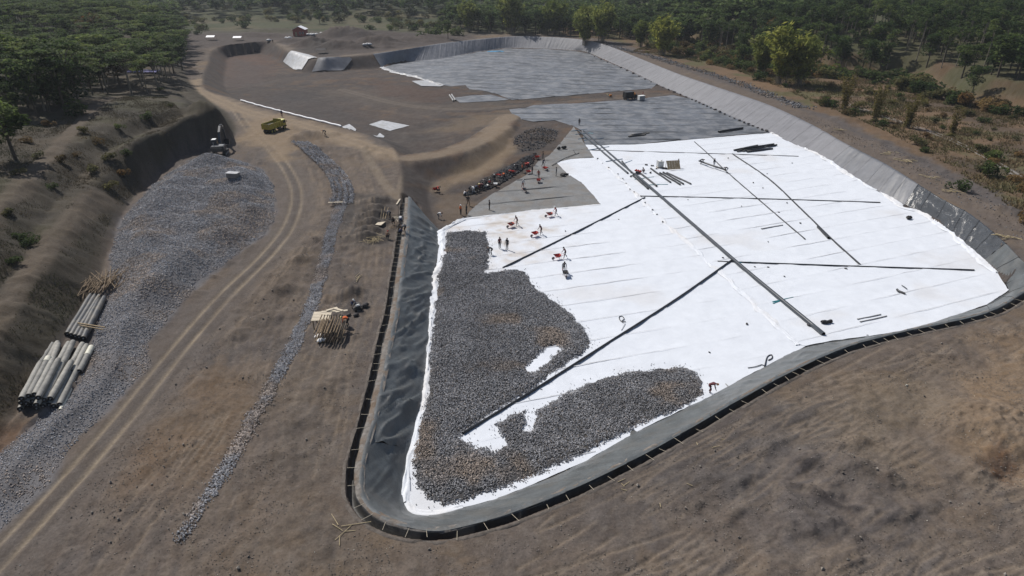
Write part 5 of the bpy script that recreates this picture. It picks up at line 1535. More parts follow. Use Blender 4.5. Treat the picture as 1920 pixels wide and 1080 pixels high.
def excavator():
    p = G1(413, 289); root = empty('excavator', p, R(100), 'dark excavator working at the foot of the cut bank', 'excavator')
    for s in (-1, 1):
        L = [(-1.7, .35), (-1.75, .55), (-1.5, .8), (1.5, .8), (1.75, .55), (1.7, .35), (1.4, .03), (-1.4, .03)]
        mb = MB(); n = len(L); V = [(x, s * 1.15 - .28, z) for x, z in L] + [(x, s * 1.15 + .28, z) for x, z in L]
        mb.add(V, [(i, (i + 1) % n, n + (i + 1) % n, n + i) for i in range(n)]); mb.add(V[:n], [tuple(range(n))[::-1]]); mb.add(V[n:], [tuple(range(n))])
        tr = mb.build('track', M['black'], root)
        for k in range(5):
            MB().cyl((-1.2 + k * .6, s * 1.15 - .3, .35), (-1.2 + k * .6, s * 1.15 + .3, .35), .2, .2, 10).build('roller', M['grey_metal'], tr)
        for k in range(12): MB().box((-1.5 + k * .27, s * 1.15, .815), (.16, .6, .05)).build('track_shoe', M['dark_metal'], tr)
    MB().cyl((0, 0, .75), (0, 0, 1.05), .7, .7, 18).build('turntable', M['dark_metal'], root)
    MB().bbox((-.55, -.1, 1.55), (2.6, 2.5, 1.0), .1).build('engine_house', M['blue_metal'], root)
    MB().bbox((-1.75, -.1, 1.5), (.7, 2.4, 1.0), .2).build('counterweight', M['dark_metal'], root)
    MB().bbox((-.9, -.75, 2.1), (.9, .9, .1), .03).build('service_hatch', M['grey_metal'], root)
    cab = MB().bbox((.55, .8, 2.15), (1.5, .95, 1.7), .12).build('cab', M['blue_metal'], root)
    MB().box((1.315, .8, 2.3), (.02, .75, 1.1)).build('windscreen', M['glass'], cab)
    for y in (.318, 1.282): MB().box((.6, y, 2.35), (1.1, .02, .8)).build('side_window', M['glass'], cab)
    MB().bbox((.55, .8, 3.03), (1.3, .8, .07), .02).build('cab_roof', M['white_paint'], cab)
    b = MB(); pts = [(.7, 1.4), (1.8, 3.9), (3.3, 4.9), (5.2, 4.3)]
    def bar(mb, a, c, w, h0, h1, y=0.0):
        d = (Vector((c[0], 0, c[1])) - Vector((a[0], 0, a[1]))).normalized(); n_ = Vector((-d.z, 0, d.x))
        V = []
        for q, h in ((a, h0), (c, h1)):
            for s1 in (-1, 1):
                for s2 in (-1, 1): V.append(Vector((q[0], y + s1 * w / 2, q[1])) + n_ * s2 * h / 2)
        mb.add(V, [(0, 1, 3, 2), (4, 6, 7, 5), (0, 4, 5, 1), (2, 3, 7, 6), (0, 2, 6, 4), (1, 5, 7, 3)])
    for (a, c, h0, h1) in ((pts[0], pts[1], .45, .7), (pts[1], pts[2], .7, .65), (pts[2], pts[3], .65, .4)): bar(b, a, c, .42, h0, h1, -.15)
    b.build('boom', M['blue_metal'], root)
    s = MB(); bar(s, (5.0, 4.6), (6.1, 1.7), .34, .5, .3, -.15); s.build('stick_arm', M['blue_metal'], root)
    h = MB(); h.cyl((1.2, -.15, 1.6), (2.5, -.15, 4.0), .09, .09, 8); h.cyl((3.2, -.15, 5.3), (5.0, -.15, 5.0), .08, .08, 8); h.build('hydraulic_ram', M['grey_metal'], root)
    bk = MB(); P = [(6.0, 1.75), (6.5, 1.3), (6.45, .75), (6.0, .45), (5.5, .6), (5.35, .75)]; n = len(P)
    V = [(x, -.7, z) for x, z in P] + [(x, .4, z) for x, z in P]
    bk.add(V, [(i, i + 1, n + i + 1, n + i) for i in range(n - 1)]); bk.add(V[:n], [tuple(range(n))[::-1]]); bk.add(V[n:], [tuple(range(n))])
    bu = bk.build('bucket', M['dark_metal'], root)
    for k in range(4): MB().box((5.28, -.6 + k * .3, .72), (.18, .08, .06)).build('tooth', M['grey_metal'], bu)
    MB().cyl((-1.2, .6, 2.0), (-1.2, .6, 2.75), .06, .06, 8).build('exhaust', M['grey_metal'], root)
excavator()

def pickup():
    p = on_floor(1181, 187); a = on_floor(1168, 187.5); b = on_floor(1195, 185); rz = math.atan2(b.y - a.y, b.x - a.x)
    root = empty('utility_truck', p, rz, 'black canvas covered truck with orange panel on the dirt strip between grey sheets', 'truck')
    MB().box((0, 0, .62), (4.7, .9, .2)).build('chassis', M['dark_metal'], root)
    c = MB(); c.bbox((-.75, 0, 1.65), (3.1, 1.9, 1.75), .1); c.build('covered_bed', M['black'], root)
    MB().bbox((-.75, 0, 2.53), (3.0, 1.8, .06), .02).build('cover_top', M['dark_metal'], root)
    MB().box((.95, 0, 1.75), (.06, 1.7, 1.2)).build('front_panel', M['orange'], root)
    MB().bbox((1.55, 0, 1.15), (1.5, 1.75, .85), .12).build('cab', M['black'], root); MB().bbox((1.25, 0, 1.78), (.75, 1.5, .5), .1).build('cab_roof', M['orange'], root)
    MB().box((1.68, 0, 1.75), (.03, 1.3, .4), 0, -.5).build('windscreen', M['glass'], root)
    for s in (-1, 1):
        MB().cyl((2.28, s * .65, 1.1), (2.33, s * .65, 1.1), .12, .12, 10).build('headlight', M['white_paint'], root)
        for x in (-1.5, 1.5): wheel(root, x, s * .85, .42, .42, .28)
    MB().bbox((2.33, 0, .7), (.12, 1.7, .2), .03).build('bumper', M['grey_metal'], root)
    p = on_floor(1202, 189, .1); root = empty('white_cabinet', p, rz, 'white box cabinet standing beside the black truck', 'cabinet')
    MB().bbox((0, 0, .75), (2.0, 1.2, 1.4), .05).build('cabinet_body', M['grey_metal'], root); MB().bbox((0, 0, 1.5), (2.15, 1.35, .1), .03).build('lid', M['white_paint'], root); MB().bbox((-1.03, 0, .8), (.06, 1.1, 1.2), .02).build('door', M['white_paint'], root)
    p = on_floor(1144, 183, .1); root = empty('plate_compactor', p, .3, 'small yellow machine left of the black truck', 'machine')
    MB().bbox((0, 0, .2), (1.3, .7, .2), .05).build('base_plate', M['dark_metal'], root); MB().bbox((.1, 0, .6), (.8, .55, .55), .08).build('engine', M['orange'], root)
    MB().tube([(-.5, .25, .4), (-1.2, .25, 1.1), (-1.2, -.25, 1.1), (-.5, -.25, .4)], .03, 6).build('handle', M['yellow_pale'], root)
pickup()

def house():
    p = G1(564, 67); root = empty('small_house', p, .05, 'small red house with white roof beyond the far rim', 'house')
    w, d, h = 6.6, 6.0, 3.4
    mb = MB(); mb.box((0, 0, h / 2), (w, d, h)); mb.add([(-w / 2, -d / 2, h), (w / 2, -d / 2, h), (0, -d / 2, h + 1.5)], [(0, 1, 2)]); mb.add([(-w / 2, d / 2, h), (w / 2, d / 2, h), (0, d / 2, h + 1.5)], [(0, 2, 1)])
    mb.build('wall', M['brick'], root)
    for s in (-1, 1):
        MB().box((s * w * .27, 0, h + .80), (w * .62, d + 1.0, .1), 0, s * math.atan2(1.5, w / 2)).build('roof', M['roof_white'], root)
    MB().box((-1.6, -d / 2 - .03, 1.05), (1.0, .08, 2.1)).build('door', M['wood'], root)
    for x in (.6, 2.1): wd = MB().box((x, -d / 2 - .03, 1.7), (.9, .08, 1.0)).build('window', M['white_paint'], root); MB().box((x, -d / 2 - .08, 1.7), (.75, .02, .85)).build('pane', M['glass'], wd)
    for (px, py), nm, lab in (((397, 75), 'tarp_shelter', 'white tarpaulin shelter at the forest edge'), ((447, 76), 'tarp_shelter', 'pale tarpaulin shelter left of the red house'), ((603, 100), 'tarp_shelter', 'low dark shelter on the spoil bank before the red house')):
        p = G1(px, py); root = empty(nm, p, .1, lab, 'shelter')
        m = M['roof_white'] if 'white' in lab or 'pale' in lab else M['bag_dark']
        for s in (-1, 1): MB().box((0, s * 1.1, 1.9), (4.2, 2.4, .05), 0, 0, -s * .3).build('tarpaulin', m, root)
        for x in (-2, 2):
            for y in (-2, 2): MB().cyl((x, y, 0), (x, y, 1.6), .05, .05, 5).build('post', M['stick'], root)
    for px, lab in (((582, 68), 'first pale heap right of the red house'), ((592, 66), 'second pale heap right of the red house'), ((607, 65), 'third pale heap right of the red house'), ((641, 61), 'pale heap far right of the red house'), ((541, 73), 'white bags on the corner of the far rim'), ((505, 81), 'white bag on the far left rim'), ((688, 89), 'white bag on the dark spoil bank')):
        o = link('material_heap', blob_mesh('material_heap', 4, 1.0, .5, hash(lab) % 50 if False else len(lab)), M['silver']); o.location = G1(*px); tag(o, lab, 'heap')
house()
for px, s, lab in (((929, 97), (4.5, 1.5), 'bright blue tarpaulin on the far grey floor'), ((265, 135), (6, 3), 'purple blue tarpaulin at the forest edge on the hill')):
    p = G1(*px); o = link('blue_tarp', sheet_mesh('blue_tarp', np.array([(-s[0], -s[1]), (s[0], -s[1] * .8), (s[0] * .9, s[1]), (-s[0] * .9, s[1] * .9)]), .6, lambda x, y: .35 + .1 * fbm(x, y, 1.2, 3, 5)), mat('tarp_blue', (.05, .28, .5) if 'bright' in lab else (.07, .06, .25), .5, .1)); o.location = p; tag(o, lab, 'tarpaulin')

# ------------------------------------------------------------------ people
POSES = {}
def pose(pelvis, spine, chest, neck, head, top, sh, arms, legs):
    """arms: [(elbow, wrist, hand) left, right]; legs: [(hip, knee, ankle, toe) left, right]"""
    J = [(pelvis, .125, 'p'), (spine, .115, 's'), (chest, .135, 's'), (neck, .055, 'k'), (head, .085, 'k'), (top, .075, 'k')]
    E = [(0, 1), (1, 2), (2, 3), (3, 4), (4, 5)]
    for sd, arm in zip((1, -1), arms):
        i = len(J); J += [((sh[0], sd * sh[1], sh[2]), .07, 's'), (arm[0], .048, 's'), (arm[1], .034, 'k'), (arm[2], .036, 'k')]
        E += [(2, i), (i, i + 1), (i + 1, i + 2), (i + 2, i + 3)]
    for leg in legs:
        i = len(J); J += [(leg[0], .095, 'p'), (leg[1], .066, 'p'), (leg[2], .045, 'b'), (leg[3], .040, 'b')]
        E += [(0, i), (i, i + 1), (i + 1, i + 2), (i + 2, i + 3)]
    return J, E
def arms_(e, w, h): return [(e, w, h), ((e[0], -e[1], e[2]), (w[0], -w[1], w[2]), (h[0], -h[1], h[2]))]
def legs_(l, r=None):
    f = lambda q, s: ((q[0][0], s * .09, q[0][2]), (q[1][0], s * q[1][1], q[1][2]), (q[2][0], s * q[2][1], q[2][2]), (q[2][0] + .16, s * (q[2][1] + .02), max(.04, q[2][2] - .05)))
    return [f(l, 1), f(r or l, -1)]
ST = ((0, .09, .88), (.03, .10, .48), (0, .10, .09))
WF_ = ((0, .09, .86), (.20, .10, .50), (.24, .10, .09)); WB_ = ((0, .09, .86), (.02, .10, .46), (-.28, .10, .14))
POSES['stand'] = pose((0, 0, .92), (0, 0, 1.10), (0, 0, 1.29), (.01, 0, 1.43), (.02, 0, 1.50), (.02, 0, 1.63), (0, .17, 1.35), arms_((-.03, .24, 1.10), (.06, .24, .87), (.09, .23, .79)), legs_(ST))
POSES['walk'] = pose((0, 0, .90), (.02, 0, 1.08), (.04, 0, 1.27), (.06, 0, 1.41), (.08, 0, 1.48), (.08, 0, 1.61), (.03, .17, 1.33), [((.12, .22, 1.10), (.28, .2, .93), (.34, .19, .88)), ((-.12, -.22, 1.10), (-.15, -.24, .86), (-.14, -.23, .78))], legs_(WF_, WB_))
POSES['push'] = pose((0, 0, .88), (.07, 0, 1.06), (.16, 0, 1.23), (.23, 0, 1.36), (.28, 0, 1.42), (.31, 0, 1.55), (.17, .18, 1.28), arms_((.20, .26, 1.02), (.38, .27, .80), (.45, .27, .77)), legs_(WF_, WB_))
POSES['bend'] = pose((-.16, 0, .86), (.0, 0, .98), (.22, 0, 1.03), (.37, 0, 1.02), (.45, 0, 1.0), (.57, 0, .97), (.25, .18, 1.02), arms_((.32, .23, .74), (.42, .19, .50), (.46, .17, .42)), legs_(((-.16, .09, .84), (.04, .13, .47), (-.08, .14, .09))))
POSES['crouch'] = pose((-.1, 0, .34), (-.03, 0, .52), (.08, 0, .70), (.16, 0, .83), (.21, 0, .90), (.25, 0, 1.02), (.08, .18, .76), arms_((.28, .22, .58), (.44, .16, .44), (.5, .14, .40)), legs_(((-.08, .09, .34), (.30, .17, .52), (.02, .14, .08))))
POSES['carry'] = pose((0, 0, .92), (0, 0, 1.10), (.02, 0, 1.29), (.03, 0, 1.43), (.05, 0, 1.50), (.06, 0, 1.63), (.0, .17, 1.35), arms_((.02, .26, 1.08), (.24, .21, .98), (.31, .19, .96)), legs_(ST, ((0, .09, .88), (.10, .10, .48), (.12, .11, .09))))
BODY = {}
def body_mesh(key):
    J, E = POSES[key]
    me = bpy.data.meshes.new('skeleton'); me.from_pydata([j[0] for j in J], E, [])
    o = bpy.data.objects.new('skeleton', me); C.objects.link(o)
    sk = o.modifiers.new('Skin', 'SKIN'); sk.use_smooth_shade = True
    for i, j in enumerate(J):
        d = me.skin_vertices[0].data[i]; d.radius = (j[1], j[1]); d.use_root = (i == 0)
    sb = o.modifiers.new('Sub', 'SUBSURF'); sb.levels = 1; sb.render_levels = 1
    dg = bpy.context.evaluated_depsgraph_get(); ev = o.evaluated_get(dg)
    bm_ = bpy.data.meshes.new_from_object(ev)
    bpy.data.objects.remove(o); bpy.data.meshes.remove(me)
    # fingers and nose complete the surface
    bm = bmesh.new(); bm.from_mesh(bm_)
    def prism(a, b, r0, r1):
        a = Vector(a); b = Vector(b); q = (b - a).to_track_quat('Z', 'Y'); vs = []
        for p, r in ((a, r0), (b, r1)):
            for k in range(5): vs.append(bm.verts.new(p + q @ Vector((r * math.cos(1.2566 * k), r * math.sin(1.2566 * k), 0))))
        for k in range(5): bm.faces.new((vs[k], vs[(k + 1) % 5], vs[5 + (k + 1) % 5], vs[5 + k]))
        bm.faces.new(vs[5:])
    for base in (6, 10):
        w = Vector(J[base + 2][0]); h = Vector(J[base + 3][0]); d = (h - w).normalized(); s = 1 if base == 6 else -1
        side = Vector((0, 1, 0)) - d * d.y; side = side.normalized() if side.length > .1 else Vector((1, 0, 0)); pal = d.cross(side)
        for k, l in enumerate((.062, .072, .066, .05)):
            st = h + side * (k - 1.5) * .019 + d * .02; md = st + d * l * .55; prism(st, md, .010, .009); prism(md, md + (d * .8 - pal * .5 * s).normalized() * l * .5, .009, .007)
        prism(w + d * .03 + pal * .02, w + d * .075 + pal * .055, .012, .008)
    hd = Vector(J[4][0]); tp = Vector(J[5][0]); up = (tp - hd).normalized(); fw = Vector((1, 0, 0)) - up * up.x
    fw = fw.normalized() if fw.length > .2 else Vector((0, 0, -1))
    prism(hd + fw * .07 + up * .05, hd + fw * .115 + up * .03, .014, .010)
    for s in (-1, 1): prism(hd + Vector((0, s * .075, 0)) + up * .045, hd + Vector((0, s * .10, 0)) + up * .05, .022, .018)
    bm.to_mesh(bm_); bm.free()
    # clothing zones from the nearest limb
    n = len(bm_.polygons); cen = np.empty(n * 3); bm_.polygons.foreach_get('center', cen); cen = cen.reshape(-1, 3)
    best = np.full(n, 9e9); zone = np.zeros(n, int); zi = {'s': 0, 'p': 1, 'k': 2, 'b': 3}
    for a, b in E:
        A = np.array(J[a][0]); B = np.array(J[b][0]); d = B - A
        t = np.clip(((cen - A) @ d) / (d @ d), 0, 1); e = np.linalg.norm(cen - A - t[:, None] * d, axis=1) - .5 * (J[a][1] * (1 - t) + J[b][1] * t)
        za = zi[J[a][2]]; zb = zi[J[b][2]]
        z = np.where(t < (.75 if J[b][2] in 'kb' else .5), za, zb)
        w = e < best; best[w] = e[w]; zone[w] = z[w]
    bm_.polygons.foreach_set('material_index', zone.astype(np.int32)); bm_.polygons.foreach_set('use_smooth', np.ones(n, bool))
    for k in range(4): bm_.materials.append(M['skin'])
    bm_.name = 'person_' + key
    return bm_
def hat_mesh(kind):
    mb = MB()
    if kind == 'cone':
        mb.cyl((0, 0, -.02), (0, 0, .16), .24, .02, 14, False)
        me = mb.mesh('hat')
    else:
        V = []; n = 12
        for k, (r, z) in enumerate(((.100, -.04), (.102, .02), (.085, .075), (.05, .105), (.005, .115))): V += [(r * math.cos(2 * math.pi * j / n), r * .92 * math.sin(2 * math.pi * j / n), z) for j in range(n)]
        mb.add(V, [(k * n + j, k * n + (j + 1) % n, (k + 1) * n + (j + 1) % n, (k + 1) * n + j) for k in range(4) for j in range(n)], True)
        if kind == 'cap': mb.add([(.08, -.07, -.01), (.19, -.05, -.02), (.19, .05, -.02), (.08, .07, -.01)], [(0, 1, 2, 3)])
        me = mb.mesh('hat')
    return me
HATS = {k: hat_mesh(k) for k in ('cone', 'cap', 'hair')}
for k in HATS.values(): k.materials.append(M['shoe'])
for k in POSES: BODY[k] = body_mesh(k)
def person(loc, key, rz, shirt, pants, hat, label, group=None, s=1.0):
    o = link('person', BODY[key]); o.location = loc; o.rotation_euler = (0, 0, rz); o.scale = (s, s, s)
    for i, m in enumerate((shirt, pants, 'skin', 'shoe')):
        o.material_slots[i].link = 'OBJECT'; o.material_slots[i].material = M[m]
    kind, hm = hat
    J = POSES[key][0]; hd = Vector(J[4][0]); tp = Vector(J[5][0]); up = (tp - hd).normalized()
    h = link('hair' if kind == 'hair' else 'hat', HATS[kind]); h.parent = o; h.location = hd.lerp(tp, .62)
    h.rotation_euler = Vector((0, 0, 1)).rotation_difference(up).to_euler()
    h.material_slots[0].link = 'OBJECT'; h.material_slots[0].material = M[hm]
    return tag(o, label, 'person', group)
HAIR = ('hair', 'shoe'); WC = ('cap', 'white_paint'); RC = ('cap', 'red'); STRAW = ('cone', 'straw'); DC = ('cap', 'cloth_dark')

def barrow_proto():
    root = empty('wheelbarrow', (0, 0, 0))
    V = [(-.42, -.33, .62), (.5, -.36, .62), (.5, .36, .62), (-.42, .33, .62), (-.22, -.2, .34), (.22, -.2, .34), (.22, .2, .34), (-.22, .2, .34)]
    mb = MB(); F = [(4, 5, 1, 0), (5, 6, 2, 1), (6, 7, 3, 2), (7, 4, 0, 3), (7, 6, 5, 4)]; mb.add(V, F)
    mb.add([(v[0] * .96, v[1] * .96, v[2] + .01) for v in V], [f[::-1] for f in F]); mb.build('tray', M['red'], root)
    for s in (-1, 1):
        MB().tube([(.62, s * .07, .24), (.2, s * .18, .31), (-.3, s * .22, .36), (-.8, s * .27, .64)], .022, 6).build('handle', M['red'], root)
        MB().tube([(-.12, s * .21, .33), (-.25, s * .24, .0), (-.42, s * .24, .02), (-.38, s * .22, .38)], .018, 6).build('leg', M['dark_metal'], root)
    wheel(root, .62, 0, .2, .2, .09)
    return root
BARROW = barrow_proto(); _used = []
def barrow(loc, rz, label, group, col=None):
    r = BARROW if not _used else copy_tree(BARROW)
    _used.append(1); r.location = loc; r.rotation_euler = (0, 0, rz); r.scale = (1.1, 1.1, 1.1); tag(r, label, 'wheelbarrow', group)
    if col:
        for ch in r.children:
            if ch.name.startswith('tray'): ch.material_slots[0].link = 'OBJECT'; ch.material_slots[0].material = M[col]
    return r
LOADM = blob_mesh('stone_load', 3, .17, .6, 12); LOADM.materials.append(M['bed'])
def pusher(px, py, hd, shirt, pants, hat, label, blabel, col=None, load=None, dz=.12, s=1.1):
    p = on_floor(px, py, dz); f = Vector((math.cos(hd), math.sin(hd), 0))
    person(p, 'push', hd, shirt, pants, hat, label, 'wheelbarrow crew', s)
    b = p + f * 1.22; barrow(b, hd, blabel, 'wheelbarrows', col)
    if load:
        l = link('stone_load', LOADM); l.location = b + Vector((0, 0, .42)); tag(l, load, 'stones', 'wheelbarrow loads')
pusher(970, 424, R(215), 'cloth_maroon', 'cloth_dark', HAIR, 'worker pushing a wheelbarrow, leftmost on the upper white sheet', 'red wheelbarrow leftmost on the upper white sheet', load='dark stones in the leftmost wheelbarrow on the white sheet')
pusher(1015, 441, R(215), 'cloth_maroon', 'cloth_dark', HAIR, 'worker pushing a wheelbarrow between two others on the white sheet', 'red wheelbarrow in the middle of the white sheet above the pipe')
pusher(1043, 406, R(200), 'cloth_red', 'cloth_grey', WC, 'worker with wheelbarrow crossing from the grey fabric onto the white', 'red wheelbarrow crossing from grey fabric onto white', load='dark stones in the wheelbarrow crossing onto the white')
pusher(1060, 485, R(200), 'cloth_maroon', 'cloth_dark', DC, 'worker pushing a wheelbarrow just right of the slanting pipe', 'red wheelbarrow just right of the slanting pipe')
pusher(1057, 512, R(-85), 'cloth_grey', 'cloth_dark', HAIR, 'worker coming towards the camera behind a wheelbarrow', 'wheelbarrow pushed straight towards the camera above the gravel', col='cloth_grey', load='stones in the wheelbarrow nearest the camera')
for px, py, ps, hd, sh, pt, ht, lab in (
    (921, 479, 'bend', 180, 'cloth_dark', 'cloth_dark', HAIR, 'worker in black at the edge of the gravel'),
    (937, 467, 'stand', -60, 'cloth_maroon', 'cloth_dark', HAIR, 'worker in maroon standing left of another by the gravel'),
    (951, 469, 'stand', -120, 'cloth_dark', 'cloth_dark', DC, 'worker in black with a shovel standing on the dusty white corner'),
    (1331, 738, 'bend', -10, 'cloth_maroon', 'cloth_maroon', ('cap', 'orange'), 'bending worker in maroon with orange cap at the end of the gravel'),
    (864, 404, 'stand', -30, 'cloth_orange', 'cloth_dark', WC, 'worker in bright orange at the left tip of the grey fabric'),
    (875, 404, 'stand', 160, 'cloth_dark', 'cloth_dark', HAIR, 'worker in black next to the orange worker'),
    (878, 386, 'walk', -60, 'cloth_dark', 'cloth_brown', HAIR, 'worker in black walking behind the orange worker'),
    (918, 395, 'stand', 200, 'cloth_dark', 'cloth_dark', DC, 'lone worker in black on the grey fabric below the rubble heap'),
    (1043, 331, 'stand', 170, 'cloth_dark', 'cloth_grey', HAIR, 'worker standing beside the black crumpled heap on the grey fabric'),
    (1018, 300, 'stand', 190, 'cloth_dark', 'cloth_dark', HAIR, 'tall dark worker at the upper end of the rubble heap'),
    (1004, 297, 'bend', 200, 'cloth_dark', 'cloth_brown', HAIR, 'worker bending over a wheelbarrow at the upper rubble heap'),
    (1018, 313, 'push', -50, 'cloth_navy', 'cloth_dark', HAIR, 'worker in navy behind a wheelbarrow on the grey fabric'),
    (998, 328, 'stand', 200, 'cloth_dark', 'cloth_dark', HAIR, 'worker in black between two red wheelbarrows'),
    (1010, 335, 'push', -100, 'cloth_red', 'cloth_maroon', HAIR, 'worker in red behind a wheelbarrow in the middle of the grey fabric'),
    (980, 353, 'push', -70, 'cloth_white', 'cloth_red', WC, 'worker in white and red pushing a dark wheelbarrow on the grey fabric'),
    (970, 320, 'bend', 170, 'cloth_dark', 'cloth_dark', WC, 'worker with white cap stooping at the upper rubble heap'),
    (927, 345, 'stand', 120, 'cloth_dark', 'cloth_grey', WC, 'worker with white cap standing at the middle of the rubble heap'),
    (911, 350, 'bend', 140, 'cloth_dark', 'cloth_dark', WC, 'worker in black stooping at the lower rubble heap'),
    (899, 357, 'crouch', 100, 'cloth_red', 'cloth_maroon', STRAW, 'worker in red crouching at the lower rubble heap'),
    (888, 363, 'bend', 120, 'cloth_white', 'cloth_white', HAIR, 'worker in white stooping at the lower rubble heap'),
    (881, 362, 'bend', 60, 'cloth_dark', 'cloth_dark', WC, 'worker in black beside the white one at the lower rubble heap'),
    (871, 369, 'crouch', 30, 'cloth_white', 'cloth_dark', HAIR, 'crouching worker at the lowest end of the rubble heap'),
    (957, 331, 'bend', 130, 'cloth_red', 'cloth_dark', HAIR, 'worker in red stooping behind a red wheelbarrow at the heap'),
    (945, 337, 'bend', 110, 'cloth_orange', 'cloth_dark', HAIR, 'worker in orange shovelling at the middle of the heap'),
    (918, 349, 'crouch', 90, 'cloth_red', 'cloth_dark', WC, 'worker in red with white cap crouching at the heap'),
    (905, 357, 'bend', 150, 'cloth_maroon', 'cloth_dark', HAIR, 'worker in maroon stooping at the lower heap'),
    (893, 361, 'bend', 70, 'cloth_navy', 'cloth_dark', STRAW, 'worker in navy with straw hat at the lower heap'),
    (988, 318, 'bend', 160, 'cloth_red', 'cloth_maroon', HAIR, 'worker in red bending at the upper heap'),
    (979, 324, 'stand', 190, 'cloth_orange', 'cloth_dark', HAIR, 'worker in orange standing at the upper heap'),
    (1000, 310, 'walk', 220, 'cloth_maroon', 'cloth_dark', HAIR, 'worker in maroon walking along the upper heap'),
    (820, 362, 'bend', 0, 'cloth_red', 'cloth_dark', HAIR, 'worker in red at the lone wheelbarrow below the dark slope'),
    (1207, 325, 'crouch', 200, 'cloth_maroon', 'cloth_dark', HAIR, 'worker in maroon crouching by the welding machine'),
    (1271, 315, 'stand', 200, 'cloth_dark', 'cloth_dark', HAIR, 'dark figure standing at the right end of the plywood lean-to'),
    (1314, 309, 'bend', -30, 'cloth_dark', 'cloth_dark', HAIR, 'man lifting the left end of the carried pipe'),
    (1338, 314, 'stand', -60, 'cloth_dark', 'cloth_white', HAIR, 'man in white trousers standing at the middle of the carried pipe'),
    (1362, 325, 'bend', 170, 'cloth_dark', 'cloth_white', HAIR, 'man at the right end of the carried pipe'),
    (1086, 236, 'stand', -90, 'cloth_dark', 'cloth_dark', HAIR, 'person standing above the far end of the twin pipes'),
    (1205, 182, 'stand', 180, 'cloth_red', 'cloth_maroon', HAIR, 'person in red behind the white cabinet')):
    person(on_floor(px, py, .10), ps, R(hd), sh, pt, ht, lab, None, 1.1)
stick(on_floor(948, 471, .15), on_floor(945, 463, 1.2), .02, 'shovel handle held by the worker in black', 'shovel', 'stick', None, 'shovel')
for px, py, hd, lab, c in ((1007, 299, 190, 'red wheelbarrow at the upper end of the rubble heap', None), (1022, 320, -50, 'red wheelbarrow of the navy worker', None), (991, 327, 200, 'red wheelbarrow left of the worker in black', None), (1010, 343, -100, 'red wheelbarrow of the worker in red', None),
                          (984, 361, -70, 'dark wheelbarrow on the open grey fabric', 'cloth_grey'), (987, 312, 30, 'red wheelbarrow tipped in behind the middle workers', None), (960, 327, 160, 'red wheelbarrow at the middle of the rubble heap', None), (935, 334, 150, 'red wheelbarrow left of the middle of the rubble heap', None), (816, 360, 20, 'red wheelbarrow alone at the foot of the dark slope', None), (929, 351, 90, 'pale wheelbarrow at the standing worker', 'white_paint'), (910, 354, 30, 'pale wheelbarrow at the stooping workers', 'white_paint')):
    barrow(on_floor(px, py, .08), R(hd), lab, 'wheelbarrows', c)
for px, py, ps, hd, sh, pt, ht, lab in (
    (610, 255, 'bend', 180, 'cloth_dark', 'cloth_dark', ('cap', 'orange'), 'person with orange cap bent over beside the tan road'),
    (529, 219, 'walk', -70, 'cloth_navy', 'cloth_maroon', HAIR, 'person walking along the rim behind the yellow truck'),
    (512, 82, 'stand', -90, 'cloth_dark', 'cloth_dark', HAIR, 'tiny figure on the far corner of the rim'),
    (662, 578, 'crouch', -40, 'cloth_navy', 'cloth_dark', WC, 'crouching worker in navy beside the engine'),
    (652, 613, 'bend', 170, 'cloth_orange', 'cloth_dark', ('cap', 'yellow_pale'), 'worker in orange at the right side of the bamboo stack'),
    (731, 408, 'bend', 200, 'cloth_grey', 'cloth_dark', HAIR, 'worker stooping at the pale board'),
    (738, 420, 'crouch', -90, 'cloth_dark', 'cloth_dark', HAIR, 'worker crouching between the board and the trench'),
    (752, 421, 'bend', 100, 'cloth_white', 'cloth_navy', WC, 'worker with white cap in the trench'),
    (750, 440, 'crouch', 10, 'cloth_navy', 'cloth_dark', HAIR, 'worker in navy sitting in the trench'),
    (759, 436, 'bend', 200, 'cloth_grey', 'cloth_dark', HAIR, 'worker leaning over the trench from the liner'),
    (823, 411, 'bend', 0, 'cloth_white', 'cloth_grey', HAIR, 'worker in white bending at the corner above the white hem'),
    (726, 448, 'crouch', 60, 'cloth_brown', 'cloth_dark', ('cap', 'red'), 'worker in brown crouching left of the trench')):
    p = G1(px, py)
    if 735 < px < 770: p = P3(px, py, .12)
    person(p, ps, R(hd), sh, pt, ht, lab, None, 1.1)

# ------------------------------------------------------------------ vegetation
def cards(P, size, col, up=0.5, long=1.0, seed=1, vert=False):
    """leaf sprays: small bent quads"""
    r = np.random.default_rng(seed); n = len(P)
    nrm = r.normal(size=(n, 3)); nrm[:, 2] = np.abs(nrm[:, 2]) + up * 2; nrm /= np.linalg.norm(nrm, axis=1)[:, None]
    a = r.normal(size=(n, 3)); a -= (a * nrm).sum(1)[:, None] * nrm; a /= np.linalg.norm(a, axis=1)[:, None]
    if vert:
        a = r.normal(size=(n, 3)) * .45 + np.array([0, 0, 1.0]); a /= np.linalg.norm(a, axis=1)[:, None]
        nrm = np.cross(a, r.normal(size=(n, 3))); nrm /= np.linalg.norm(nrm, axis=1)[:, None]
    b = np.cross(nrm, a)
    s = size * r.uniform(.6, 1.3, n)
    a = a * (s * long)[:, None]; b = b * s[:, None] * .6
    V = np.stack([P - a, P - b * .9 + a * .1, P + a, P + b * .9 + a * .1], 1)
    V[:, 2, 2] -= s * .25
    F = np.arange(n * 4).reshape(-1, 4)
    return V.reshape(-1, 3), F, np.repeat(col, 4, 0)

def leaf_col(P, base, alt, seed, k=.5):
    r = np.random.default_rng(seed); n = len(P)
    c = np.clip(.5 + .9 * fbm(P[:, 0] + 3 * P[:, 2], P[:, 1] - 2 * P[:, 2], 2.6, 2, seed) + r.normal(0, .25, n), 0, 1)[:, None]
    return (np.array(base) * (1 - c) + np.array(alt) * c) * r.uniform(1 - k * .5, 1 + k * .5, n)[:, None]

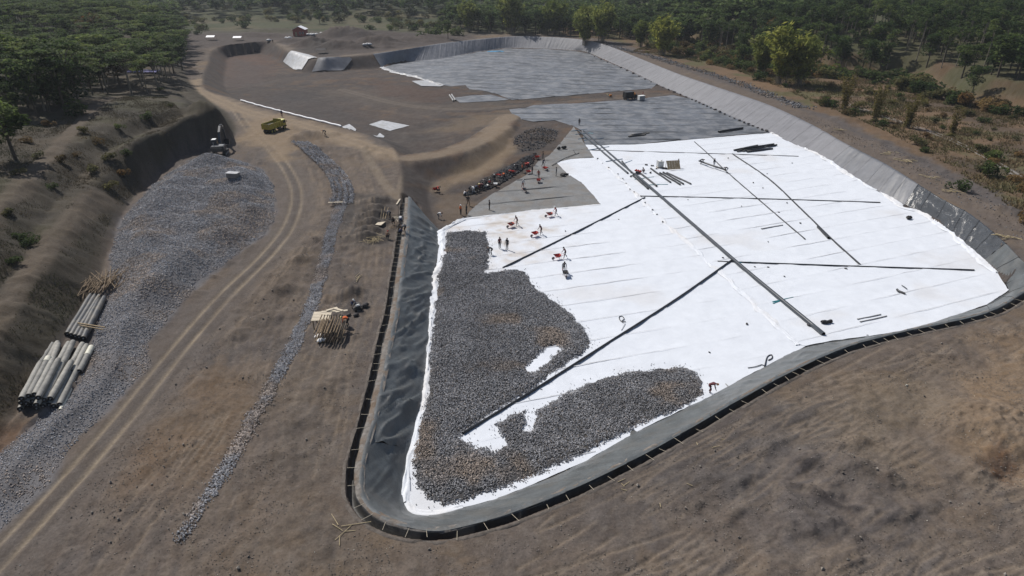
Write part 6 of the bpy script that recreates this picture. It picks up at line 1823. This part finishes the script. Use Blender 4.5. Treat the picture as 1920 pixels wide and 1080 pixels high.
def limb_mesh(segs, n=6):
    mb = MB()
    for a, b, r0, r1 in segs: mb.cyl(a, b, r0, r1, n, False)
    return mb.mesh('trunk')

def blob_pts(r, n, c, rad):
    v = r.normal(size=(n, 3)); v /= np.linalg.norm(v, axis=1)[:, None]
    v *= r.uniform(.55, 1.05, n)[:, None] ** .6
    return v * np.array(rad) + np.array(c)

def tree_proto(kind, seed, dens=1.0):
    r = np.random.default_rng(seed); segs = []
    if kind == 'umbrella':
        H = r.uniform(13, 16); segs = [((0, 0, -.5), (r.normal(0, .3), r.normal(0, .3), H * .5), .26, .18)]
        fork = segs[0][1]; P = []
        for k in range(8):
            a = k * 2.4 + r.uniform(-.4, .4); R_ = r.uniform(1.2, 5.2); h = H * r.uniform(.66, 1.0) - R_ * .25
            e = (fork[0] + R_ * math.cos(a), fork[1] + R_ * math.sin(a), h)
            mid = tuple(.5 * (np.array(fork) + np.array(e)) + np.array([0, 0, .8])); segs += [(fork, mid, .13, .09), (mid, e, .09, .04)]
            for q in range(3):
                c = (e[0] + r.normal(0, 1.0), e[1] + r.normal(0, 1.0), h + r.uniform(-.5, .5)); P.append(blob_pts(r, int(46 * dens), c, (1.9, 1.9, .38)))
        P = np.vstack(P); col = leaf_col(P, (.050, .084, .026), (.125, .165, .056), seed); V, F, c = cards(P, .42 / math.sqrt(dens), col, 1.2, 1.3, seed)
    elif kind in ('dense', 'dry'):
        H = r.uniform(9, 13); segs = [((0, 0, -.5), (r.normal(0, .2), r.normal(0, .2), H * .55), .3, .16)]; P = []
        for k in range(11):
            a = k * 2.4; R_ = r.uniform(.6, 3.3); h = H * r.uniform(.42, .92); e = (R_ * math.cos(a), R_ * math.sin(a), h); segs.append(((0, 0, H * .35), e, .12, .03)); s_ = r.uniform(1.2, 2.2); P.append(blob_pts(r, int(95 * dens), e, (s_, s_, s_ * .8)))
        P = np.vstack(P)
        b, a_ = ((.036, .062, .021), (.085, .125, .040)) if kind == 'dense' else ((.14, .070, .025), (.10, .09, .03))
        col = leaf_col(P, b, a_, seed); V, F, c = cards(P, .40 / math.sqrt(dens), col, .5, 1.2, seed)
    elif kind == 'bamboo':
        H = r.uniform(13, 16); P = []
        for k in range(44):
            a = r.uniform(0, 6.28); R0 = r.uniform(0, 1.6); lean = r.uniform(.3, 4.6); h = H * r.uniform(.72, 1.05) - lean * .4; pr = None
            for j in range(7):
                t = j / 6; q = (R0 * math.cos(a) + lean * t ** 2.2 * math.cos(a), R0 * math.sin(a) + lean * t ** 2.2 * math.sin(a), h * (t - .10 * t ** 3 * lean / 4))
                if pr: segs.append((pr, q, .06 * (1.1 - t), .05 * (1.02 - t)))
                pr = q
                if t > .3:
                    m = int((7 + 13 * t) * dens); P.append(np.array(q) + r.normal(0, .42 + .2 * t, (m, 3)))
        P = np.vstack(P); P = P[P[:, 2] > .4]; col = leaf_col(P, (.115, .145, .036), (.26, .28, .075), seed); V, F, c = cards(P, .40 / math.sqrt(dens), col, .1, 1.9, seed)
    elif kind == 'dry_bamboo':
        H = r.uniform(9, 11); P = []
        for k in range(12):
            a = r.uniform(0, 6.28); R0 = r.uniform(0, .8); lean = r.uniform(.3, 2.0); h = H * r.uniform(.6, 1.05); pr = None
            for j in range(6):
                t = j / 5; q = (R0 * math.cos(a) + lean * t ** 2 * math.cos(a), R0 * math.sin(a) + lean * t ** 2 * math.sin(a), h * t)
                if pr: segs.append((pr, q, .05 * (1.1 - t), .045 * (1.02 - t)))
                pr = q; P.append(np.array(q) + r.normal(0, .35, (int(14 * dens), 3)))
        P = np.vstack(P); P = P[P[:, 2] > .3]; col = leaf_col(P, (.13, .105, .032), (.20, .165, .06), seed); V, F, c = cards(P, .24, col, .1, 1.9, seed)
    elif kind == 'pole':
        H = r.uniform(12, 16); segs = [((0, 0, -.5), (r.normal(0, .3), r.normal(0, .3), H * .9), .17, .09)]; P = []
        for k in range(6):
            a = k * 2.4; R_ = r.uniform(.5, 2.0); e = (R_ * math.cos(a), R_ * math.sin(a), H * r.uniform(.7, 1.0)); segs.append(((0, 0, H * .62), e, .06, .02)); P.append(blob_pts(r, int(60 * dens), e, (1.2, 1.2, .7)))
        P = np.vstack(P); col = leaf_col(P, (.042, .070, .024), (.09, .125, .042), seed); V, F, c = cards(P, .36, col, .6, 1.2, seed)
    else:   # shrub
        P = []
        for k in range(6): P.append(blob_pts(r, int(60 * dens), (r.normal(0, .8), r.normal(0, .8), r.uniform(.5, 1.5)), (.8, .8, .7)))
        P = np.vstack(P); P = P[P[:, 2] > 0]
        for k in range(7): segs.append(((0, 0, -.1), (r.normal(0, .8), r.normal(0, .8), r.uniform(.8, 1.6)), .04, .015))
        pal = {'shrub': ((.036, .060, .020), (.085, .115, .035)), 'dry_shrub': ((.13, .085, .040), (.17, .125, .06)), 'olive_shrub': ((.075, .080, .034), (.13, .125, .055))}[kind]
        col = leaf_col(P, *pal, seed); V, F, c = cards(P, .22, col, .4, 1.3, seed)
    return V, F, c, segs
PROT = {}
def proto(kind, i):
    if (kind, i) not in PROT:
        V, F, c, segs = tree_proto(kind, 1000 + 31 * i + len(kind) * 7)
        cm = np_mesh('crown', V, F, False, c); cm.materials.append(M['leaf'])
        tm = limb_mesh(segs); tm.materials.append(M['trunk' if kind in ('umbrella', 'pole', 'dry_bamboo', 'bamboo') else 'trunk_dark'])
        PROT[(kind, i)] = (cm, tm)
    return PROT[(kind, i)]
NAMES = {'umbrella': 'umbrella_tree', 'dense': 'broadleaf_tree', 'dry': 'dry_tree', 'bamboo': 'bamboo_clump', 'dry_bamboo': 'dry_bamboo_clump', 'pole': 'slender_tree', 'shrub': 'shrub', 'dry_shrub': 'dry_shrub', 'olive_shrub': 'shrub'}
def plant(kind, loc, label, group=None, s=1.0, nv=4):
    cm, tm = proto(kind, random.randrange(nv))
    cat = 'bamboo' if 'bamboo' in kind else 'shrub' if 'shrub' in kind else 'tree'
    root = empty(NAMES[kind], loc, random.uniform(0, 6.28), label, cat, group)
    root.scale = (s * random.uniform(.9, 1.1), s * random.uniform(.9, 1.1), s)
    link('foliage' if cat != 'tree' else 'crown', cm, None, root); link('trunk' if cat == 'tree' else 'stems', tm, None, root)
    return root
def poisson(poly, d, n):
    """spaced points inside a plan outline"""
    c = sample(poly, n); cell = {}; out = []
    for p in c:
        k = (int(p[0] // d), int(p[1] // d)); ok = True
        for i in (-1, 0, 1):
            for j in (-1, 0, 1):
                for q in cell.get((k[0] + i, k[1] + j), ()):
                    if (q[0] - p[0]) ** 2 + (q[1] - p[1]) ** 2 < d * d: ok = False; break
        if ok: cell.setdefault(k, []).append(p); out.append(p)
    return np.array(out)
def z_of(P): return surf_fast(P[:, 0], P[:, 1])
far_pts = []
# forest on the left hill
FOL = np.array([W(-70, 235, 8), W(20, 222, 8), W(110, 205, 8), W(180, 172, 8), W(210, 160, 8), W(300, 152, 6), W(345, 120, 3), W(350, 95, 2), W(340, 75, 2), W(335, 52, 2), W(330, 30, 3), W(-90, 30, 8)])
p = poisson(FOL, 6.8, 9000); o = np.argsort(p[:, 1]); p = p[o]; z = z_of(p)
for i, (q, zz) in enumerate(zip(p, z)):
    if i < 285: 
        k = 'umbrella' if random.random() < .72 else 'dense'
        plant(k, (q[0], q[1], zz), 'flat topped light tree in the dense forest on the left hill' if k == 'umbrella' else 'dark rounded tree in the dense forest on the left hill', 'trees of the left forest', random.uniform(.75, 1.05) * (.9 if k == 'umbrella' else 1.05))
    else: far_pts.append((q[0], q[1], zz, 1.0))
for px in ((-20,225),(15,228),(45,222),(70,215),(95,210),(120,200),(150,192),(170,180),(50,205),(20,210),(90,195),(140,178),(5,200),(60,190),(110,180)):
    plant('dense', G1(px[0] + random.uniform(-6, 6), px[1] + random.uniform(-4, 4)), 'low leafy tree along the front edge of the left forest', 'edge trees of the left forest', random.uniform(.5, .8))
for px, k, s, lab in (((197, 161), 'umbrella', 1.05, 'tall forked pale tree standing free at the edge of the left forest'), ((225, 160), 'dry', 1.0, 'rust brown tree at the edge of the left forest'), ((30, 300), 'dense', .95, 'dark tree standing alone at the left frame edge'), ((180, 85), 'dry', 1.1, 'brown leafless looking tree inside the left forest'),
                      ((75, 165), 'dense', 1.0, 'bright green round tree in front of the left forest'), ((118, 195), 'shrub', 2.2, 'tall green bush in front of the left forest'), ((135, 215), 'shrub', 1.6, 'small bush on the hill path below the left forest')):
    plant(k, G1(*px), lab, None, s)
# scrub on the hill
HP = [(60,300),(110,305),(120,325),(190,270),(150,250),(250,190),(300,170),(220,245),(260,230),(170,330),(95,235),(125,240),(60,260),(40,330),(150,360),(200,300),(20,400),(80,400),(240,330),(210,350),(110,430),(60,470),(20,500),(180,250),(280,215),(320,200),(75,215),(100,350),(30,440),(5,350),(150,290),(230,290)]
for i, px in enumerate(HP):
    if i % 3 == 2: continue
    k = random.choice(('shrub', 'olive_shrub', 'olive_shrub', 'dry_shrub')); plant(k, G1(px[0] + random.uniform(-8, 8), px[1] + random.uniform(-8, 8)), {'shrub': 'low green bush on the left hillside', 'olive_shrub': 'low olive bush on the left hillside', 'dry_shrub': 'low brown bush on the left hillside'}[k], 'bushes on the left hillside', random.uniform(.35, .8))
# bamboo and trees beyond the far and right rim
for px, s, lab in (((958, 64), 1.25, 'pale green bamboo clump behind the far rim, leftmost of the row'), ((1040, 66), 1.2, 'pale green bamboo clump behind the far rim, second of the row'), ((1098, 78), 1.15, 'wide bamboo clump behind the bend of the far rim'), ((1128, 80), 1.1, 'bamboo clump overlapping the wide one behind the far rim'), ((1242, 104), 1.0, 'round bamboo clump behind the right rim, left of the dark tree'),
                   ((1462, 158), 1.05, 'large bamboo clump at the near end of the rubble ridge, left half'), ((1498, 160), 1.0, 'large bamboo clump at the near end of the rubble ridge, right half'), ((880, 60), 1.1, 'dark bamboo clump left of the bamboo row'), ((1200, 88), .7, 'low bamboo clump behind the far rim bend'), ((1425, 140), .8, 'small bamboo clump behind the large one')):
    plant('bamboo', G1(*px), lab, None, s * 1.15)
for px, s, lab in (((1582, 205), .95, 'tall thin yellow bamboo at the edge of the dry field'), ((1640, 226), .85, 'second thin yellow bamboo at the edge of the dry field'), ((1700, 240), .8, 'sparse yellow stalk plant beside the concrete channel'), ((1785, 250), .6, 'small yellow stalk plant on the dry field')):
    plant('dry_bamboo', G1(*px), lab, None, s)
for px, k, s, lab in (((1330, 92), 'dense', .95, 'bright dark tree between two bamboo clumps on the right'), ((840, 72), 'dense', .8, 'green tree left of the bamboo row at the far rim'), ((815, 70), 'shrub', 3.0, 'bright green bush at the far rim'), ((860, 66), 'shrub', 2.6, 'second bright green bush at the far rim'), ((1855, 150), 'dense', .8, 'tree at the top of the terrace bank near the right edge'),
                      ((1015, 62), 'dense', .7, 'dark tree between the two bamboo clumps of the far rim'), ((1390, 120), 'dense', .8, 'dark tree right of the round bamboo'), ((1440, 90), 'dry', .9, 'rust brown tree on the terrace'), ((1825, 165), 'dense', .7, 'dark bushy tree on the terrace bank'), ((1750, 45), 'dense', 1.0, 'broad tree on the terrace'), ((1540, 75), 'dense', .8, 'tree at the terrace edge')):
    plant(k, G1(*px), lab, None, s)
# terrace bank scrub, right field scrub
BK = WL([(1240,66),(1350,88),(1450,116),(1550,132),(1640,136),(1720,146),(1800,180),(1860,190),(1930,205)], 2.0)
L = catmull(BK, 6.0)
for i, q in enumerate(L):
    for k in range(4):
        w = q + RNG.normal(0, 3.5, 2) + np.array([0, 2.0]); kd = random.choice(('shrub', 'shrub', 'olive_shrub', 'dry_shrub'))
        plant(kd, (w[0], w[1], z_of(w[None])[0]), {'shrub': 'green bush on the terrace bank on the right', 'olive_shrub': 'olive bush on the terrace bank on the right', 'dry_shrub': 'brown bush on the terrace bank on the right'}[kd], 'bushes on the terrace bank', random.uniform(1.1, 2.2))
BTW = G([1170, 1250, 1350, 1450, 1560, 1600, 1520, 1420, 1330, 1250], [68, 76, 92, 116, 136, 150, 150, 140, 115, 98])[:, :2]
p = poisson(BTW, 5.0, 900)
for q, zz in zip(p, z_of(p)):
    kd = random.choice(('shrub', 'shrub', 'olive_shrub', 'dry_shrub')); plant(kd, (q[0], q[1], zz), {'shrub': 'dark green bush in the thicket between the bamboo clumps', 'olive_shrub': 'olive bush in the thicket between the bamboo clumps', 'dry_shrub': 'brown bush in the thicket between the bamboo clumps'}[kd], 'bushes of the thicket', random.uniform(1.0, 2.2))
FIELD = G([1180,1260,1380,1480,1560,1660,1760,1860,1940,1990,1990,1900,1780,1640,1560,1450,1330,1230], [98,107,132,172,206,246,300,364,430,475,215,200,190,150,142,125,100,80])[:, :2]
p = poisson(FIELD, 6.0, 1400)
for q, zz in zip(p, z_of(p)):
    if random.random() < .25: continue
    kd = random.choice(('shrub', 'olive_shrub', 'olive_shrub', 'dry_shrub', 'dry_shrub', 'dry_shrub')); plant(kd, (q[0], q[1], zz), {'shrub': 'green bush on the dry field right of the basin', 'olive_shrub': 'olive bush on the dry field right of the basin', 'dry_shrub': 'brown bush on the dry field right of the basin'}[kd], 'bushes on the dry field', random.uniform(.4, 1.0))
for px, s, lab in (((1805, 360), 1.0, 'dark green bush beside the right rim track'), ((1850, 330), 1.3, 'green bush above the right rim track'), ((1870, 300), 1.2, 'upright bush near the right frame edge'), ((1600, 215), .9, 'dark bush at the foot of the yellow bamboo'), ((1650, 235), 1.0, 'green bush at the foot of the second yellow bamboo'), ((1550, 200), 1.4, 'dark bush right of the large bamboo clump'), ((1420, 150), 1.6, 'dark bush left of the large bamboo clump')):
    plant('shrub', G1(*px), lab, None, s)
# terrace wood with slender pale trunks
TW = np.array([W(1255, 62, 5), W(1400, 88, 5), W(1480, 100, 5), W(1560, 108, 5), W(1640, 106, 6), W(1690, 98, 6), W(1740, 100, 7), W(1830, 126, 7), W(1960, 148, 7), W(1990, 60, 12), W(1990, 25, 14), W(1600, 20, 14), W(1250, 22, 10)])
p = poisson(TW, 5.6, 14000); p = p[np.argsort(p[:, 1])]; z = z_of(p)
for i, (q, zz) in enumerate(zip(p, z)):
    if i < 250:
        k = 'pole' if random.random() < .5 else 'dense'
        plant(k, (q[0], q[1], zz), 'slender pale trunked tree in the wood on the right terrace' if k == 'pole' else 'dark bushy tree in the wood on the right terrace', 'trees of the right terrace wood', random.uniform(.85, 1.15))
    else: far_pts.append((q[0], q[1], zz, 1.1))
for px in ((1742, 100), (1793, 104), (1912, 105), (1660, 60), (1605, 50), (1650, 62)):
    plant('pole', G1(*px), 'slender pale tree in front of the right terrace wood', 'slender trees on the terrace', .85)
# wood behind the bamboo row
MW = np.array([W(845, 50, 2), W(930, 56, 2), W(1000, 58, 2), W(1090, 62, 2), W(1180, 66, 2), W(1260, 60, 3), W(1260, 22, 8), W(840, 22, 6)])
p = poisson(MW, 6.0, 9000); p = p[np.argsort(p[:, 1])]; z = z_of(p)
for i, (q, zz) in enumerate(zip(p, z)):
    if i < 75: plant('dense', (q[0], q[1], zz), 'dark tree in the wood behind the bamboo row at the far rim', 'trees behind the bamboo row', random.uniform(.8, 1.1))
    else: far_pts.append((q[0], q[1], zz, 1.0))
# scrub plain beyond the spoil area
PL = np.array([W(345, 75, 0), W(480, 50, 0), W(640, 52, 0), W(830, 62, 0), W(840, 22, 0), W(600, 18, 0), W(330, 22, 0)])
p = poisson(PL, 8.5, 3500); z = z_of(p); nse = fbm(p[:, 0], p[:, 1] * 2.5, 60, 2, 811)
for i, (q, zz, nn) in enumerate(zip(p, z, nse)):
    if nn > -.15 and random.random() < .6:
        k = random.choice(('shrub', 'olive_shrub')); plant(k, (q[0], q[1], zz), 'green bush on the scrub plain beyond the far rim' if k == 'shrub' else 'olive bush on the scrub plain beyond the far rim', 'bushes of the scrub plain', random.uniform(1.0, 2.6))
for px, lab in (((600, 45), 'taller green tree on the scrub plain, left one'), ((635, 38), 'taller green tree on the scrub plain, right one'), ((560, 42), 'small tree on the scrub plain behind the red house')):
    plant('dense', G1(*px), lab, None, .9)
# far woods: one mass
FW = [np.array([(-560, 480), (-250, 480), (-235, 505), (-60, 520), (0, 500), (70, 455), (520, 470), (760, 560), (1000, 1000), (700, 1150), (-700, 1150), (-1000, 900)])]
p = poisson(FW[0], 10.5, 30000); z = z_of(p)
for q, zz in zip(p, z): far_pts.append((q[0], q[1], zz, 1.25))
fp = np.array(far_pts)
Vs = []; Fs = []; Cs = []; nv = 0
LOW = []
for i in range(5):
    V, F, c, segs = tree_proto('dense' if i < 3 else 'umbrella', 2000 + i, .17); LOW.append((V, F, c))
for i, (x, y, zz, s) in enumerate(fp):
    V, F, c = LOW[random.randrange(5)]; a = random.uniform(0, 6.28); ca, sa = math.cos(a), math.sin(a); s *= random.uniform(.8, 1.15)
    q = V * s; Vs.append(np.stack([q[:, 0] * ca - q[:, 1] * sa + x, q[:, 0] * sa + q[:, 1] * ca + y, q[:, 2] + zz], 1)); Fs.append(F + nv); Cs.append(c * random.uniform(.75, 1.2)); nv += len(V)
me = np_mesh('far_woods', np.vstack(Vs), np.vstack(Fs), False, np.vstack(Cs)); o = link('far_woods', me, M['leaf']); tag(o, 'far woods closing the view beyond the plain', 'woods', kind='stuff')
# grass and weeds
def tufts(name, P, h, col, label):
    n = len(P); z = z_of(P); k = 4
    Q = np.repeat(np.column_stack([P, z]), k, 0); m = len(Q); a = RNG.uniform(0, 6.28, m); hh = h * RNG.uniform(.5, 1.3, m)
    d = np.stack([np.cos(a), np.sin(a), np.zeros(m)], 1); w = np.stack([-d[:, 1], d[:, 0], d[:, 2]], 1)
    b = Q + d * RNG.uniform(0, .25, (m, 1)) * h
    V = np.stack([b - w * hh[:, None] * .16, b + w * hh[:, None] * .16, b + d * hh[:, None] * .5 + np.array([0, 0, 1]) * hh[:, None]], 1)
    me = np_mesh(name, V.reshape(-1, 3), np.arange(m * 3).reshape(-1, 3), False, np.repeat(np.repeat(col, k, 0), 3, 0)); o = link(name, me, M['grass']); tag(o, label, 'grass', kind='stuff')
def gcol(P, a, b, seed):
    t = np.clip(.5 + .8 * fbm(P[:, 0], P[:, 1], 10, 3, seed) + RNG.normal(0, .2, len(P)), 0, 1)[:, None]; return (np.array(a) * (1 - t) + np.array(b) * t) * RNG.uniform(.7, 1.2, (len(P), 1))
p = sample(FIELD, 60000); p = p[fbm(p[:, 0], p[:, 1], 6, 3, 821) + RNG.normal(0, .3, len(p)) > -.1]
tufts('dry_grass', p, .42, gcol(p, (.24, .17, .10), (.135, .13, .055), 823), 'dry brown and olive grass on the field right of the basin')
HG = np.vstack([G([0, 60, 130, 200, 260, 320, 350, 300, 180, 100, 0, -60], [800, 720, 610, 470, 360, 300, 230, 175, 190, 225, 250, 350])[:, :2]])
p = sample(HG, 60000); p = p[(sdist(p, HILL, 5) > .6) & (ldist(p, BENCH1, 4) > 1.3) & (ldist(p, BENCH2, 4) > 1.2)]; p = p[fbm(p[:, 0], p[:, 1], 5, 3, 831) + RNG.normal(0, .3, len(p)) > -.15]
tufts('hill_grass', p, .15, gcol(p, (.125, .100, .064), (.070, .076, .038), 833), 'rough grass and weeds on the left hillside')

# ------------------------------------------------------------------ light haze of the air over the site
mb = MB(); mb.box((0, 600, 88.5), (4200, 1400, 189))
hz = mb.build('haze', None)
hm_ = bpy.data.materials.new('haze_air'); hm_.use_nodes = True
nt = hm_.node_tree; nt.nodes.clear()
out = nt.nodes.new('ShaderNodeOutputMaterial'); pv = nt.nodes.new('ShaderNodeVolumePrincipled')
pv.inputs['Color'].default_value = (.86, .91, 1.0, 1); pv.inputs['Density'].default_value = 0.00014; pv.inputs['Anisotropy'].default_value = 0.2
nt.links.new(pv.outputs[0], out.inputs['Volume'])
hz.data.materials.append(hm_)
tag(hz, 'thin haze in the air over the site', 'haze', kind='stuff')
